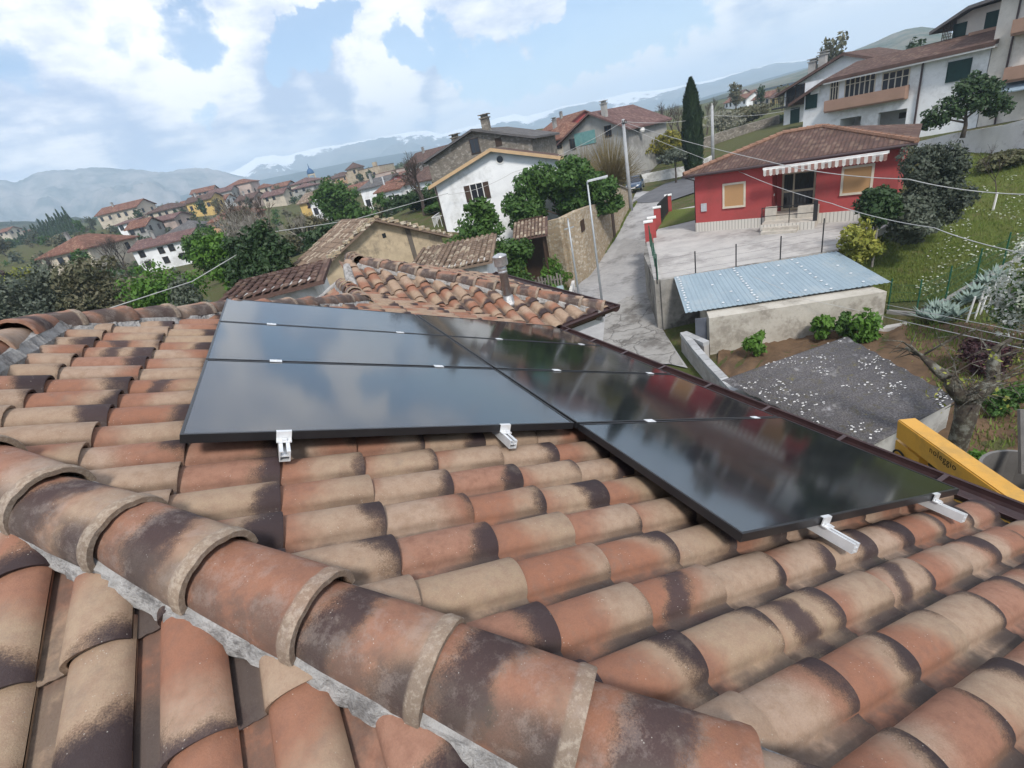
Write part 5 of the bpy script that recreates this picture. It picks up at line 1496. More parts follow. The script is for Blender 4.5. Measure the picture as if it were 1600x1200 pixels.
mb = MB(); V_ = [(x, YB, z) for x, z in pr] + [(x, 13, z) for x, z in pr]; mb.add(V_, [tuple(range(5)), tuple(range(9, 4, -1))] + [(i, 5 + i, 5 + (i + 1) % 5, (i + 1) % 5) for i in range(5)]); mb.build('wall', PL_PALE, H.o)
rb = RB()
rb.slope([(xt, 13.5, ztip), (xt, YB - 1.3, ztip), (xp, YB - 1.3, zp), (xp, 13.5, zp)], .25)
rb.slope([(xp + .01, YB - 1.3, zp), (0, YB - 1.3, max(zt_, zp - .3)), (0, 13.5, max(zt_, zp - .3)), (xp + .01, 13.5, zp)], .25)
rb.slope([(-.4, -1.2, zt_ + .05), (17, -1.2, zt_ + .05), (17, 13.5, zt_ + 2.2), (-.4, 13.5, zt_ + 2.2)], .3)
H.rf = rb.build('roof', RF_GREY, H.o)
for (pa, ya), (pb, yb), hh, yy in (((1511, 62), (1561, 52), .95, YB), ((1579, 44), (1640, 30), .9, 0), ((1566, 118), (1650, 98), .9, 0)):
    x0, z0 = LP(pa, ya + 9, yy - 1.1); x1 = LP(pb, yb + 9, yy - 1.1)[0]
    if yy: x1 = min(x1, -.05)
    mb = MB(); mb.box(x0, x1, yy - 1.2, yy - 1.06, z0, z0 + hh); mb.box(x0, x0 + .14, yy - 1.06, yy, z0, z0 + hh); mb.box(x0, x1, yy - 1.06, yy, z0 - .18, z0); mb.box(x1 - .14, x1, yy - 1.06, yy, z0, z0 + hh); mb.build('balcony', BAND_M, H.o)
for px, py in ((1499, 51), (1550, 33)): x, z = LP(px, py, YB); window(H.o, x, z, .8, 1.35, 'green', y=YB)
mb = MB(); x, z = LP(1583, 60, 0); mb.tube([(x, -.1, zt_ - .1), (x, -.1, -3)], .07, 6); mb.build('downpipe', GUT_M, H.o)
x, z = LP(1594, 133, 0); mb = MB(); mb.hexa([(x - .9, -1.5, z - .3), (x + 2.5, -1.5, z - .3), (x + 2.5, -.01, z + .2), (x - .9, -.01, z + .2), (x - .9, -1.5, z - .22), (x + 2.5, -1.5, z - .22), (x + 2.5, -.01, z + .3), (x - .9, -.01, z + .3)]); mb.build('door_canopy', mat('blue_grey_canopy', (.25, .32, .38), None, 3, .6, .05), H.o)
mb = MB()
for k in range(6): mb.box(xl - .75 + k * .12, xl - .70 + k * .12, YB - .7, YB - .65, ztip - 1.2, ztip + .1 + k * .05)
for k in range(6): mb.box(xl - .76, xl - .02, YB - .71, YB - .64, ztip - 1.2 + k * .22, ztip - 1.16 + k * .22)
mb.build('trellis', BROWNW_M, H.o)
# white retaining wall in front of these houses
pts = [at(1428, 247, 52), at(1475, 249, 50), at(1560, 240, 46), at(1620, 232, 44)]
tops = [222, 210, 195, 178]
t_ = thing('garden_wall', 'whitewashed retaining wall on the slope below the arcade house', 'wall', pts[0])
WALLO_M = mat('stained_whitewash', (.72, .72, .71), (.63, .63, .62), 1.0, .9, .4, stain=(.30, .29, .28), stain_scale=.4)
mb = MB()
for i in range(3):
    p, q = pts[i], pts[i + 1]; h0, h1 = hgt(p, tops[i]), hgt(q, tops[i + 1])
    wallseg(mb, p, q, .3, p[2] - 1, q[2] - 1, p[2] + h0, q[2] + h1, pts[0])
mb.build('wall', WALLO_M, t_)

# --- lean-to of blue metal sheets, garden walls, lichened roof
Ra, Rb, Rc, Rd = onz(1053, 433, -6.85), onz(1308, 393, -6.85), onz(1393, 441, -7.65), onz(1071, 489, -7.65)
t_ = thing('metal_roofed_shed', 'long plastered shed under a pale blue corrugated metal roof', 'shed', (Rd[0], Rd[1], -9.5)); o3 = np.array([Rd[0], Rd[1], -9.5])
BLUEM = mat('pale_blue_sheet_metal', (.235, .30, .345), (.205, .265, .31), .9, .45, .05, spec=.5, stain=(.28, .325, .35), stain_scale=.6)
eb = (Rc - Rd); vb = (Ra - Rd)
ncor = 3
for sidx in range(8):       # overlapping sheets
    f0, f1 = sidx / 8, (sidx + 1.04) / 8 if sidx < 7 else 1.0
    V_ = []; nn_ = 26
    for j in range(2):
        for i in range(nn_ + 1):
            f = f0 + (f1 - f0) * i / nn_; g_ = j
            p = Rd * (1 - f) * (1 - g_) + Rc * f * (1 - g_) + Ra * (1 - f) * g_ + Rb * f * g_
            ph_ = (f * 8 * 5) % 1.0; hh = .022 if ph_ > .6 else 0
            V_.append(p - o3 + np.array([0, 0, hh + .003 * (sidx % 2)]))
    mb = MB(); k = nn_ + 1; mb.add(V_ + [np.array(v) - [0, 0, .012] for v in V_], [(i, i + 1, k + i + 1, k + i) for i in range(nn_)] + [(2 * k + i + 1, 2 * k + i, 3 * k + i, 3 * k + i + 1) for i in range(nn_)] + [(i + 1, i, 2 * k + i, 2 * k + i + 1) for i in range(nn_)] + [(0, k, 3 * k, 2 * k), (nn_, 2 * k + nn_, 3 * k + nn_, k + nn_)])
    mb.build('roof_sheet', BLUEM, t_)
mb = MB(); rr5 = random.Random(8)
def bl(f, g): return Rd * (1 - f) * (1 - g) + Rc * f * (1 - g) + Ra * (1 - f) * g + Rb * f * g
sp = [(f, g) for f in (.025, .375) for g in np.linspace(.04, .96, 15)] + [(.73 + .0 * g, g) for g in np.linspace(.05, .95, 9)] + [(f, g) for f in (.2, .28, .55, .62, .9) for g in (.1, .35, .6, .85) if rr5.random() < .7]
for f, g in sp: p = bl(f + rr5.uniform(-.006, .006), g) - o3 + [0, 0, .03]; mb.obox(p, (.05, 0, 0), (0, .035, 0), (0, 0, .012))
mb.build('roof_screw', mat('white_washer', (.7, .72, .74), None, 3, .5, 0), t_, kind='stuff')
wl_, wr_ = onz(1108, 497, -7.75), onz(1386, 455, -7.75)
PLS = mat('patchy_plaster', (.47, .44, .385), (.38, .35, .30), .9, .93, .7, 12, stain=(.24, .215, .18), stain_scale=.8)
mb = MB(); wb = (Rb + (Ra - Rb) * .02)[:2]
mb.prism([tuple((wl_ - o3)[:2]), tuple((wr_ - o3)[:2]), tuple((np.array([wb[0] - .1, wb[1]]) - o3[:2])), tuple((Ra + (Rb - Ra) * .16 - o3)[:2])], -.6, 1.74); mb.build('wall', PLS, t_)
# grey door in its open left end
dl = onz(1086, 497, -7.8) - o3; dr2 = onz(1104, 495, -7.8) - o3
mb = MB(); wallseg(mb, dl, dr2, .06, -.3, -.3, 1.66, 1.66, (0, 0, 0)); mb.build('door', mat('slate_blue_door', (.10, .11, .135), None, 3, .6, .05), t_)
# low garden wall capped with concrete blocks
gp = [onz(1104, 540, -8.75), onz(1068, 524, -8.75), onz(1090, 552, -8.8), onz(1112, 577, -8.8), onz(1150, 617, -8.85)]
t_ = thing('garden_block_wall', 'low grey garden wall capped with concrete blocks along the lane', 'wall', gp[1]); o3 = gp[1]
mb = MB()
for i in range(4): wallseg(mb, gp[i], gp[i + 1], .24, -10.2, -10.2, gp[i][2], gp[i + 1][2], o3)
mb.build('wall', CONC_M, t_)
BLK = mat('grey_concrete_block', (.40, .405, .41), (.33, .335, .34), 3, .9, .3, objvar=.2)
for i in range(4):
    p, q = gp[i], gp[i + 1]; L_ = np.linalg.norm(q - p); n_ = max(2, int(L_ / .45))
    for k in range(n_):
        a, b_ = p + (q - p) * (k + .03) / n_, p + (q - p) * (k + .97) / n_
        mb = MB(); wallseg(mb, a, b_, .30, a[2] + .003, b_[2] + .003, a[2] + .17, b_[2] + .17, o3); mb.build('block', BLK, t_)
# lichened fibre-cement roof
Da, Db, Dc, Dd = onz(1322, 526, -7.75), onz(1498, 624, -8.15), onz(1352, 702, -8.15), onz(1128, 594, -7.75)
t_ = thing('lichened_shed', 'dark lichen-spotted shed roof strewn with white petals below the gutter', 'shed', (Dc[0], Dc[1], -9.6)); o3 = np.array([Dc[0], Dc[1], -9.6])
m, t, b = base('lichened_fibre_cement', .95, .1)
tc = t.n('ShaderNodeTexCoord').outputs['Object']
n1, n2, n3 = t.noise(tc, .8, 5, .65), t.noise(tc, 5, 6, .7), t.noise(tc, 26, 4, .7)
c = t.mix(t.smooth(n3, .35, .7), (.070, .066, .070), (.16, .152, .155)); c = t.mix(t.math('MULTIPLY', t.smooth(n2, .5, .68), .7), c, (.095, .085, .055))
yy = t.n('ShaderNodeSeparateXYZ', ins={0: tc}); pos = t.math('ADD', t.math('MULTIPLY', yy.outputs[0], -.0), t.math('MULTIPLY', n2, 1.0))
c = t.mix(t.math('MULTIPLY', t.smooth(t.math('ADD', t.math('MULTIPLY', n1, .6), t.math('MULTIPLY', n2, .4)), .54, .66), .85), c, (.33, .325, .34))
c = t.mix(t.math('MULTIPLY', t.smooth(t.noise(tc, 3.1, 5, .7), .62, .7), .8), c, (.16, .14, .055))
t.set(b.inputs['Base Color'], c); bump(t, b, t.math('ADD', n3, n2), .9, .03)
LICH = m
V_ = []; nu, nv = 90, 2
for j in range(nv):
    for i in range(nu + 1):
        f = i / nu; p = (Da * (1 - f) + Db * f) if j else (Dd * (1 - f) + Dc * f)
        V_.append(p - o3 + [0, 0, .035 * (math.sin(f * 46) * .7)])
mb = MB(); k = nu + 1
mb.add(V_ + [np.array(v) - [0, 0, .03] for v in V_], [(i, i + 1, k + i + 1, k + i) for i in range(nu)] + [(i + 1, i, 2 * k + i, 2 * k + i + 1) for i in range(nu)] + [(k + i, k + i + 1, 3 * k + i + 1, 3 * k + i) for i in range(nu)] + [(0, k, 3 * k, 2 * k), (nu, 2 * k + nu, 3 * k + nu, k + nu)])
o_ = mb.build('roof', LICH, t_, True)
if o_.data.polygons[0].normal.z < 0: o_.data.flip_normals()
cen = (Da + Db + Dc + Dd) / 4
ins = [p + (cen - p) * .05 for p in (Dd, Dc, Db, Da)]
mb = MB(); mb.prism([tuple((p - o3)[:2]) for p in ins], -.4, 1.38); w_ = mb.build('wall', mat('pale_cement_wall', (.42, .41, .385), (.34, .33, .31), 1.5, .9, .4, stain=(.22, .21, .19), stain_scale=1), t_)
mb = MB(); rr5 = random.Random(4)
for k in range(700):
    f, g = rr5.random(), rr5.random()
    cl = mnoise.noise(Vector((f * 5, g * 4, 2)))
    if cl < .02 + .25 * (f > .6): continue
    p = (Dd * (1 - f) + Dc * f) * (1 - g) + (Da * (1 - f) + Db * f) * g - o3 + [0, 0, .035 * .7 * math.sin(f * 46) + .012]
    s_ = rr5.uniform(.012, .036); a = rr5.random() * 6.28
    mb.add([p + [s_ * math.cos(a + q) * (1 + .5 * (q > 2)), s_ * math.sin(a + q), rr5.uniform(0, .015)] for q in (0, 1.3, 2.8, 4.2, 5.4)], [(0, 1, 2, 3, 4)])
mb.build('fallen_petals', mat('white_petals', (.58, .57, .555), None, 4, .8, 0), t_, kind='stuff')

# --- stone terrace wall left of the lane
bp_ = [(985, 323, -7.2, 300), (963, 363, -8.0, 289), (957, 372, -8.15, 288), (955, 375, -8.2, 312), (940, 398, -8.6, 318), (915, 430, -9.0, 328), (893, 447, -9.2, 340), (872, 444, -9.1, 345), (846, 430, -9.0, 352)]
pts = [onz(a, b_, c) for a, b_, c, _ in bp_]
t_ = thing('terrace_wall', 'tall honey coloured rubble wall with a bricked arch beside the lane', 'wall', pts[5]); o3 = pts[5]
mb = MB(); TW = []
for i in range(len(pts) - 1):
    p, q = pts[i], pts[i + 1]; h0, h1 = hgt(p, bp_[i][3]), hgt(q, bp_[i + 1][3]); TW.append((p, p[2] + h0))
    wallseg(mb, p, q, .55, p[2] - 1, q[2] - 1, p[2] + h0, q[2] + h1, o3)
mb.build('wall', STONE_WARM, t_)
p, q = pts[0], pts[1]; mb = MB(); h0, h1 = hgt(p, 300), hgt(q, 289); wallseg(mb, p, q, .75, p[2] + h0 + .003, q[2] + h1 + .003, p[2] + h0 + .12, q[2] + h1 + .12, o3); mb.build('coping', RF_OLD if False else STONE_GREY, t_)
p = onz(954, 377, -8.25); mb = MB(); dd = nrm(pts[4] - pts[1]); nrl = np.array([dd[1], -dd[0], 0]); nrl = nrl if nrl @ p < 0 else -nrl
bp2 = p + nrl * .32 - o3
mb.hexa([bp2 - dd * .75 + [0, 0, -.3], bp2 + dd * .05 + [0, 0, -.3], bp2 + dd * .05 + [0, 0, 2.3], bp2 - dd * .75 + [0, 0, 2.3]] + [v + nrl * -.1 for v in (bp2 - dd * .75 + [0, 0, -.3], bp2 + dd * .05 + [0, 0, -.3], bp2 + dd * .05 + [0, 0, 2.3], bp2 - dd * .75 + [0, 0, 2.3])]); mb.build('door', BROWNW_M, t_)
p = at(913, 352, 33.5); mb = MB(); dd2 = nrm(pts[6] - pts[4]); n2_ = np.array([dd2[1], -dd2[0], 0]); n2_ = n2_ if n2_ @ p < 0 else -n2_
c_ = pts[5] + n2_ * .29 + [0, 0, hgt(pts[5], 353)] - o3; mb.obox(c_, dd2 * .3, n2_ * .02, (0, 0, .38)); mb.build('window', BROWNW_M, t_)
# terrace behind the wall
tp = [pts[0], pts[1], pts[4], pts[5], pts[6], pts[8]]
TZ = -5.6
mb = MB(); mb.prism([tuple(p[:2] + nrm([p[0], p[1], 0])[:2] * .3) for p in tp[::-1]] + [(24.5, 46), (38, 56)], -9.5, TZ); mb.build('terrace_ground', GROUND_M, None, False, 'structure')
# far stone wall behind the road, low white kerb wall
pl_ = [onz(983, 290, -6.95), onz(1060, 262, -6.6), onz(1140, 240, -6.5), onz(1210, 215, -5.5)]
for nm, lab, dist_, tops, m_, th__ in (('field_wall', 'long grey dry stone wall behind the road and the cypress', 72, None, STONE_GREY, .6),):
    q = [at(890, 258, 82), at(985, 272, 79), at(1060, 256, 79), at(1130, 235, 84), at(1215, 205, 90)]; tp_ = [225, 244, 230, 205, 180]
    t_ = thing(nm, lab, 'wall', q[1]); mb = MB()
    for i in range(4): wallseg(mb, q[i], q[i + 1], th__, q[i][2] - 2, q[i + 1][2] - 2, q[i][2] + hgt(q[i], tp_[i]), q[i + 1][2] + hgt(q[i + 1], tp_[i + 1]), q[1])
    mb.build('wall', m_, t_)
q = [onz(1004, 285, -7.0), onz(1084, 270.5, -6.93), onz(1112, 263, -6.85)]
for w_ in q: w_[2] = max(w_[2], gz(w_[0], w_[1]))
t_ = thing('kerb_wall', 'low white wall along the far edge of the road', 'wall', q[0]); mb = MB()
for i in range(2): wallseg(mb, q[i], q[i + 1], .3, q[i][2] - .5, q[i + 1][2] - .5, q[i][2] + 1.0, q[i + 1][2] + 1.0, q[0])
mb.build('wall', WALLO_M, t_)
mb = MB(); a, b_ = q[0], q[1]; n_ = 40
for k in range(n_): p = a + (b_ - a) * k / n_ - q[0] + [0, 0, .5]; mb.box(p[0] - .015, p[0] + .015, p[1] - .015, p[1] + .015, p[2], p[2] + .8)
mb.tube([a - q[0] + [0, 0, 1.3], b_ - q[0] + [0, 0, 1.3]], .02, 4); mb.build('railing', IRON_M, t_)
# white parapet beside the lane, near
t_ = thing('lane_parapet', 'narrow white parapet on the left edge of the lane', 'wall', onz(893, 455, -9.2)); o3 = onz(893, 455, -9.2)
mb = MB(); wallseg(mb, onz(897, 448, -9.2), onz(884, 500, -9.5), .2, -10, -10, -8.75, -8.95, o3); mb.build('wall', WALLW_M, t_)

# --- village houses, nearest first
VIL = [
 # label, pxL, pyL, pxR, DL, DR, pytop, depth, roof, rh, wall, roofmat, windows(n,floors), style, chimneys
 ('long pale house with pinkish red roof in the lower left village', 76, 428, 150, 118, 112, 402, 12, 'hip', 2.0, PL_CREAM, RF_RED, (4, 2), 'brown', 1),
 ('brown walled block joined to the right of the pinkish roofed house', 153, 416, 186, 116, 118, 388, 10, 'hip', 1.6, PL_PINK, RF_RED, (2, 2), 'dark', 0),
 ('bright white two storey house with scattered dark windows on the lower slope', 226, 431, 311, 108, 104, 391, 9, 'x', 1.2, PL_WHITE, RF_PURP, None, 'dark', 1),
 ('low white house with grey hip roof just above the bright white one', 258, 388, 330, 132, 128, 373, 10, 'hip', 2.0, PL_WHITE, RF_GREY, (4, 1), 'brown', 0),
 ('large cream villa with red gable roof on the left skyline', 158, 351, 220, 225, 215, 334, 13, 'x', 3.2, PL_CREAM, RF_RED, (5, 2), 'brown', 1),
 ('pale house with a wide brown hip roof right of the cream villa', 235, 346, 282, 215, 208, 331, 12, 'hip', 2.6, PL_CREAM, RF_BROWN, (4, 1), 'brown', 0),
 ('small stone house under the wide hip roof, with dark windows', 241, 367, 280, 160, 155, 346, 9, 'x', 1.6, PL_PINK, RF_PURP, (3, 2), 'dark', 0),
 ('bright yellow house on the left hillside', 297, 334, 336, 205, 200, 315, 10, 'x', 2.4, PL_YEL, RF_BROWN, (3, 2), 'dark', 1),
 ('ochre house with orange roof half hidden by the dark hedge', 336, 364, 378, 120, 116, 352, 9, 'hip', 1.6, PL_ORANGE, RF_RED, (3, 1), 'dark', 0),
 ('pinkish twin gabled house on the ridge above the yellow one', 302, 312, 336, 265, 262, 301, 12, 'x', 2.6, PL_PINK, RF_RED, (4, 1), 'brown', 0),
 ('grey house between the ridge houses, partly behind bare trees', 330, 318, 366, 250, 246, 302, 12, 'x', 2.5, PL_GREY, RF_PURP, (4, 1), 'brown', 0),
 ('tall pale house with stacked roofs behind the bare trees', 362, 311, 397, 255, 250, 289, 12, 'hip', 2.6, PL_PINK, RF_RED, (3, 2), 'dark', 0),
 ('tiny cream house at the left edge of the photo', 2, 372, 17, 330, 326, 364, 9, 'x', 2.2, PL_CREAM, RF_RED, (2, 1), 'dark', 0),
 ('tiny pink roofed house beside the poplar row', 24, 378, 50, 340, 336, 370, 9, 'x', 2.6, PL_PINK, RF_RED, (3, 1), 'dark', 0),
 ('cream house under a broad reddish hip roof left of the bell tower', 457, 300, 489, 232, 226, 287, 14, 'hip', 2.6, PL_CREAM, RF_PURP, (3, 1), 'dark', 0),
 ('pale grey house with purplish roof below the reddish hip roof', 460, 306, 492, 215, 212, 295, 12, 'hip', 2.0, PL_GREY, RF_PURP, (3, 1), 'brown', 0),
 ('long low house with purple tiles below the orange palace', 489, 314, 520, 180, 174, 304, 9, 'shed', 2.0, PL_PINK, RF_PURP, (4, 1), 'dark', 0),
 ('orange brick palace with framed panels on the hilltop', 514, 302, 548, 258, 250, 279, 16, 'hip', 2.8, PL_ORANGE, RF_BROWN, (4, 2), 'cream', 0),
 ('small yellow walled house behind the bare trees in the middle left', 473, 334, 492, 125, 123, 318, 8, 'x', 1.6, PL_YEL, RF_OLD, (2, 1), 'dark', 0),
 ('whitewashed house with brown roof beside the round green tree', 492, 342, 518, 120, 118, 320, 8, 'y', 2.0, PL_WHITE, RF_BROWN, (2, 1), 'dark', 0),
 ('long sand coloured house with terraces right of the castle', 588, 288, 632, 235, 226, 271, 12, 'flat', .3, PL_PINK, RF_RED, (4, 1), 'cream', 0),
 ('dark red house with a glazed veranda below the sand coloured one', 592, 296, 640, 180, 174, 279, 10, 'shed', 1.4, PL_RED, RF_RED, (4, 1), 'plain', 0),
 ('white house with lean-to roof left of the cone shaped shrub', 573, 330, 610, 112, 110, 296, 9, 'shed', 1.5, PL_WHITE, RF_GREY, (3, 2), 'dark', 1),
 ('white house with red roof edge and dark windows in the middle village', 596, 328, 632, 104, 100, 300, 9, 'x', 1.4, PL_WHITE, RF_RED, (3, 2), 'dark', 0),
 ('white house with a long brown gable roof behind the tall bare tree', 634, 318, 688, 102, 96, 288, 10, 'x', 2.0, PL_WHITE, RF_BROWN, (4, 2), 'dark', 1),
 ('brown stone house on the crest behind the tall bare tree', 640, 278, 688, 140, 132, 258, 10, 'x', 2.4, STONE_GREY, RF_BROWN, (3, 1), 'dark', 1),
 ('dark red house with broad red roof left of the cement house', 848, 228, 886, 120, 112, 206, 10, 'x', 2.0, PL_RED, RF_RED, (2, 1), 'plain', 1),
 ('low house with a red hip roof in front of the dark red one', 832, 250, 892, 86, 80, 232, 9, 'hip', 1.9, PL_CREAM, RF_RED, (2, 1), 'dark', 1),
 ('long white house with red roof in the right background', 1132, 172, 1166, 250, 240, 158, 10, 'x', 2.6, PL_WHITE, RF_RED, (5, 1), 'dark', 0),
 ('cream house with orange roof in the right background village', 1176, 170, 1203, 215, 210, 153, 9, 'x', 2.4, PL_CREAM, RF_RED, (3, 2), 'dark', 0),
 ('small yellowish house next to the white chimney house', 1203, 168, 1222, 190, 186, 150, 8, 'x', 2.0, PL_YEL, RF_BROWN, (2, 2), 'dark', 0),
 ('tiny pale house high in the right background', 1160, 158, 1176, 300, 298, 149, 9, 'x', 2.4, PL_CREAM, RF_RED, (2, 1), 'dark', 0),
 # a second rank of small houses filling the town
 ('small white house squeezed between the yellow house and the grey ridge house', 338, 326, 356, 215, 212, 313, 9, 'x', 2.4, PL_WHITE, RF_RED, (2, 1), 'dark', 0),
 ('pale pink house just below the tall pale house with stacked roofs', 372, 326, 400, 205, 200, 312, 10, 'x', 2.4, PL_PINK, RF_BROWN, (3, 1), 'dark', 1),
 ('cream house right of the tall pale house, on the same ridge', 402, 306, 424, 255, 252, 293, 10, 'hip', 2.4, PL_CREAM, RF_RED, (2, 1), 'dark', 0),
 ('grey white house in the gap left of the broad reddish hip roof', 428, 305, 452, 240, 236, 292, 10, 'x', 2.4, PL_GREY, RF_RED, (3, 1), 'dark', 0),
 ('low cream house with red roof under the gap in the ridge', 414, 320, 446, 190, 186, 306, 9, 'x', 2.2, PL_CREAM, RF_PURP, (3, 1), 'brown', 1),
 ('pinkish house under the castle, left of the sand coloured house', 560, 304, 588, 190, 186, 290, 9, 'x', 2.2, PL_PINK, RF_BROWN, (3, 1), 'dark', 0),
 ('pale house with red roof directly below the domed bell tower', 494, 298, 512, 240, 236, 286, 9, 'x', 2.2, PL_CREAM, RF_RED, (2, 1), 'dark', 0),
 ('small brown roofed house right of the low white house with grey roof', 330, 372, 352, 128, 126, 360, 7, 'x', 1.4, PL_PINK, RF_BROWN, (2, 1), 'dark', 0),
 ('tiny red roofed house right of the wide brown hip roof', 284, 332, 300, 230, 228, 321, 9, 'x', 2.2, PL_PINK, RF_RED, (2, 1), 'dark', 0),
 ('narrow white house in front of the large cream villa', 190, 366, 214, 170, 168, 353, 8, 'shed', 1.2, PL_WHITE, RF_PURP, (2, 1), 'dark', 0),
 ('low tiled barn left of the small stone house', 206, 374, 234, 150, 148, 364, 8, 'x', 1.5, PL_GREY, RF_RED, (2, 1), 'dark', 0),
 ('dark stone house on the crest right of the sand coloured house', 640, 270, 664, 190, 186, 256, 9, 'x', 2.2, STONE_GREY, RF_RED, (2, 1), 'dark', 0),
 ('pale house with a terracotta roof right of the orange brick palace', 546, 310, 572, 165, 162, 297, 8, 'x', 1.8, PL_CREAM, RF_RED, (2, 1), 'dark', 0),
 ('cream cottage above the right background white house', 1138, 160, 1158, 290, 286, 150, 9, 'x', 2.4, PL_CREAM, RF_BROWN, (2, 1), 'dark', 0),
]
for i, (lab, a, b_, c, DL, DR, top, dep, rk, rh, wmt, rmt, wn_, st, nch) in enumerate(VIL):
    L, Rr = span(a, b_, c, DL, DR)
    if DL > 150: dep *= .68; rh *= .62; top += 2.5
    H = House('village_house', lab, 'house', L, Rr, dep, 4, wmt, 'village houses on the hillside', sink=4)
    H.h = max(2.4, hgt(H.P0, top))
    H.body(gable=rk if rk in 'xy' else None, rh=rh); H.roof(rk, rh, rmt, .5, .2)
    if wn_: H.wins(wn_[0], wn_[1], style=st)
    else:
        for px, py in ((222, 397), (252, 391), (268, 387), (232, 413), (260, 406), (286, 400), (298, 398)):
            x, z = H.loc(px, py); window(H.o, x, z, .85, 1.0, 'dark')
    for k in range(nch): H.chimney(H.w * .3, H.d * .4, H.h + rh * .8, 1.0)
# castle with its tower, and the domed bell tower
L, Rr = span(546, 292, 598, 245, 236)
H = House('castle', 'tawny castle block with a square tower on the hilltop', 'castle', L, Rr, 14, 8, STONE_WARM, 'village houses on the hillside', sink=4)
H.h = hgt(H.P0 + H.ux * H.w * .6, 264); H.body(); H.roof('flat', .2, RF_BROWN)
x0 = H.loc(548, 280)[0]; x1 = H.loc(563, 276)[0]; zt_ = H.loc(556, 262)[1]
mb = MB(); mb.box(x0, x1, -1.2, 5, -4, zt_); mb.build('tower', STONE_WARM, H.o)
rb = RB(); e = .5; xm = (x0 + x1) / 2; zz = zt_
c_ = [(x0 - e, -1.2 - e, zz), (x1 + e, -1.2 - e, zz), (x1 + e, 5 + e, zz), (x0 - e, 5 + e, zz)]
for k in range(4): rb.slope([c_[k], c_[(k + 1) % 4], (xm, 1.9, zz + 2.4)], .2)
H.rf = rb.build('tower_roof', RF_BROWN, H.o)
mb = MB(); mb.box(H.w - 3.2, H.w - 1.6, .5, 2, H.h, H.h + 1.8); mb.build('turret', STONE_WARM, H.o)
for px, py in ((560, 276), (556, 268), (575, 276), (585, 272), (566, 287)): x, z = H.loc(px, py); window(H.o, x, z, 1.0, 1.4, 'dark', y=-1.2 if px < 563 else 0)
p = at(493, 292, 300); t_ = thing('bell_tower', 'slim church bell tower with a blue dome on the skyline', 'tower', p, 0, None)
hh = hgt(p, 272); mb = MB(); mb.box(-1.7, 1.7, -1.7, 1.7, -6, hh * .45)
for sx_ in (-1, 1):
    for sy_ in (-1, 1): mb.box(sx_ * 1.7 - .45 * (sx_ > 0), sx_ * 1.7 + .45 * (sx_ < 0), sy_ * 1.7 - .45 * (sy_ > 0), sy_ * 1.7 + .45 * (sy_ < 0), hh * .45, hh * .9)
mb.box(-1.8, 1.8, -1.8, 1.8, hh * .9, hh); mb.build('shaft', PL_CREAM, t_)
mb = MB(); mb.lathe((0, 0, hh), [(1.9, 0), (1.95, .4), (1.7, 1.5), (1.1, 2.4), (.3, 3.0), (.12, 4.6), (.01, 5.4)], 14); mb.build('dome', mat('blue_dome', (.03, .09, .20), (.04, .11, .22), 1, .5, .1), t_, True)
# ================================================================ trees and plants
BARK = mat('grey_brown_bark', (.12, .095, .075), (.075, .06, .05), 4, .95, .7, 30)
BARK_P = mat('pale_bark', (.27, .25, .22), (.18, .165, .145), 4, .95, .5, 30)
BARK_D = mat('dark_mossy_bark', (.050, .040, .033), (.085, .075, .05), 5, .95, 1.0, 25, stain=(.20, .20, .175), stain_scale=5)
LF_GREEN = leafmat('fresh_green_leaves', (.040, .095, .020), (.080, .155, .036), (.065, .125, .026))
LF_DARK = leafmat('dark_evergreen_leaves', (.022, .046, .018), (.045, .080, .028), (.034, .066, .022), trans=.12)
LF_OLIVED = leafmat('olive_foliage', (.030, .042, .028), (.070, .085, .060), (.10, .115, .085), trans=.12)
LF_CYP = leafmat('cypress_foliage', (.014, .030, .012), (.032, .055, .02), (.024, .042, .016), trans=.08)
LF_OLIVE = leafmat('grey_olive_leaves', (.065, .082, .058), (.13, .145, .108), (.095, .115, .075), trans=.15)
LF_BRIGHT = leafmat('bright_spring_leaves', (.060, .145, .020), (.115, .22, .036), (.09, .18, .026))
LF_LEMON = leafmat('yellow_green_leaves', (.20, .22, .035), (.38, .36, .08), (.12, .16, .03))
LF_YEL = leafmat('yellow_blossom', (.22, .20, .025), (.30, .26, .04), (.10, .12, .02))
LF_BROWN = leafmat('brownish_scrub_leaves', (.095, .088, .048), (.15, .135, .082), (.075, .088, .042), trans=.12)
LF_SCRUB = leafmat('olive_scrub_leaves', (.085, .088, .04), (.14, .135, .07), (.07, .085, .035), trans=.15)
LF_REDD = leafmat('dark_red_leaves', (.045, .016, .022), (.085, .035, .04), (.03, .02, .02), trans=.1)
LF_WHITE = leafmat('white_blossom', (.62, .63, .56), (.74, .74, .70), (.20, .27, .10), trans=.2)
LF_ART = leafmat('silvery_artichoke_leaves', (.17, .23, .20), (.27, .34, .30), (.13, .18, .15), trans=.1)
LF_PALE = leafmat('pale_budding_twigs', (.22, .22, .17), (.32, .31, .25), (.16, .17, .11), trans=.2)
LF_GRASS = leafmat('grass_blades', (.115, .175, .032), (.175, .225, .055), (.18, .20, .06))
TWIG = mat('straw_twigs', (.20, .155, .07), (.13, .105, .05), 5, .9, 0)
TWIG_D = mat('dark_twigs', (.085, .065, .055), (.055, .045, .04), 5, .95, 0)


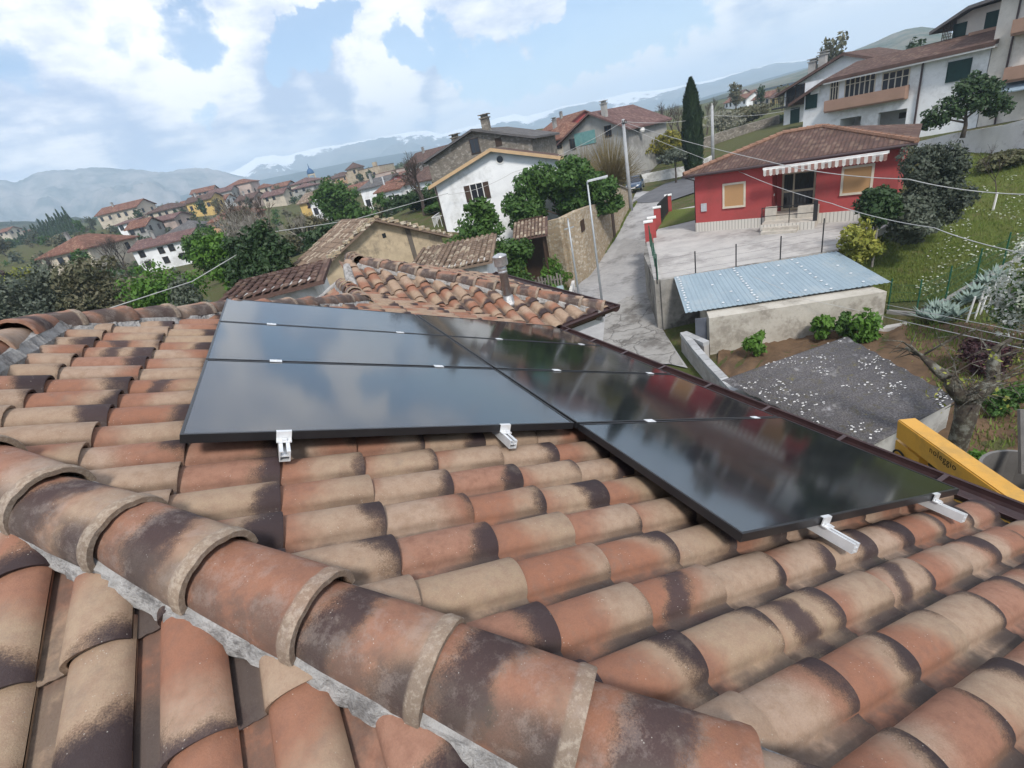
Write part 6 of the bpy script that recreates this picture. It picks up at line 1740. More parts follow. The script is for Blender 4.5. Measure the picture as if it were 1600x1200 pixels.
def quads(name, C, A, B, mats, parent=None, kind=None, mi=None):
    """many small leaf faces: centres C, half axes A and B (numpy)"""
    n = len(C)
    V = np.empty((n, 4, 3)); V[:, 0] = C - A; V[:, 1] = C + B * .55 - A * .1; V[:, 2] = C + A; V[:, 3] = C - B * .55 - A * .1
    me = bpy.data.meshes.new(name)
    me.vertices.add(n * 4); me.vertices.foreach_set('co', V.astype(np.float32).ravel())
    me.loops.add(n * 4); me.loops.foreach_set('vertex_index', np.arange(n * 4, dtype=np.int32))
    me.polygons.add(n); me.polygons.foreach_set('loop_start', np.arange(0, n * 4, 4, dtype=np.int32)); me.polygons.foreach_set('loop_total', np.full(n, 4, np.int32))
    if not isinstance(mats, (list, tuple)): mats = [mats]
    for m_ in mats: me.materials.append(m_)
    if mi is not None: me.polygons.foreach_set('material_index', mi.astype(np.int32))
    me.update(calc_edges=True); me.validate()
    return link(name, me, parent, kind)


def crown_arrays(blobs, n, size, seed, droop=0.0, upright=0.0, fill=.45, clump=True):
    rng = np.random.default_rng(seed)
    bl = []
    for c, r in blobs:
        bl.append((np.array(c, float), np.array(r, float) if hasattr(r, '__len__') else np.full(3, float(r))))
    if clump:       # each lump carries smaller lumps, so the outline is uneven and gaps open between them
        sub = []
        for c, r in bl:
            k = max(5, int(9 * np.mean(r) ** .5))
            for _ in range(k):
                d = rng.normal(size=3); d /= np.linalg.norm(d)
                sub.append((c + d * r * rng.uniform(.5, .95), r * rng.uniform(.26, .5)))
            sub.append((c, r * .80))
        bl = sub
    vol = np.array([np.prod(r) ** (2 / 3) for c, r in bl]); idx = rng.choice(len(bl), n, p=vol / vol.sum())
    cc = np.array([b_[0] for b_ in bl])[idx]; rr_ = np.array([b_[1] for b_ in bl])[idx]
    d = rng.normal(size=(n, 3)); d /= np.linalg.norm(d, axis=1)[:, None]
    rad_ = (fill + (1 - fill) * rng.random(n) ** .6) * (1 + rng.normal(size=n) * .06)
    C = cc + d * rr_ * rad_[:, None]
    N = d + rng.normal(size=(n, 3)) * .8; N[:, 2] += .3; N /= np.linalg.norm(N, axis=1)[:, None]
    T = rng.normal(size=(n, 3)); T[:, 2] += upright * 3 - droop * 3; A = np.cross(N, np.cross(T, N)); A /= np.linalg.norm(A, axis=1)[:, None] + 1e-9
    B = np.cross(N, A); s = size * np.clip(np.exp(rng.normal(size=n) * .38), .4, 2.0)[:, None]
    return C, A * s * .5, B * s * .5


def limbs(mb, base, top, r0, blobs, rng, n=5):
    mid = np.array(base) * .5 + np.array(top) * .5 + np.array([rng.uniform(-.1, .1), rng.uniform(-.1, .1), 0])
    mb.tube([base, mid, top], [r0, r0 * .75, r0 * .5], 8)
    for c, r in blobs[:n]:
        c = np.array(c, float); m_ = (np.array(top) + c) / 2 + [rng.uniform(-.1, .1), rng.uniform(-.1, .1), -.1]
        mb.tube([mid + (np.array(top) - mid) * rng.uniform(.2, 1), m_, c], [r0 * .45, r0 * .28, r0 * .08], 5)


def leafy(name, label, cat, base, blobs, n, size, m, seed, trunk=.12, bark=BARK, group=None, fill=.45, droop=0., upright=0., twig=True):
    o = thing(name, label, cat, base, 0, group)
    rng = random.Random(seed)
    if trunk:
        mb = MB(); lowest = min(c[2] for c, r in blobs)
        limbs(mb, (0, 0, -.3), (rng.uniform(-.1, .1), rng.uniform(-.1, .1), max(.3, lowest)), trunk, blobs, rng)
        mb.build('trunk', bark, o, True)
    C, A, B = crown_arrays(blobs, n, size, seed, droop, upright, fill)
    quads('crown', C, A, B, m, o)
    return o


def rblobs(w, h, z0, k, seed, dep=None):
    """k lumps filling a crown w wide, from z0 up to h"""
    r_ = random.Random(seed); out = []
    dep = dep or w
    for i in range(k):
        f = (i + .5) / k; a = r_.uniform(0, 6.28); q = math.sin(math.pi * (.15 + .75 * f)) * r_.uniform(.1, .62)
        zz = z0 + (h - z0) * (.16 + .72 * f); s = r_.uniform(.24, .36)
        out.append(((q * w * .5 * math.cos(a), q * dep * .5 * math.sin(a), zz), (w * s, dep * s, (h - z0) * s * .9)))
    return out


def bare_mesh(mb, h, seed, spread=.55, r0=.12, levels=5, up=.25, first=.32, kids=3):
    r_ = random.Random(seed)
    def grow(p, d, L, r, lev):
        pts = [p]; q = p.copy(); dd = d.copy()
        for k in range(3):
            dd = dd + np.array([r_.uniform(-.16, .16), r_.uniform(-.16, .16), up * .12]); dd /= np.linalg.norm(dd)
            q = q + dd * L / 3; pts.append(q.copy())
        mb.tube(pts, [r, r * .86, r * .72, r * .6], 5 if lev > 2 else 3, caps=False)
        if lev <= 0: return
        for k in range(kids + (1 if lev < 3 and r_.random() < .5 else 0)):
            a = r_.uniform(0, 6.28); s = spread * r_.uniform(.6, 1.25)
            e = np.cross(dd, [math.cos(a), math.sin(a), .3]); e /= np.linalg.norm(e) + 1e-9
            nd = dd * math.cos(s) + e * math.sin(s); nd[2] += up * .4; nd /= np.linalg.norm(nd)
            grow(pts[2] + (pts[3] - pts[2]) * r_.random() if k else pts[3], nd, L * r_.uniform(.62, .82), r * r_.uniform(.5, .66), lev - 1)
    grow(np.array([0., 0, -.3]), np.array([r_.uniform(-.08, .08), r_.uniform(-.08, .08), 1.]), h * first, r0, levels)


def bare(name, label, cat, base, h, seed, m=BARK, group=None, **kw):
    o = thing(name, label, cat, base, 0, group)
    mb = MB(); bare_mesh(mb, h, seed, **kw); mb.build('branches', m, o)
    return o


def G(px, D): return onground(px, D)
def on(px, D, z): p = atz(px, D, z); return p

# -- behind the rubble wall and beside the shelter
b_ = on(880, 38.5, TZ); hh = hgt(b_, 243)
leafy('leafy_tree', 'large bright green bushy tree overhanging the rubble wall', 'tree', b_, [((-2.4, 1.0, hh * .42), (1.9, 1.7, 1.5)), ((.2, 0, hh * .60), (2.2, 2, 1.7)), ((2.4, -1, hh * .42), (1.9, 1.8, 1.5)), ((-1.0, .4, hh * .70), (1.5, 1.5, 1.1)), ((1.2, 0, hh * .25), (2.2, 1.8, 1.2)), ((-2.7, .8, hh * .16), (1.5, 1.5, 1.4)), ((3.0, -1.3, hh * .14), (1.4, 1.4, .9))], 21000, .27, LF_GREEN, 1, .16)
b_ = on(772, 30, -8.9); hh = hgt(b_, 304)
leafy('leafy_tree', 'bright green bushy tree left of the garden shelter', 'tree', b_, [((0, 0, hh * .72), (1.6, 1.5, 1.3)), ((-1.2, .4, hh * .55), (1.5, 1.3, 1.4)), ((1.4, -.4, hh * .45), (1.5, 1.3, 1.4)), ((.2, 0, hh * .3), (1.9, 1.5, 1.3)), ((.4, 0, hh * .88), (.8, .8, .7)), ((.9, -.6, .9), (1.3, 1.1, .9))], 15000, .22, LF_GREEN, 2, .14)
# yellowish upright willow beside the lane
def twigs(name, label, base, h, w, n, m, seed, r=.012, lean=(0, 0), group=None, arch=.25):
    o = thing(name, label, 'shrub', base, 0, group); rr = random.Random(seed); mb = MB()
    mb.tube([(0, 0, -.4), (0, 0, h * .18)], [.28, .22], 7)
    tr_ = mb.build('trunk', BARK, o); mb = MB()
    for k in range(n):
        a = rr.uniform(0, 6.28); q = w * .5 * math.sqrt(rr.random()); L = h * rr.uniform(.6, 1.0) * (1 - .35 * (q / (w * .5)) ** 2)
        x, y = q * math.cos(a), q * math.sin(a); z0 = h * rr.uniform(.08, .3)
        mb.tube([(x * .12, y * .12, z0), (x * .55, y * .55, z0 + (L - z0) * .5), (x + rr.uniform(-.2, .2), y + rr.uniform(-.2, .2), L - arch * q)], [r * 1.6, r, r * .4], 3, caps=False)
    mb.build('branches', m, o); return o
b_ = on(958, 52, -6.95); twigs('pollard_willow', 'straw coloured pollard willow with upright shoots next to the grey pole', b_, hgt(b_, 196), 6.6, 900, TWIG, 3, .018)
b_ = on(917, 55, -6.5); twigs('pollard_willow', 'paler straw coloured shoots left of the main willow, above the green tree', b_, hgt(b_, 214), 3.4, 330, TWIG, 4, .018)
# cypress
b_ = G(1084, 63); hh = hgt(b_, 124)
o = thing('cypress', 'tall dark narrow cypress standing beside the road', 'tree', b_)
mb = MB(); mb.tube([(0, 0, -.5), (0, 0, hh * .85)], [.2, .04], 7); mb.build('trunk', BARK, o)
rng = np.random.default_rng(5); n = 15000; f = rng.random(n) ** .8; a = rng.random(n) * 6.283
lob = 1 + .14 * np.sin(a * 5 + f * 9) + .10 * np.sin(a * 3 - f * 23) + rng.normal(size=n) * .05
prof_ = np.interp(f, [0, .04, .15, .35, .6, .8, .93, 1], [.35, .8, 1.0, 1.05, .95, .68, .34, .03]) * 1.0
q = prof_ * lob * (.72 + .28 * rng.random(n)); C = np.stack([q * np.cos(a), q * np.sin(a), .3 + f * (hh - .3)], 1)
A = np.stack([np.cos(a) * .35, np.sin(a) * .35, np.ones(n)], 1) + rng.normal(size=(n, 3)) * .22; A /= np.linalg.norm(A, axis=1)[:, None]
B = np.cross(A, np.stack([np.cos(a), np.sin(a), np.zeros(n)], 1) + rng.normal(size=(n, 3)) * .4); B /= np.linalg.norm(B, axis=1)[:, None]
s = rng.uniform(.18, .36, n)[:, None]; quads('crown', C, A * s, B * s * .5, LF_CYP, o)
# round the road junction
b_ = G(1046, 76); leafy('forsythia_bush', 'yellow flowering bush beside the cement house', 'bush', b_, rblobs(7, hgt(b_, 207), .2, 5, 6, 4), 3500, .32, LF_YEL, 6, 0)
for i, (px, D, top, lab) in enumerate([(1034, 96, 152, 'bare dark tree just right of the cement house roof'), (1052, 99, 150, 'bare dark tree between the cement house and the cypress'), (1064, 94, 158, 'bare twiggy tree touching the left side of the cypress'), (1104, 98, 150, 'bare twiggy tree right behind the cypress'), (1125, 104, 158, 'bare pale tree behind the second utility pole')]):
    b_ = G(px, D); bare('bare_tree', lab, 'tree', b_, hgt(b_, top), 20 + i, TWIG_D if i < 4 else BARK_P, 'bare trees near the road', levels=5, r0=.16, spread=.5)
b_ = G(1135, 92); leafy('blossom_tree', 'pale budding tree on the bank right of the second pole', 'tree', b_, rblobs(9, hgt(b_, 172), .4, 7, 8, 5), 4000, .28, LF_PALE, 8, .12)
b_ = G(1172, 104); leafy('hedge_bush', 'brownish hedge mass on the bank behind the red bungalow roof', 'bush', b_, rblobs(12, hgt(b_, 166), .2, 8, 9, 5), 5000, .36, LF_BROWN, 9, 0)
b_ = G(1205, 92); leafy('hedge_bush', 'dark green hedge below the white chimney house', 'bush', b_, rblobs(11, hgt(b_, 184), .1, 8, 10, 5), 5000, .32, LF_DARK, 10, 0)
b_ = G(1056, 62); leafy('small_tree', 'small dark umbrella shaped tree left of the cypress', 'tree', b_, [((0, 0, 3.0), (1.7, 1.5, .7)), ((-.6, 0, 2.6), (1.1, 1, .6)), ((.8, 0, 2.7), (1.1, 1, .6))], 2200, .22, LF_OLIVE, 11, .12)
# -- around the bungalow
b_ = onz(1432, 368, -7.3); hh = hgt(b_, 224)
leafy('olive_tree', 'big dark grey green tree hiding the right end of the red bungalow', 'tree', b_, [((.2, -.2, hh * .55), (1.15, 1.15, 1.3)), ((-.4, .2, hh * .74), (.85, .85, .9)), ((.8, -.5, hh * .7), (.9, .9, .9)), ((.3, 0, hh * .88), (.65, .65, .55)), ((.9, -.6, hh * .42), (.9, .9, 1.0)), ((-.45, .1, hh * .42), (.85, .85, .9)), ((.3, -.2, .9), (.95, .95, .9))], 17000, .13, LF_OLIVED, 12, .14)
o = bpy.data.objects[-1] if False else None
b_ = onz(1366, 392, -7.1); hh = hgt(b_, 284)
leafy('round_tree', 'dense round dark green tree on a thin trunk before the bungalow window', 'tree', b_, [((0, 0, hh * .66), (.80, .80, .80)), ((-.25, .2, hh * .8), (.55, .55, .5)), ((.28, -.15, hh * .72), (.6, .6, .6)), ((-.35, 0, hh * .55), (.5, .5, .45))], 5500, .16, LF_DARK, 13, .07)
b_ = onz(1411, 385, -7.35); leafy('olive_bush', 'low grey green bush at the corner of the lawn', 'bush', b_, rblobs(2.8, hgt(b_, 318), .1, 6, 14), 5000, .15, LF_OLIVE, 14, 0)
b_ = onz(1337, 418, -7.6); leafy('lemon_bush', 'yellow green variegated bush behind the blue shed roof', 'bush', b_, rblobs(1.9, hgt(b_, 352), .1, 7, 15), 2600, .16, LF_LEMON, 15, 0)
b_ = G(1572, 43); leafy('scrub_bush', 'wide brownish green bush on the lawn under the whitewashed wall', 'bush', b_, rblobs(5.5, hgt(b_, 236), .1, 8, 16, 3), 6500, .18, [LF_SCRUB], 16, 0)
b_ = at(1505, 208, 47); hh = hgt(b_, 114)
leafy('garden_tree', 'dark leaved garden tree with forked trunk above the whitewashed wall', 'tree', b_, [((0, 0, hh * .60), (1.5, 1.3, 1.2)), ((-1.5, .7, hh * .46), (1.2, 1, 1.0)), ((1.3, -.6, hh * .52), (1.3, 1.1, 1.1)), ((.3, 0, hh * .84), (.9, .8, .7)), ((-2.1, .9, hh * .34), (.8, .7, .7)), ((1.8, -.8, hh * .36), (1.0, .9, .8)), ((-.6, 0, hh * .78), (.7, .7, .6))], 6000, .20, [LF_DARK], 17, .16, fill=.25)
b_ = on(1600, 20.5, -8.5); hh = hgt(b_, 366)
o = leafy('blossom_shrub', 'white flowering shrub at the right edge of the photo', 'shrub', b_, rblobs(2.6, hh, .2, 8, 18), 5200, .10, LF_WHITE, 18, .05)
C, A, B = crown_arrays(rblobs(2.6, hh, .2, 8, 18), 2200, .12, 19); quads('leaves', C, A, B, LF_GREEN, o)
b_ = at(1545, 520, 18.5); b_[2] = gz(b_[0], b_[1]); leafy('red_leaved_shrub', 'low dark red shrub in the vegetable garden', 'shrub', b_, rblobs(2.0, 1.0, .05, 6, 20, 1.6), 3500, .11, LF_REDD, 20, 0)
for i, (px, py, z, w_, h_, lab) in enumerate([(1186, 556, -9.3, 1.4, 1.0, 'leafy bean plants in the tilled rows'), (1284, 533, -9.2, 1.35, 1.15, 'tall leafy green clump against the shed wall'), (1318, 530, -9.2, .9, 1.1, 'thin green sprouts between the two clumps on the shed wall'), (1352, 532, -9.2, 1.9, 1.1, 'wide leafy green clump at the right of the shed wall')]):
    b_ = onz(px, py, z); leafy('leafy_plant', lab, 'plant', b_, rblobs(w_, h_, .05, 5, 30 + i, w_ * .7), 1100, .16, LF_BRIGHT if i != 2 else LF_GREEN, 30 + i, 0, upright=.5)
ia = 0
ART = ['silvery artichoke plant nearest the shed, leftmost of the row', 'second silvery artichoke from the shed end of the row', 'silvery artichoke plant just behind the second one, against the curb', 'fourth silvery artichoke from the shed end, in front of the curb', 'silvery artichoke in the middle of the row by the second green post', 'silvery artichoke tucked behind the two nearest the shed', 'silvery artichoke left of the white stakes', 'silvery artichoke beside the first white stakes', 'farthest silvery artichoke, behind the white stakes', 'silvery artichoke just before the white stakes, upper side']
for px, py in ((1452, 470), (1470, 476), (1484, 464), (1500, 470), (1512, 452), (1466, 458), (1532, 436), (1548, 424), (1560, 412), (1522, 446)):
    p = at(px, py, 23.0 + (470 - py) * .06); p[2] = gz(p[0], p[1])
    o = thing('artichoke_plant', ART[ia], 'plant', p, ia * .7, 'artichoke plants along the lawn edge')
    rng = np.random.default_rng(60 + ia); n = 58; a = rng.random(n) * 6.283; t1 = rng.uniform(.3, 1.0, n)
    d = np.stack([np.cos(a), np.sin(a), t1], 1); d /= np.linalg.norm(d, axis=1)[:, None]; L_ = rng.uniform(.26, .52, n)[:, None]
    side = np.stack([-np.sin(a), np.cos(a), np.zeros(n)], 1)
    quads('leaves', d * L_ * .8 + [0, 0, .05], d * L_ * .6, side * .085 * rng.uniform(.7, 1.3, n)[:, None], LF_ART, o); ia += 1
# gnarled bare fruit tree above the yellow boom
b_ = np.array([12.0, 4.35, gz(12.0, 4.35)])
o = thing('gnarled_tree', 'gnarled bare fruit tree with thick dark trunk beside the lichened shed', 'tree', b_); mb = MB()
def PT(px, py, D): return at(px, py, D) - b_
mb.tube([PT(1490, 735, 12.9), PT(1494, 700, 12.8), PT(1508, 655, 12.7), PT(1512, 630, 12.8)], [.21, .19, .20, .22], 10)
mb.tube([PT(1512, 632, 12.8), PT(1494, 612, 12.6), PT(1480, 590, 12.6), PT(1464, 578, 12.6), PT(1440, 556, 12.8), PT(1415, 543, 13)], [.16, .14, .13, .10, .05, .025], 8)
mb.tube([PT(1510, 640, 12.8), PT(1530, 612, 13.2), PT(1553, 598, 13.6), PT(1552, 570, 13.8), PT(1556, 545, 14), PT(1580, 530, 14.2)], [.17, .15, .13, .12, .09, .04], 8)
mb.build('trunk', BARK_D, o, True); mb = MB(); rr = random.Random(9)
for k in range(46):
    s_ = [PT(1480, 590, 12.6), PT(1440, 556, 12.8), PT(1512, 630, 12.8), PT(1553, 598, 13.6), PT(1554, 560, 13.9), PT(1500, 620, 12.7)][k % 6]
    d = np.array([rr.uniform(-1, 1), rr.uniform(-1, 1), rr.uniform(-.5, .9)]); L_ = rr.uniform(.4, 1.2); q = s_ + d * L_ * .5 + [0, 0, .1]; e = s_ + d * L_ + [0, 0, -.1 * L_ + rr.uniform(-.2, .2)]
    mb.tube([s_, q, e], [.025, .014, .006], 4, caps=False)
    for _ in range(2): mb.tube([q, q + np.array([rr.uniform(-.4, .4), rr.uniform(-.4, .4), rr.uniform(-.3, .4)])], [.010, .004], 3, caps=False)
mb.build('branches', BARK_D, o)
C, A, B = crown_arrays([(PT(1480, 600, 12.6), .7), (PT(1550, 590, 13.6), .7)], 90, .09, 4); quads('leaves', C, A, B, LF_LEMON, o)
for i, (px, py, D, w_, h_, m_, lab) in enumerate([(1525, 690, 13.2, 1.3, .8, LF_BRIGHT, 'green weeds under the gnarled tree, by the rubble'), (1462, 668, 13.4, 1.3, .9, LF_GREEN, 'green weeds between the shed wall and the gnarled tree'), (1560, 720, 12.4, 1.1, .5, LF_BRIGHT, 'green weeds below the heap of stones'), (1590, 560, 16.5, 1.6, .8, LF_GREEN, 'grassy clump near the right edge of the vegetable plot')]):
    p = at(px, py, D); p[2] = gz(p[0], p[1]); leafy('weed_clump', lab, 'plant', p, rblobs(w_, h_, .02, 6, 80 + i, w_ * .8), 1500, .10, m_, 80 + i, 0)
# -- left of the roof
for i, (px, D, top, w_, dep_, n, sz, m_, lab, sd) in enumerate([
    (462, 27, 366, 3.6, 3, 12000, .20, LF_DARK, 'tall dark evergreen bush left of the stone barn', 101),
    (420, 30, 372, 3.2, 3, 8000, .20, LF_DARK, 'dark evergreen bush under the leaning pale trunks', 102),
    (378, 36, 372, 3.6, 3, 6500, .22, LF_BRIGHT, 'mid green shrub with pale stems left of the evergreens', 103),
    (350, 48, 358, 5, 4, 5500, .26, LF_GREEN, 'yellowish green shrub below the ochre house', 104),
    (296, 33, 428, 4.4, 3, 9000, .18, LF_BRIGHT, 'vivid green rounded bush beyond the left ridge tiles', 105),
    (190, 40, 408, 5, 4, 7500, .20, LF_BROWN, 'broad olive brown bush left of the vivid green one', 106),
    (112, 42, 425, 5.5, 4, 7500, .20, LF_OLIVE, 'grey green thicket in the lower left', 107),
    (55, 40, 445, 5.5, 4, 7500, .20, LF_OLIVE, 'grey thicket at the left edge above the ridge tiles', 108),
    (45, 66, 424, 5, 4, 4000, .26, LF_LEMON, 'yellow green bush near the left edge', 109),
    (12, 80, 426, 4, 3, 3000, .26, LF_REDD, 'dark reddish bush at the far left edge', 110),
    (345, 27, 440, 3, 3, 4500, .16, LF_OLIVE, 'pale grey bush between the vivid green bush and the brown annex', 111),
    (150, 92, 397, 4, 3, 3000, .3, LF_GREEN, 'small green tree before the pinkish roofed house', 112),
    (545, 63, 284, 5.4, 5, 8000, .30, LF_GREEN, 'round green tree rising behind the stone barn ridge', 113),
    (603, 72, 305, 3.0, 3, 5000, .26, LF_GREEN, 'cone shaped green shrub in front of the white houses', 114),
    (655, 56, 302, 5.5, 4, 7000, .26, LF_DARK, 'dark green thicket left of the white gabled house', 115),
    (690, 50, 330, 3.5, 3, 3500, .24, LF_GREEN, 'green bush by the small balcony of the gabled house', 116),
    (515, 40, 352, 4, 3, 5500, .22, LF_DARK, 'dark green thicket behind the left slope of the stone barn', 117),
    (485, 60, 340, 6, 4, 5000, .28, LF_BROWN, 'brownish thicket below the whitewashed house', 118),
    (405, 70, 330, 7, 5, 6000, .30, LF_BROWN, 'brown scrub under the bare trees', 119),
    (870, 31.5, 408, 2.4, 2, 4000, .14, LF_BRIGHT, 'low green bank plants in front of the picket fence', 120),
    (815, 29, 420, 3.0, 2.4, 4500, .16, LF_GREEN, 'dark green creeper below the shelter beside the flue', 121),
    (270, 60, 428, 5, 4, 3500, .24, LF_BROWN, 'brown dry bush below the bright white house', 122),
    (20, 52, 470, 5, 4, 4500, .20, LF_BROWN, 'olive brown bush in the lower left corner of the hillside', 123),
]):
    b_ = G(px, D) if i not in (19, 20) else on(px, D, -9.2); hh = max(.8, hgt(b_, top))
    leafy('bush' if hh < 4.4 else 'bushy_tree', lab, 'bush' if hh < 4.4 else 'tree', b_, rblobs(w_, hh, .1 if hh < 4.4 else .6, 9, sd, dep_), n, sz, m_, sd, .1 if hh > 2.5 else 0, group=None)
for i, (px, D, top, m_, lab, kw) in enumerate([
    (452, 34, 300, BARK_P, 'pale leaning bare tree just left of the tall dark evergreen', dict(r0=.12, levels=5)),
    (425, 40, 282, BARK_P, 'tallest pale bare tree among the left evergreens', dict(r0=.13, levels=5)),
    (402, 42, 272, TWIG_D, 'bare dark tree whose fine twigs reach the blue mountains', dict(r0=.13, levels=5)),
    (382, 46, 290, BARK_P, 'bare pale tree above the ochre house', dict(r0=.12, levels=5)),
    (436, 50, 276, TWIG_D, 'second bare dark tree against the mountains', dict(r0=.13, levels=5)),
    (664, 51, 230, TWIG_D, 'tall bare black tree beside the stone farmhouse', dict(r0=.22, levels=6, spread=.6)),
    (203, 92, 358, TWIG_D, 'brown bare tree between the pinkish roofed house and the white house', dict(r0=.16, levels=5)),
    (192, 96, 366, TWIG_D, 'shorter brown bare tree left of its neighbour by the white house', dict(r0=.14, levels=5)),
    (90, 96, 392, TWIG_D, 'bare brown tree in front of the pinkish roofed house', dict(r0=.13, levels=5)),
    (240, 96, 398, TWIG_D, 'slender bare tree in front of the bright white house', dict(r0=.10, levels=5)),
    (484, 46, 318, BARK_P, 'thin bare tree before the small yellow walled house', dict(r0=.10, levels=5)),
    (508, 70, 318, TWIG_D, 'bare tree before the whitewashed house', dict(r0=.11, levels=5)),
]):
    b_ = G(px, D); bare('bare_tree', lab, 'tree', b_, hgt(b_, top), 200 + i, m_, 'bare trees on the left hillside', **kw)
# row of slim conifers
cm = None
ORD = ['first', 'second', 'third', 'fourth', 'fifth', 'sixth', 'seventh', 'eighth', 'ninth', 'tenth', 'eleventh', 'twelfth', 'thirteenth', 'fourteenth', 'fifteenth', 'sixteenth', 'seventeenth', 'eighteenth', 'nineteenth']
for i in range(19):
    f = i / 18; px = 36 + 90 * f; D = 300 - 25 * f
    b_ = G(px, D); top = 386 - 46 * f + 4 * math.sin(i * 2.3) - 14; hh = max(6, hgt(b_, top))
    if cm is None:
        o = thing('slim_conifer', 'slim dark conifer in the long row on the left slope', 'tree', b_, 0, 'row of slim conifers on the left slope')
        rng = np.random.default_rng(3); n = 500; f_ = rng.random(n) ** .8; a = rng.random(n) * 6.283; q = np.interp(f_, [0, .1, .4, 1], [.5, 1, .9, .05]) * 1.5 * rng.uniform(.6, 1.1, n)
        C = np.stack([q * np.cos(a), q * np.sin(a), f_ * 10], 1); A = rng.normal(size=(n, 3)) * .3 + [0, 0, 1]; B = rng.normal(size=(n, 3)); s = .55
        A = A / np.linalg.norm(A, axis=1)[:, None]; B = B / np.linalg.norm(B, axis=1)[:, None]
        quads('crown', C, A * s, B * s * .6, LF_DARK, o); mb = MB(); mb.tube([(0, 0, -1), (0, 0, 8)], [.2, .05], 5); mb.build('trunk', BARK, o); cm = o
    else:
        o = copy_tree(cm); o.location = tuple(b_)
    o['label'] = ('leftmost slim dark conifer of the row on the left slope' if i == 0 else 'rightmost slim dark conifer of the row on the left slope' if i == 18 else ORD[i] + ' slim dark conifer from the left end of the row on the slope')
    o.scale = (1 + .2 * math.sin(i * 3.1), 1, hh / 10)
# small trees among the village houses
vt = None; rr = random.Random(77)
KIND = [LF_DARK, LF_GREEN, LF_BROWN, LF_OLIVE]; protos = []
for k in range(4):
    C, A, B = crown_arrays(rblobs(4, 5, .8, 7, 300 + k), 1100, .42, 300 + k)
    o = thing('village_tree', 'x', 'tree', (0, 0, -500)); quads('crown', C, A, B, KIND[k], o); mb = MB(); mb.tube([(0, 0, -1), (0, 0, 2.5)], [.18, .1], 5); mb.build('trunk', BARK, o); protos.append(o)
NM = ['dark green tree', 'fresh green tree', 'brownish tree', 'grey green tree']
SPOT = [(225, 212, 0, 'right of the cream villa on the skyline'), (243, 236, 0, 'behind the wide brown hip roof'), (268, 240, 2, 'behind the wide brown hip roof, to its right'), (150, 230, 3, 'left of the cream villa'), (290, 205, 0, 'left of the bright yellow house'), (322, 190, 0, 'below the bright yellow house'), (232, 170, 0, 'left of the small stone house'), (285, 160, 0, 'right of the small stone house'), (312, 150, 2, 'above the low white house'), (345, 190, 2, 'above the ochre house'), (392, 200, 3, 'below the tall pale house'), (440, 215, 2, 'left of the reddish hip roof'), (500, 240, 2, 'below the bell tower'), (580, 215, 0, 'below the castle wall'), (566, 205, 0, 'under the castle tower'), (640, 190, 0, 'on the crest left of the farmhouse'), (62, 250, 3, 'below the conifer row'), (25, 260, 1, 'on the slope at the left edge'), (130, 210, 1, 'behind the pinkish red roof'), (60, 190, 3, 'left of the pinkish red roof'), (320, 106, 1, 'right of the bright white house'), (345, 98, 0, 'further right of the bright white house'), (10, 170, 2, 'in the far lower left'), (1222, 120, 2, 'beside the white chimney house'), (1190, 150, 0, 'in front of the right background village'), (1150, 150, 2, 'left in the right background village'), (1425, 120, 0, 'peeking over the arcade house roof, taller one'), (1448, 118, 0, 'peeking over the arcade house roof, shorter one'), (1300, 130, 2, 'behind the white gable roof on the right')]
for i, (px, D, k, where) in enumerate(SPOT):
    o = protos[k] if not protos[k].get('used') else copy_tree(protos[k])
    protos[k]['used'] = 1
    b_ = G(px, D); s = rr.uniform(.6, 1.0)
    if px in (1425, 1448, 1300): s = hgt(b_, {1425: 64, 1448: 70, 1300: 74}[px]) / 5.2
    o.location = tuple(b_); o.rotation_euler.z = rr.uniform(0, 6); o.scale = (s, s, s * rr.uniform(.9, 1.2))
    o['label'] = NM[k] + ' ' + where
    o['group'] = 'small trees among the village houses'
for k in protos:
    if 'used' in k: del k['used']
for o in list(bpy.data.objects):
    if 'used' in o: del o['used']
# scrub covering the hillside: one mass
rng = np.random.default_rng(12); Cs, As, Bs, Ms = [], [], [], []
pool = [crown_arrays(rblobs(3.2, 2.6, .1, 5, 400 + k), 150, .55, 400 + k) for k in range(5)]
for i in range(900):
    px = rng.uniform(-60, 760); D = 60 * (900 / 60) ** rng.random()
    if D < 110 and 195 < px < 330: continue
    p = at(px, 400, D); p[2] = gz(p[0], p[1]); k = rng.integers(5); C, A, B = pool[k]; s = rng.uniform(.35, .95) * (1 + D / 900)
    a = rng.uniform(0, 6.28); Rm = np.array([[math.cos(a), -math.sin(a), 0], [math.sin(a), math.cos(a), 0], [0, 0, 1]])
    Cs.append(C @ Rm.T * s + p - [0, 0, .2 * s]); As.append(A @ Rm.T * s); Bs.append(B @ Rm.T * s); Ms.append(np.full(len(C), rng.choice(4, p=[.22, .2, .40, .18])))
quads('hillside_scrub', np.concatenate(Cs), np.concatenate(As), np.concatenate(Bs), [LF_DARK, LF_GREEN, LF_BROWN, LF_OLIVE], None, 'stuff', np.concatenate(Ms))
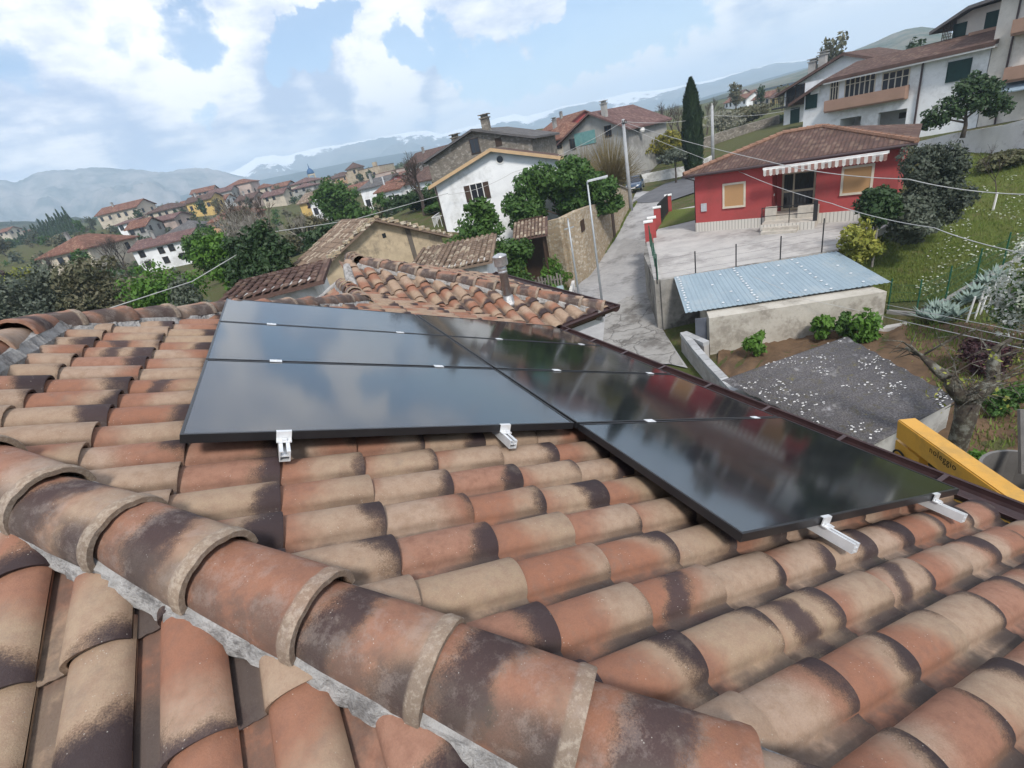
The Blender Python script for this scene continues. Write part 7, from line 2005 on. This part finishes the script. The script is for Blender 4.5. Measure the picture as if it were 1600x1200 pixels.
# grass on the lawn, bank and terrace; daisies
def tufts(name, area, n, h, m_, seed, inside=None):
    rng = np.random.default_rng(seed); P = area(rng, n); z = ground_z(P[:, 0], P[:, 1])
    a = rng.random(len(P)) * 6.283; A = np.stack([rng.normal(size=len(P)) * .25, rng.normal(size=len(P)) * .25, np.ones(len(P))], 1); B = np.stack([np.cos(a), np.sin(a), np.zeros(len(P))], 1)
    hh = h * rng.uniform(.5, 1.4, len(P))[:, None]
    quads(name, np.column_stack([P, z]) + A * hh * .8, A * hh, B * hh * .4, m_, None, 'stuff')
def quadarea(c):
    c = np.array(c, float)
    def f(rng, n):
        u, v = rng.random(n)[:, None], rng.random(n)[:, None]; return c[0] * (1 - u) * (1 - v) + c[1] * u * (1 - v) + c[2] * u * v + c[3] * (1 - u) * v
    return f
tufts('lawn_grass', quadarea([(21.6, 12.2), (23.2, 8.0), (46, 8), (42.4, 20.2)]), 30000, .07, LF_GRASS, 1)
tufts('bank_grass', quadarea([onz(800, 440, -9)[:2], onz(885, 470, -9.3)[:2], onz(885, 425, -9)[:2], onz(815, 405, -8.9)[:2]]), 6000, .16, LF_GRASS, 2)
tufts('garden_weeds', quadarea([(16.5, 2.6), (12.2, 3.4), (20.6, 9.9), (23.0, 7.6)]), 3800, .09, LF_GRASS, 3)
tufts('verge_grass', quadarea([onz(945, 398, -8.6)[:2], onz(962, 372, -8.1)[:2], onz(996, 316, -7.1)[:2], onz(986, 324, -7.2)[:2]]), 2500, .14, LF_GRASS, 4)
cq_ = [cC * 1.0 + np.array([2.2, 2.4]), cD, cK + [-2, 3], np.array([27.5, 28.5])]
mb = MB(); mb.prism([tuple(p) for p in (cC + (cD - cC) * .35, cC + (cD - cC) * .99, cJ + [-1.2, 4.0], cJ + [-6.0, 2.6])], CZ - .1, CZ + .05)
o = mb.build('side_lawn', LAWN_M, None, False, 'structure')
rng = np.random.default_rng(9); n = 1500; P = quadarea([(22.6, 10.5), (24, 8.0), (40, 8.5), (38, 16.4)])(rng, n)
keep = np.array([mnoise.noise(Vector((x * .5, y * .5, 4))) > -.1 for x, y in P]); P = P[keep]
s = rng.uniform(.03, .06, len(P))[:, None]; a = rng.random(len(P)) * 6.28
quads('daisies', np.column_stack([P, ground_z(P[:, 0], P[:, 1]) + .10]), np.stack([np.cos(a), np.sin(a), .3 * np.ones(len(P))], 1) * s, np.stack([-np.sin(a), np.cos(a), 0 * a], 1) * s * 1.6, LF_WHITE, None, 'stuff')
# ================================================================ poles, car, boom lift and other small things
GALV = mat('galvanised_steel', (.42, .45, .47), (.34, .37, .39), 3, .45, .05, metal=.3)
CONCP = mat('grey_concrete_pole', (.40, .41, .42), (.33, .34, .35), 2, .85, .1)
# street lamps
def lamp(px, py, z, pytop, arm, label):
    b_ = onz(px, py, z); H_ = hgt(b_, pytop)
    o = thing('street_lamp', label, 'street lamp', b_, 0, None)
    mb = MB(); mb.tube([(0, 0, -.3), (0, 0, H_ * .5), (0, 0, H_)], [.075, .06, .045], 10); mb.build('post', GALV, o, True)
    if arm:
        mb = MB(); d = np.array(arm); mb.obox(d * .55 + [0, 0, H_ + .05], d * .55 + [0, 0, .03], np.cross([0, 0, 1], d) * .14, (0, 0, .045)); mb.build('lamp_head', mat('lamp_head_grey', (.55, .57, .59), None, 3, .5, 0), o)
        mb = MB(); mb.obox(d * .62 + [0, 0, H_ + .0], d * .4, np.cross([0, 0, 1], d) * .11, (0, 0, .012)); mb.build('lens', FRAMEW_M, o)
    else:
        mb = MB(); mb.box(-.35, .35, -.03, .03, H_ - .5, H_ - .44); mb.box(-.03, .03, -.03, .03, H_ - .0, H_ + .12); mb.build('crossarm', GALV, o)
lamp(942, 482, -9.5, 284, (.80, -.60, 0), 'grey street lamp with flat head beside the lane')
lamp(905, 466, -9.4, 344, None, 'shorter thin grey post left of the street lamp')
# utility poles
b_ = onz(986, 328, -7.2); H_ = hgt(b_, 186); o = thing('utility_pole', 'grey concrete utility pole by the parked blue car', 'utility pole', b_); mb = MB(); mb.tube([(0, 0, -.5), (0, 0, H_)], [.20, .12], 12); mb.build('pole', CONCP, o, True)
mb = MB()
for s_ in (-.18, .0, .18): mb.tube([(s_, -.16, H_ - .35), (s_, -.16, H_ - .1)], .04, 6)
mb.obox((0, -.13, H_ - .35), (.3, 0, 0), (0, .03, 0), (0, 0, .04)); mb.build('insulator_bracket', IRON_M, o); POLE_TOP = b_ + [0, 0, H_ - .2]
b_ = G(1114, 70); H_ = hgt(b_, 165); o = thing('utility_pole', 'paler concrete pole standing right of the cypress', 'utility pole', b_); mb = MB(); mb.tube([(0, 0, -.5), (0, 0, H_)], [.22, .15], 12); mb.build('pole', CONCP, o, True); POLE2 = b_ + [0, 0, H_ - 1.0]
mb = MB(); mb.tube([(-.1, -.1, H_ - .4), (-.1, -.1, H_ + .25)], .05, 6); mb.build('insulator', FRAMEW_M, o)
b_ = G(612, 106); H_ = hgt(b_, 276); o = thing('utility_pole', 'distant pale pole among the white village houses', 'utility pole', b_); mb = MB(); mb.tube([(0, 0, -.5), (0, 0, H_)], [.2, .13], 8); mb.build('pole', CONCP, o, True)
mb = MB(); mb.box(-.5, .5, -.05, .05, H_ - .6, H_ - .5); mb.build('crossarm', IRON_M, o)
# wires
WIRE = mat('pale_cable', (.48, .48, .47), None, 3, .7, 0); WIRE_D = mat('dark_cable', (.10, .10, .105), None, 3, .7, 0)
def cable(label, pts, r, m_=WIRE, sag=.0):
    P = [np.asarray(p, float) for p in pts]; out = []
    for i in range(len(P) - 1):
        for k in range(12):
            f = k / 12; out.append(P[i] * (1 - f) + P[i + 1] * f - [0, 0, sag * 4 * f * (1 - f)])
    out.append(P[-1]); c = out[0].copy(); mb = MB(); mb.tube([q - c for q in out], r, 5)
    o = mb.build('overhead_cable', m_, None, True); o.location = tuple(c); tag(o, label, 'cable', 'overhead cables')
cable('long pale cable running down left past the stone barn and vivid green bush', [at(140, 492, 22), at(300, 440, 25), at(430, 362, 30), at(550, 344, 34), at(700, 302, 41.5)], .022)
cable('thin cable crossing the white gabled wall from its corner to the pole', [at(700, 304, 41.5), at(800, 270, 40.5), POLE_TOP], .014, WIRE, .3)
cable('upper pale cable sagging from the grey pole across the bungalow roof', [POLE_TOP, at(1200, 252, 26), at(1420, 280, 22), at(1660, 304, 20)], .016, WIRE, .15)
cable('lower pale cable sagging across the bungalow door to the right edge', [POLE_TOP + [0, 0, -.3], at(1160, 270, 33), at(1300, 318, 24), at(1460, 356, 20), at(1650, 404, 17)], .014, WIRE, .1)
cable('thin cable from the grey pole to the arcade house', [POLE_TOP, POLE2, at(1250, 168, 66)], .022, WIRE, .4)
cable('top one of three straight wires leaving the metal roofed shed', [onz(1385, 476, -8.2), at(1640, 527, 16)], .011)
cable('middle one of three straight wires leaving the metal roofed shed', [onz(1385, 484, -8.35), at(1640, 540, 16)], .011)
cable('lowest and brightest of three straight wires leaving the metal roofed shed', [onz(1381, 495, -8.5), at(1640, 554, 16)], .014)
cable('thin cable lying across the blue metal roof', [onz(1176, 432, -6.9), onz(1262, 468, -7.5), onz(1383, 494, -8.3)], .008)
# parked car
fw = nrm(onz(990, 305, -7.05) - onz(1004, 285, -6.95)); fw[2] = 0
c_ = onz(993, 301, -7.03); c_[2] = gz(c_[0], c_[1]) + .12
o = thing('parked_car', 'dark blue car parked at the end of the lane by the pole', 'car', c_, math.atan2(fw[1], fw[0]))
CARP, t, b = base('dark_blue_car_paint', .25, .6); b.inputs['Base Color'].default_value = (.012, .040, .085, 1); b.inputs['Coat Weight'].default_value = .6
sec = [(-2.05, .78, .42, .80), (-1.95, .82, .30, .98), (-1.4, .88, .22, 1.02), (-.6, .9, .2, 1.0), (.5, .9, .2, .98), (1.2, .89, .2, .92), (1.8, .84, .24, .80), (2.05, .70, .34, .66)]
V_ = []; n_ = 8
for x, hw_, z0, z1 in sec: V_ += [(x, -hw_, z0 + .1), (x, -hw_ * 1.0, (z0 + z1) / 2), (x, -hw_ * .95, z1 - .06), (x, -hw_ * .8, z1), (x, hw_ * .8, z1), (x, hw_ * .95, z1 - .06), (x, hw_, (z0 + z1) / 2), (x, hw_, z0 + .1)]
mb = MB(); k = len(sec); mb.add(V_, [(i * n_ + j, i * n_ + (j + 1) % n_, (i + 1) * n_ + (j + 1) % n_, (i + 1) * n_ + j) for i in range(k - 1) for j in range(n_)] + [tuple(range(n_ - 1, -1, -1)), tuple((k - 1) * n_ + j for j in range(n_))])
mb.build('body', CARP, o, True)
mb = MB(); V_ = [(-1.85, -.74, .98), (1.05, -.76, .95), (1.05, .76, .95), (-1.85, .74, .98), (-1.45, -.58, 1.42), (.25, -.6, 1.46), (.25, .6, 1.46), (-1.45, .58, 1.42)]; mb.hexa(V_); mb.build('cabin_glass', GLASS_D, o)
mb = MB(); mb.hexa([(-1.5, -.6, 1.415), (.3, -.62, 1.45), (.3, .62, 1.45), (-1.5, .6, 1.415), (-1.4, -.52, 1.48), (.15, -.54, 1.51), (.15, .54, 1.51), (-1.4, .52, 1.48)]); mb.build('roof', CARP, o)
LMP = mat('headlight_glass', (.75, .77, .8), None, 3, .2, 0); RUB = mat('tyre_rubber', (.015, .015, .015), None, 3, .8, 0)
for s_ in (-1, 1):
    mb = MB(); mb.hexa([(1.86, s_ * .78 - .02, .62), (2.06, s_ * .52, .60), (2.06, s_ * .42, .60), (1.9, s_ * .42, .62), (1.86, s_ * .78 - .02, .74), (2.04, s_ * .52, .72), (2.04, s_ * .42, .72), (1.9, s_ * .42, .74)]); mb.build('headlight', LMP, o)
    mb = MB(); mb.obox((.75, s_ * .95, 1.02), (.08, 0, 0), (0, .10, 0), (0, 0, .07)); mb.build('mirror', CARP, o)
    for x in (-1.3, 1.3):
        mb = MB(); mb.tube([(x, s_ * .70, .31), (x, s_ * .90, .31)], .31, 16); wo_ = mb.build('wheel', RUB, o); mb = MB(); mb.tube([(x, s_ * .88, .31), (x, s_ * .912, .31)], .19, 12); mb.build('rim', GALV, wo_)
mb = MB(); mb.box(2.0, 2.075, -.38, .38, .48, .60); mb.build('grille', IRON_M, o)
mb = MB(); mb.box(2.06, 2.09, -.26, .26, .42, .53); mb.build('number_plate', FRAMEW_M, o)
# gate pillars and gate of the courtyard
PIL = [(1015, 379, 345, 'nearest red gate pillar with a white cap, at the lane corner'), (1020, 371, 339, 'second red gate pillar, just behind the nearest one'), (1028, 351, 323, 'third red gate pillar carrying the black gate'), (1045, 331, 304, 'farthest red gate pillar at the end of the black gate')]
pp = []
for i, (px, py, top, lab) in enumerate(PIL):
    b_ = onz(px, py, CZ); H_ = hgt(b_, top); pp.append((b_, H_)); o = thing('gate_pillar', lab, 'pillar', b_, math.atan2(fdir[1], fdir[0]) + .4, 'red gate pillars')
    mb = MB(); mb.box(-.24, .24, -.24, .24, -.3, H_ - .08); mb.build('shaft', PL_RED, o); mb = MB(); mb.box(-.29, .29, -.29, .29, H_ - .08, H_); mb.build('cap', FRAMEW_M, o)
a, b2 = pp[2], pp[3]; d = b2[0] - a[0]; L_ = np.linalg.norm(d); o = thing('courtyard_gate', 'black sheet metal gate between the two far red pillars', 'gate', a[0], math.atan2(d[1], d[0]))
mb = MB(); mb.box(.3, L_ - .3, -.02, .02, .08, 1.35); mb.build('panel', mat('black_gate_panel', (.022, .022, .024), None, 3, .6, 0), o)
for k in range(12): x = .35 + (L_ - .7) * k / 11; mb = MB(); mb.box(x - .015, x + .015, -.035, .035, .06, 1.42); mb.build('bar', IRON_M, o)
# courtyard fence: posts and wires
AG = nrm(np.append(cG - cA, 0)); o = thing('wire_fence', 'thin dark fence posts along the courtyard edge above the blue roof', 'fence', (cA[0], cA[1], CZ))
for px, top in ((1026, 392), (1087, 396), (1150, 390), (1218, 380), (1281, 352)):
    n_ = np.array([-AG[1], AG[0], 0]); r_ = ray(px, 430); P_0 = np.array([cA[0], cA[1], CZ]); den_ = r_ @ n_; p = r_ * ((P_0 @ n_) / den_); q = np.array([p[0], p[1], CZ]); H_ = 1.15 if px < 1270 else 1.6
    mb = MB(); mb.tube([q - P_0 + [0, 0, -.1], q - P_0 + [0, 0, H_]], .03, 6); mb.build('post', IRON_M, o)
mb = MB(); Lg = np.linalg.norm(cG - cA)
for z in (.35, .7, 1.05): mb.tube([(0, 0, z), AG * Lg * .5 + [0, 0, z - .03], AG * Lg + [0, 0, z]], .004, 3)
mb.build('wire', IRON_M, o)
GRN = mat('green_fence_post', (.02, .10, .06), None, 3, .6, 0)
o = thing('mesh_fence', 'green wire mesh on thin posts along the lane side of the courtyard', 'fence', (cA[0], cA[1], CZ)); P_0 = np.array([cA[0], cA[1], CZ]); eM = np.append(cM, CZ)
for k in range(5): q = (eM - P_0) * k / 4.3; mb = MB(); mb.tube([q + [0, 0, .1], q + [0, 0, 1.35]], .025, 6); mb.build('post', GRN, o)
mb = MB()
for k in range(26): q = (eM - P_0) * k / 26; mb.tube([q + [0, 0, .12], q + [0, 0, 1.25]], .006, 3)
for z in np.arange(.2, 1.3, .18): mb.tube([(0, 0, z), (eM - P_0) * .95 + [0, 0, z]], .006, 3)
mb.build('mesh', GRN, o)
# green posts beside the lawn with a low curb, white stakes, young tree
q = [onz(1388, 478, -8.75), at(1436, 463, 23.5), at(1482, 444, 24.5), at(1528, 420, 26), at(1570, 402, 27.5), at(1625, 380, 29)]
for p in q: p[2] = gz(p[0], p[1])
o = thing('lawn_fence', 'dark green fence posts with mesh along the lower lawn edge', 'fence', q[0])
tops = [438, 424, 406, 384, 368, 350]
for p, tpy in zip(q, tops): mb = MB(); mb.tube([p - q[0] + [0, 0, -.2], p - q[0] + [0, 0, 1.45]], .028, 6); mb.build('post', GRN, o)
mb = MB()
for i in range(5):
    for z in (.3, .6, .9, 1.2): mb.tube([q[i] - q[0] + [0, 0, z], q[i + 1] - q[0] + [0, 0, z]], .005, 3)
    for k in range(20): w_ = q[i] + (q[i + 1] - q[i]) * k / 20 - q[0]; mb.tube([w_ + [0, 0, .1], w_ + [0, 0, 1.25]], .004, 3)
mb.build('mesh', GRN, o)
o = thing('garden_curb', 'low grey concrete curb between lawn and vegetable garden', 'kerb', q[0]); mb = MB()
for i in range(5): wallseg(mb, q[i], q[i + 1], .14, q[i][2] - .3, q[i + 1][2] - .3, q[i][2] + .12, q[i + 1][2] + .12, q[0])
mb.build('curb', CONC_M, o)
for i, (px, py) in enumerate([(1519, 462), (1533, 452), (1541, 448), (1552, 442), (1562, 424), (1571, 436)]):
    p = at(px, py, 22.5 + i * .4); p[2] = gz(p[0], p[1]); o = thing('garden_stake', ('leftmost' if i == 0 else 'rightmost' if i == 5 else ORD[i]) + ' white plant stake' + (' from the left' if 0 < i < 5 else '') + ' in the vegetable garden', 'stake', p, 0, 'white garden stakes'); mb = MB(); mb.tube([(0, 0, -.1), (.12, -.05, 1.0)], .03, 6); mb.build('stake', FRAMEW_M, o)
p = at(1552, 326, 35); p[2] = gz(p[0], p[1]); o = thing('young_tree', 'young sapling with a whitewashed trunk on the lawn', 'tree', p); mb = MB(); mb.tube([(0, 0, -.1), (.05, 0, .9)], .05, 6); mb.build('trunk', FRAMEW_M, o); mb = MB(); bare_mesh(mb, 2.2, 5, r0=.03, levels=3, first=.5); mb.v = [(a + .05, b__, c + .85) for a, b__, c in mb.v]; mb.build('branches', TWIG_D, o)
p = onz(1363, 410, -7.5); o = thing('white_post', 'pale wooden post beside the yellow green bush', 'post', p); mb = MB(); mb.tube([(0, 0, -.2), (.03, 0, hgt(p, 356))], .05, 8); mb.build('post', BARK_P, o)
p = onz(1388, 515, -9.15); o = thing('concrete_beam', 'short concrete beam lying at the right corner of the shed', 'beam', p, -.5); mb = MB(); mb.box(-.7, .7, -.13, .13, -.03, .14); mb.build('beam', CONC_M, o)
# heap of stones
rr = random.Random(31)
pc = at(1568, 690, 13.0); pc[2] = gz(pc[0], pc[1])
def stone(r_, seed):
    bm = bmesh.new(); bmesh.ops.create_icosphere(bm, subdivisions=2, radius=1)
    for v in bm.verts:
        k = 1 + .35 * mnoise.noise(v.co * 1.2 + Vector((seed * 7, 0, 0))) + .1 * mnoise.noise(v.co * 4 + Vector((seed, 3, 0))); v.co = Vector((v.co.x * 1.25 * k, v.co.y * k, v.co.z * .75 * k))
    me = bpy.data.meshes.new('rubble_stone'); bm.to_mesh(me); bm.free(); me.materials.append(r_); return me
STN = mat('pale_limestone', (.46, .43, .38), (.33, .31, .28), 2.5, .95, .6, 20, stain=(.20, .19, .16), stain_scale=1.5, objvar=.25)
SM = [stone(STN, i) for i in range(4)]
for k in range(34):
    f = k / 34; x, y = pc[0] + rr.gauss(0, .42), pc[1] + rr.gauss(0, .62); s_ = rr.uniform(.09, .24)
    o = link('rubble_stone', SM[k % 4]); o.location = (x, y, gz(x, y) + s_ * .35 + .25 * max(0, 1 - math.hypot(x - pc[0], y - pc[1]) / .8)); o.rotation_euler = (rr.uniform(-.5, .5), rr.uniform(-.5, .5), rr.uniform(0, 6)); o.scale = (s_,) * 3
    tag(o, 'pale rubble stone in the heap behind the yellow boom', 'stone', 'heap of rubble stones')
# yellow aerial platform boom behind the gutter
YEL = mat('yellow_machine_paint', (.60, .315, .045), (.55, .285, .04), 2, .42, .05, spec=.45, stain=(.42, .24, .05), stain_scale=1.2)
DB = 6.3
tipT = at(1402, 655, DB); botT = at(1570, 775, 5.0)           # upper edges of the boom box
ax_ = nrm(botT - tipT); L_ = np.linalg.norm(botT - tipT) + 1.6
sdv = nrm(np.cross(ax_, [0, 0, 1.0])); upv = np.cross(sdv, ax_)
if sdv[0] < 0: sdv = -sdv; upv = np.cross(sdv, ax_)
if upv[2] < 0: upv = -upv
o = thing('boom_lift', 'yellow aerial platform boom marked noleggio rising beyond the gutter', 'boom lift', (tipT[0], tipT[1], -9.4)); o3 = np.array([tipT[0], tipT[1], -9.4])
wd, hg = .19, .34
def BX(s0, s1, w0, w1, h0, h1, h0b=None):
    h0b = h0 if h0b is None else h0b
    f = lambda s_, w_, h_: tipT + ax_ * s_ + sdv * w_ + upv * h_ - o3
    return [f(s0, w0, h0), f(s1, w0, h0b), f(s1, w1, h0b), f(s0, w1, h0), f(s0, w0, h1), f(s1, w0, h1), f(s1, w1, h1), f(s0, w1, h1)]
mb = MB(); mb.hexa(BX(0, L_, 0, wd, -.25, 0)); bo = mb.build('boom', YEL, o)
bm = bmesh.new(); bm.from_mesh(bo.data); bmesh.ops.recalc_face_normals(bm, faces=bm.faces); bmesh.ops.bevel(bm, geom=bm.edges[:], offset=.012, segments=2, affect='EDGES'); bm.to_mesh(bo.data); bm.free()
mb = MB(); mb.hexa(BX(-.05, .40, .03, wd - .03, -.62, -.303)); mb.hexa(BX(.28, 1.1, .05, wd - .05, -.66, -.40, -.55)); mb.build('lower_arm', YEL, o)
mb = MB(); pts_ = [tipT + ax_ * s_ + sdv * .10 + upv * h_ - o3 for s_, h_ in ((.10, -.32), (.22, -.40), (.20, -.50), (.38, -.47), (.55, -.40), (.7, -.44), (.9, -.38))]
mb.tube(pts_, .016, 6); mb.tube([p + sdv * .05 + upv * .03 for p in pts_], .012, 6)
mb.tube([tipT + ax_ * .14 + sdv * -.01 + upv * -.5 - o3, tipT + ax_ * .14 + sdv * (wd + .02) + upv * -.5 - o3], .05, 12)
a0 = tipT + ax_ * .10 + sdv * .0 + upv * -.52 - o3
mb.tube([a0 + ax_ * (.14 * math.cos(k * .35)) + upv * (.14 * math.sin(k * .35)) for k in range(12)], .012, 6)
mb.tube([tipT + ax_ * .45 + sdv * .12 + upv * -.36 - o3, tipT + ax_ * .95 + sdv * .12 + upv * -.33 - o3], .028, 8); mb.build('hydraulic_hose', RUB, o, True)
mb = MB(); mb.hexa(BX(L_ - .9, L_ + .3, -.2, wd + .2, -.9, -.31)); mb.hexa(BX(L_ * .45, L_ * .5, .02, wd - .02, -5.2, -.31)) if False else None; mb.build('turret', YEL, o)
mb = MB(); e_ = tipT + ax_ * L_ - o3; mb.box(e_[0] - .35, e_[0] + .35, e_[1] - .35, e_[1] + .35, .55, e_[2] - .5); mb.box(e_[0] - 1.1, e_[0] + 1.1, e_[1] - 1.6, e_[1] + 1.6, .35, .9); mb.build('chassis', YEL, o)
for sx_ in (-1, 1):
    for sy_ in (-1, 1):
        mb = MB(); mb.tube([(e_[0] + sx_ * .75, e_[1] + sy_ * 1.2, .38), (e_[0] + sx_ * 1.1, e_[1] + sy_ * 1.2, .38)], .38, 16); mb.build('wheel', RUB, o)
# lettering on the boom side
fc_ = bpy.data.curves.new('boom_lettering', 'FONT'); fc_.body = 'noleggio'; fc_.size = .105; fc_.align_x = 'LEFT'; fc_.align_y = 'CENTER'; fc_.extrude = .0008; fc_.space_character = 1.15
tmp = bpy.data.objects.new('boom_lettering', fc_); COL.objects.link(tmp); dg = bpy.context.evaluated_depsgraph_get(); tm = bpy.data.meshes.new_from_object(tmp.evaluated_get(dg)); bpy.data.objects.remove(tmp)
tm.materials.clear(); tm.materials.append(mat('black_lettering', (.02, .018, .014), None, 3, .7, 0))
lo_ = link('lettering', tm, o)
faceN = -sdv                                                  # side facing the roof
st = tipT + ax_ * .60 + sdv * (-.002) + upv * (-.075) - o3
mm = Matrix.Identity(4)
for k in range(3): mm[k][0] = ax_[k]; mm[k][1] = upv[k]; mm[k][2] = np.cross(ax_, upv)[k]; mm[k][3] = st[k]
lo_.matrix_local = mm
# platform basket with its yellow sticker
bk = at(1604, 748, 5.6); o = thing('work_basket', 'grey metal work basket with a yellow warning strip at the right edge', 'basket', (bk[0], bk[1], bk[2] - .5)); GRYM = mat('dull_grey_steel', (.20, .19, .18), (.15, .145, .14), 4, .6, .1, metal=.4)
mb = MB(); n_ = 24; r_ = .33
V_ = [(r__ * math.cos(2 * math.pi * k / n_), r__ * math.sin(2 * math.pi * k / n_), z) for r__, z in ((r_, 0), (r_, .56), (r_ + .015, .56), (r_ + .015, .59), (r_ - .012, .59), (r_ - .012, .02)) for k in range(n_)]
mb.add(V_, [(j * n_ + k, j * n_ + (k + 1) % n_, (j + 1) * n_ + (k + 1) % n_, (j + 1) * n_ + k) for j in range(5) for k in range(n_)] + [tuple(5 * n_ + k for k in range(n_)), tuple(n_ - 1 - k for k in range(n_))]); mb.build('bucket', GRYM, o, False)
STK, t, b = base('yellow_black_warning_strip', .6, .3); tc = t.n('ShaderNodeTexCoord').outputs['Object']; sx2 = t.n('ShaderNodeSeparateXYZ', ins={0: tc})
ang = t.math('ARCTAN2', sx2.outputs[1], sx2.outputs[0]); nn_ = t.noise(tc, 38, 1, .5)
t.set(b.inputs['Base Color'], t.mix(t.math('MULTIPLY', t.smooth(nn_, .5, .54), t.math('GREATER_THAN', t.math('FRACT', t.math('MULTIPLY', ang, 3.0)), .3)), (.58, .46, .03), (.03, .03, .02)))
mb = MB(); a0 = math.atan2(-bk[1], -bk[0]); V_ = []
for k in range(15):
    a = a0 - .9 + 1.8 * k / 14; V_ += [((r_ + .004) * math.cos(a), (r_ + .004) * math.sin(a), .36), ((r_ + .004) * math.cos(a), (r_ + .004) * math.sin(a), .50)]
mb.add(V_, [(2 * k, 2 * k + 2, 2 * k + 3, 2 * k + 1) for k in range(14)]); mb.build('warning_strip', STK, o)
mb = MB(); mb.tube([(0, 0, -.05), (0, 0, -3.0 + .1)], .09, 8); mb.box(-.5, .5, -.5, .5, -3.2, -2.9); mb.build('stand', GRYM, o)
mb = MB(); q_ = [at(1596, 640, 5.9) - [bk[0], bk[1], bk[2] - .5], at(1598, 740, 5.7) - [bk[0], bk[1], bk[2] - .5]]; mb.tube(q_, [.03, .03], 8); mb.build('mast', GRYM, o)
# ================================================================ air
bpy.context.view_layer.update()
zs_ = [(o.matrix_world @ Vector(c)).z for o in sc.objects if o.type == 'MESH' for c in o.bound_box]
HZ0, HZ1 = min(zs_) - 1.0, max(zs_) + 5.0
hz_m = bpy.data.materials.new("haze"); hz_m.use_nodes = True
ht = NT(hz_m.node_tree); hz_m.node_tree.nodes.clear()
pv = ht.n('ShaderNodeVolumePrincipled'); pv.inputs['Color'].default_value = (.66, .83, 1, 1); pv.inputs['Density'].default_value = 4.5e-4; pv.inputs['Anisotropy'].default_value = .1
oo = ht.n('ShaderNodeOutputMaterial'); ht.t.links.new(pv.outputs[0], oo.inputs['Volume'])
mb = MB(); mb.box(-4400, 4400, -4400, 4400, HZ0, HZ1); mb.build('haze', hz_m, None, False, 'stuff')
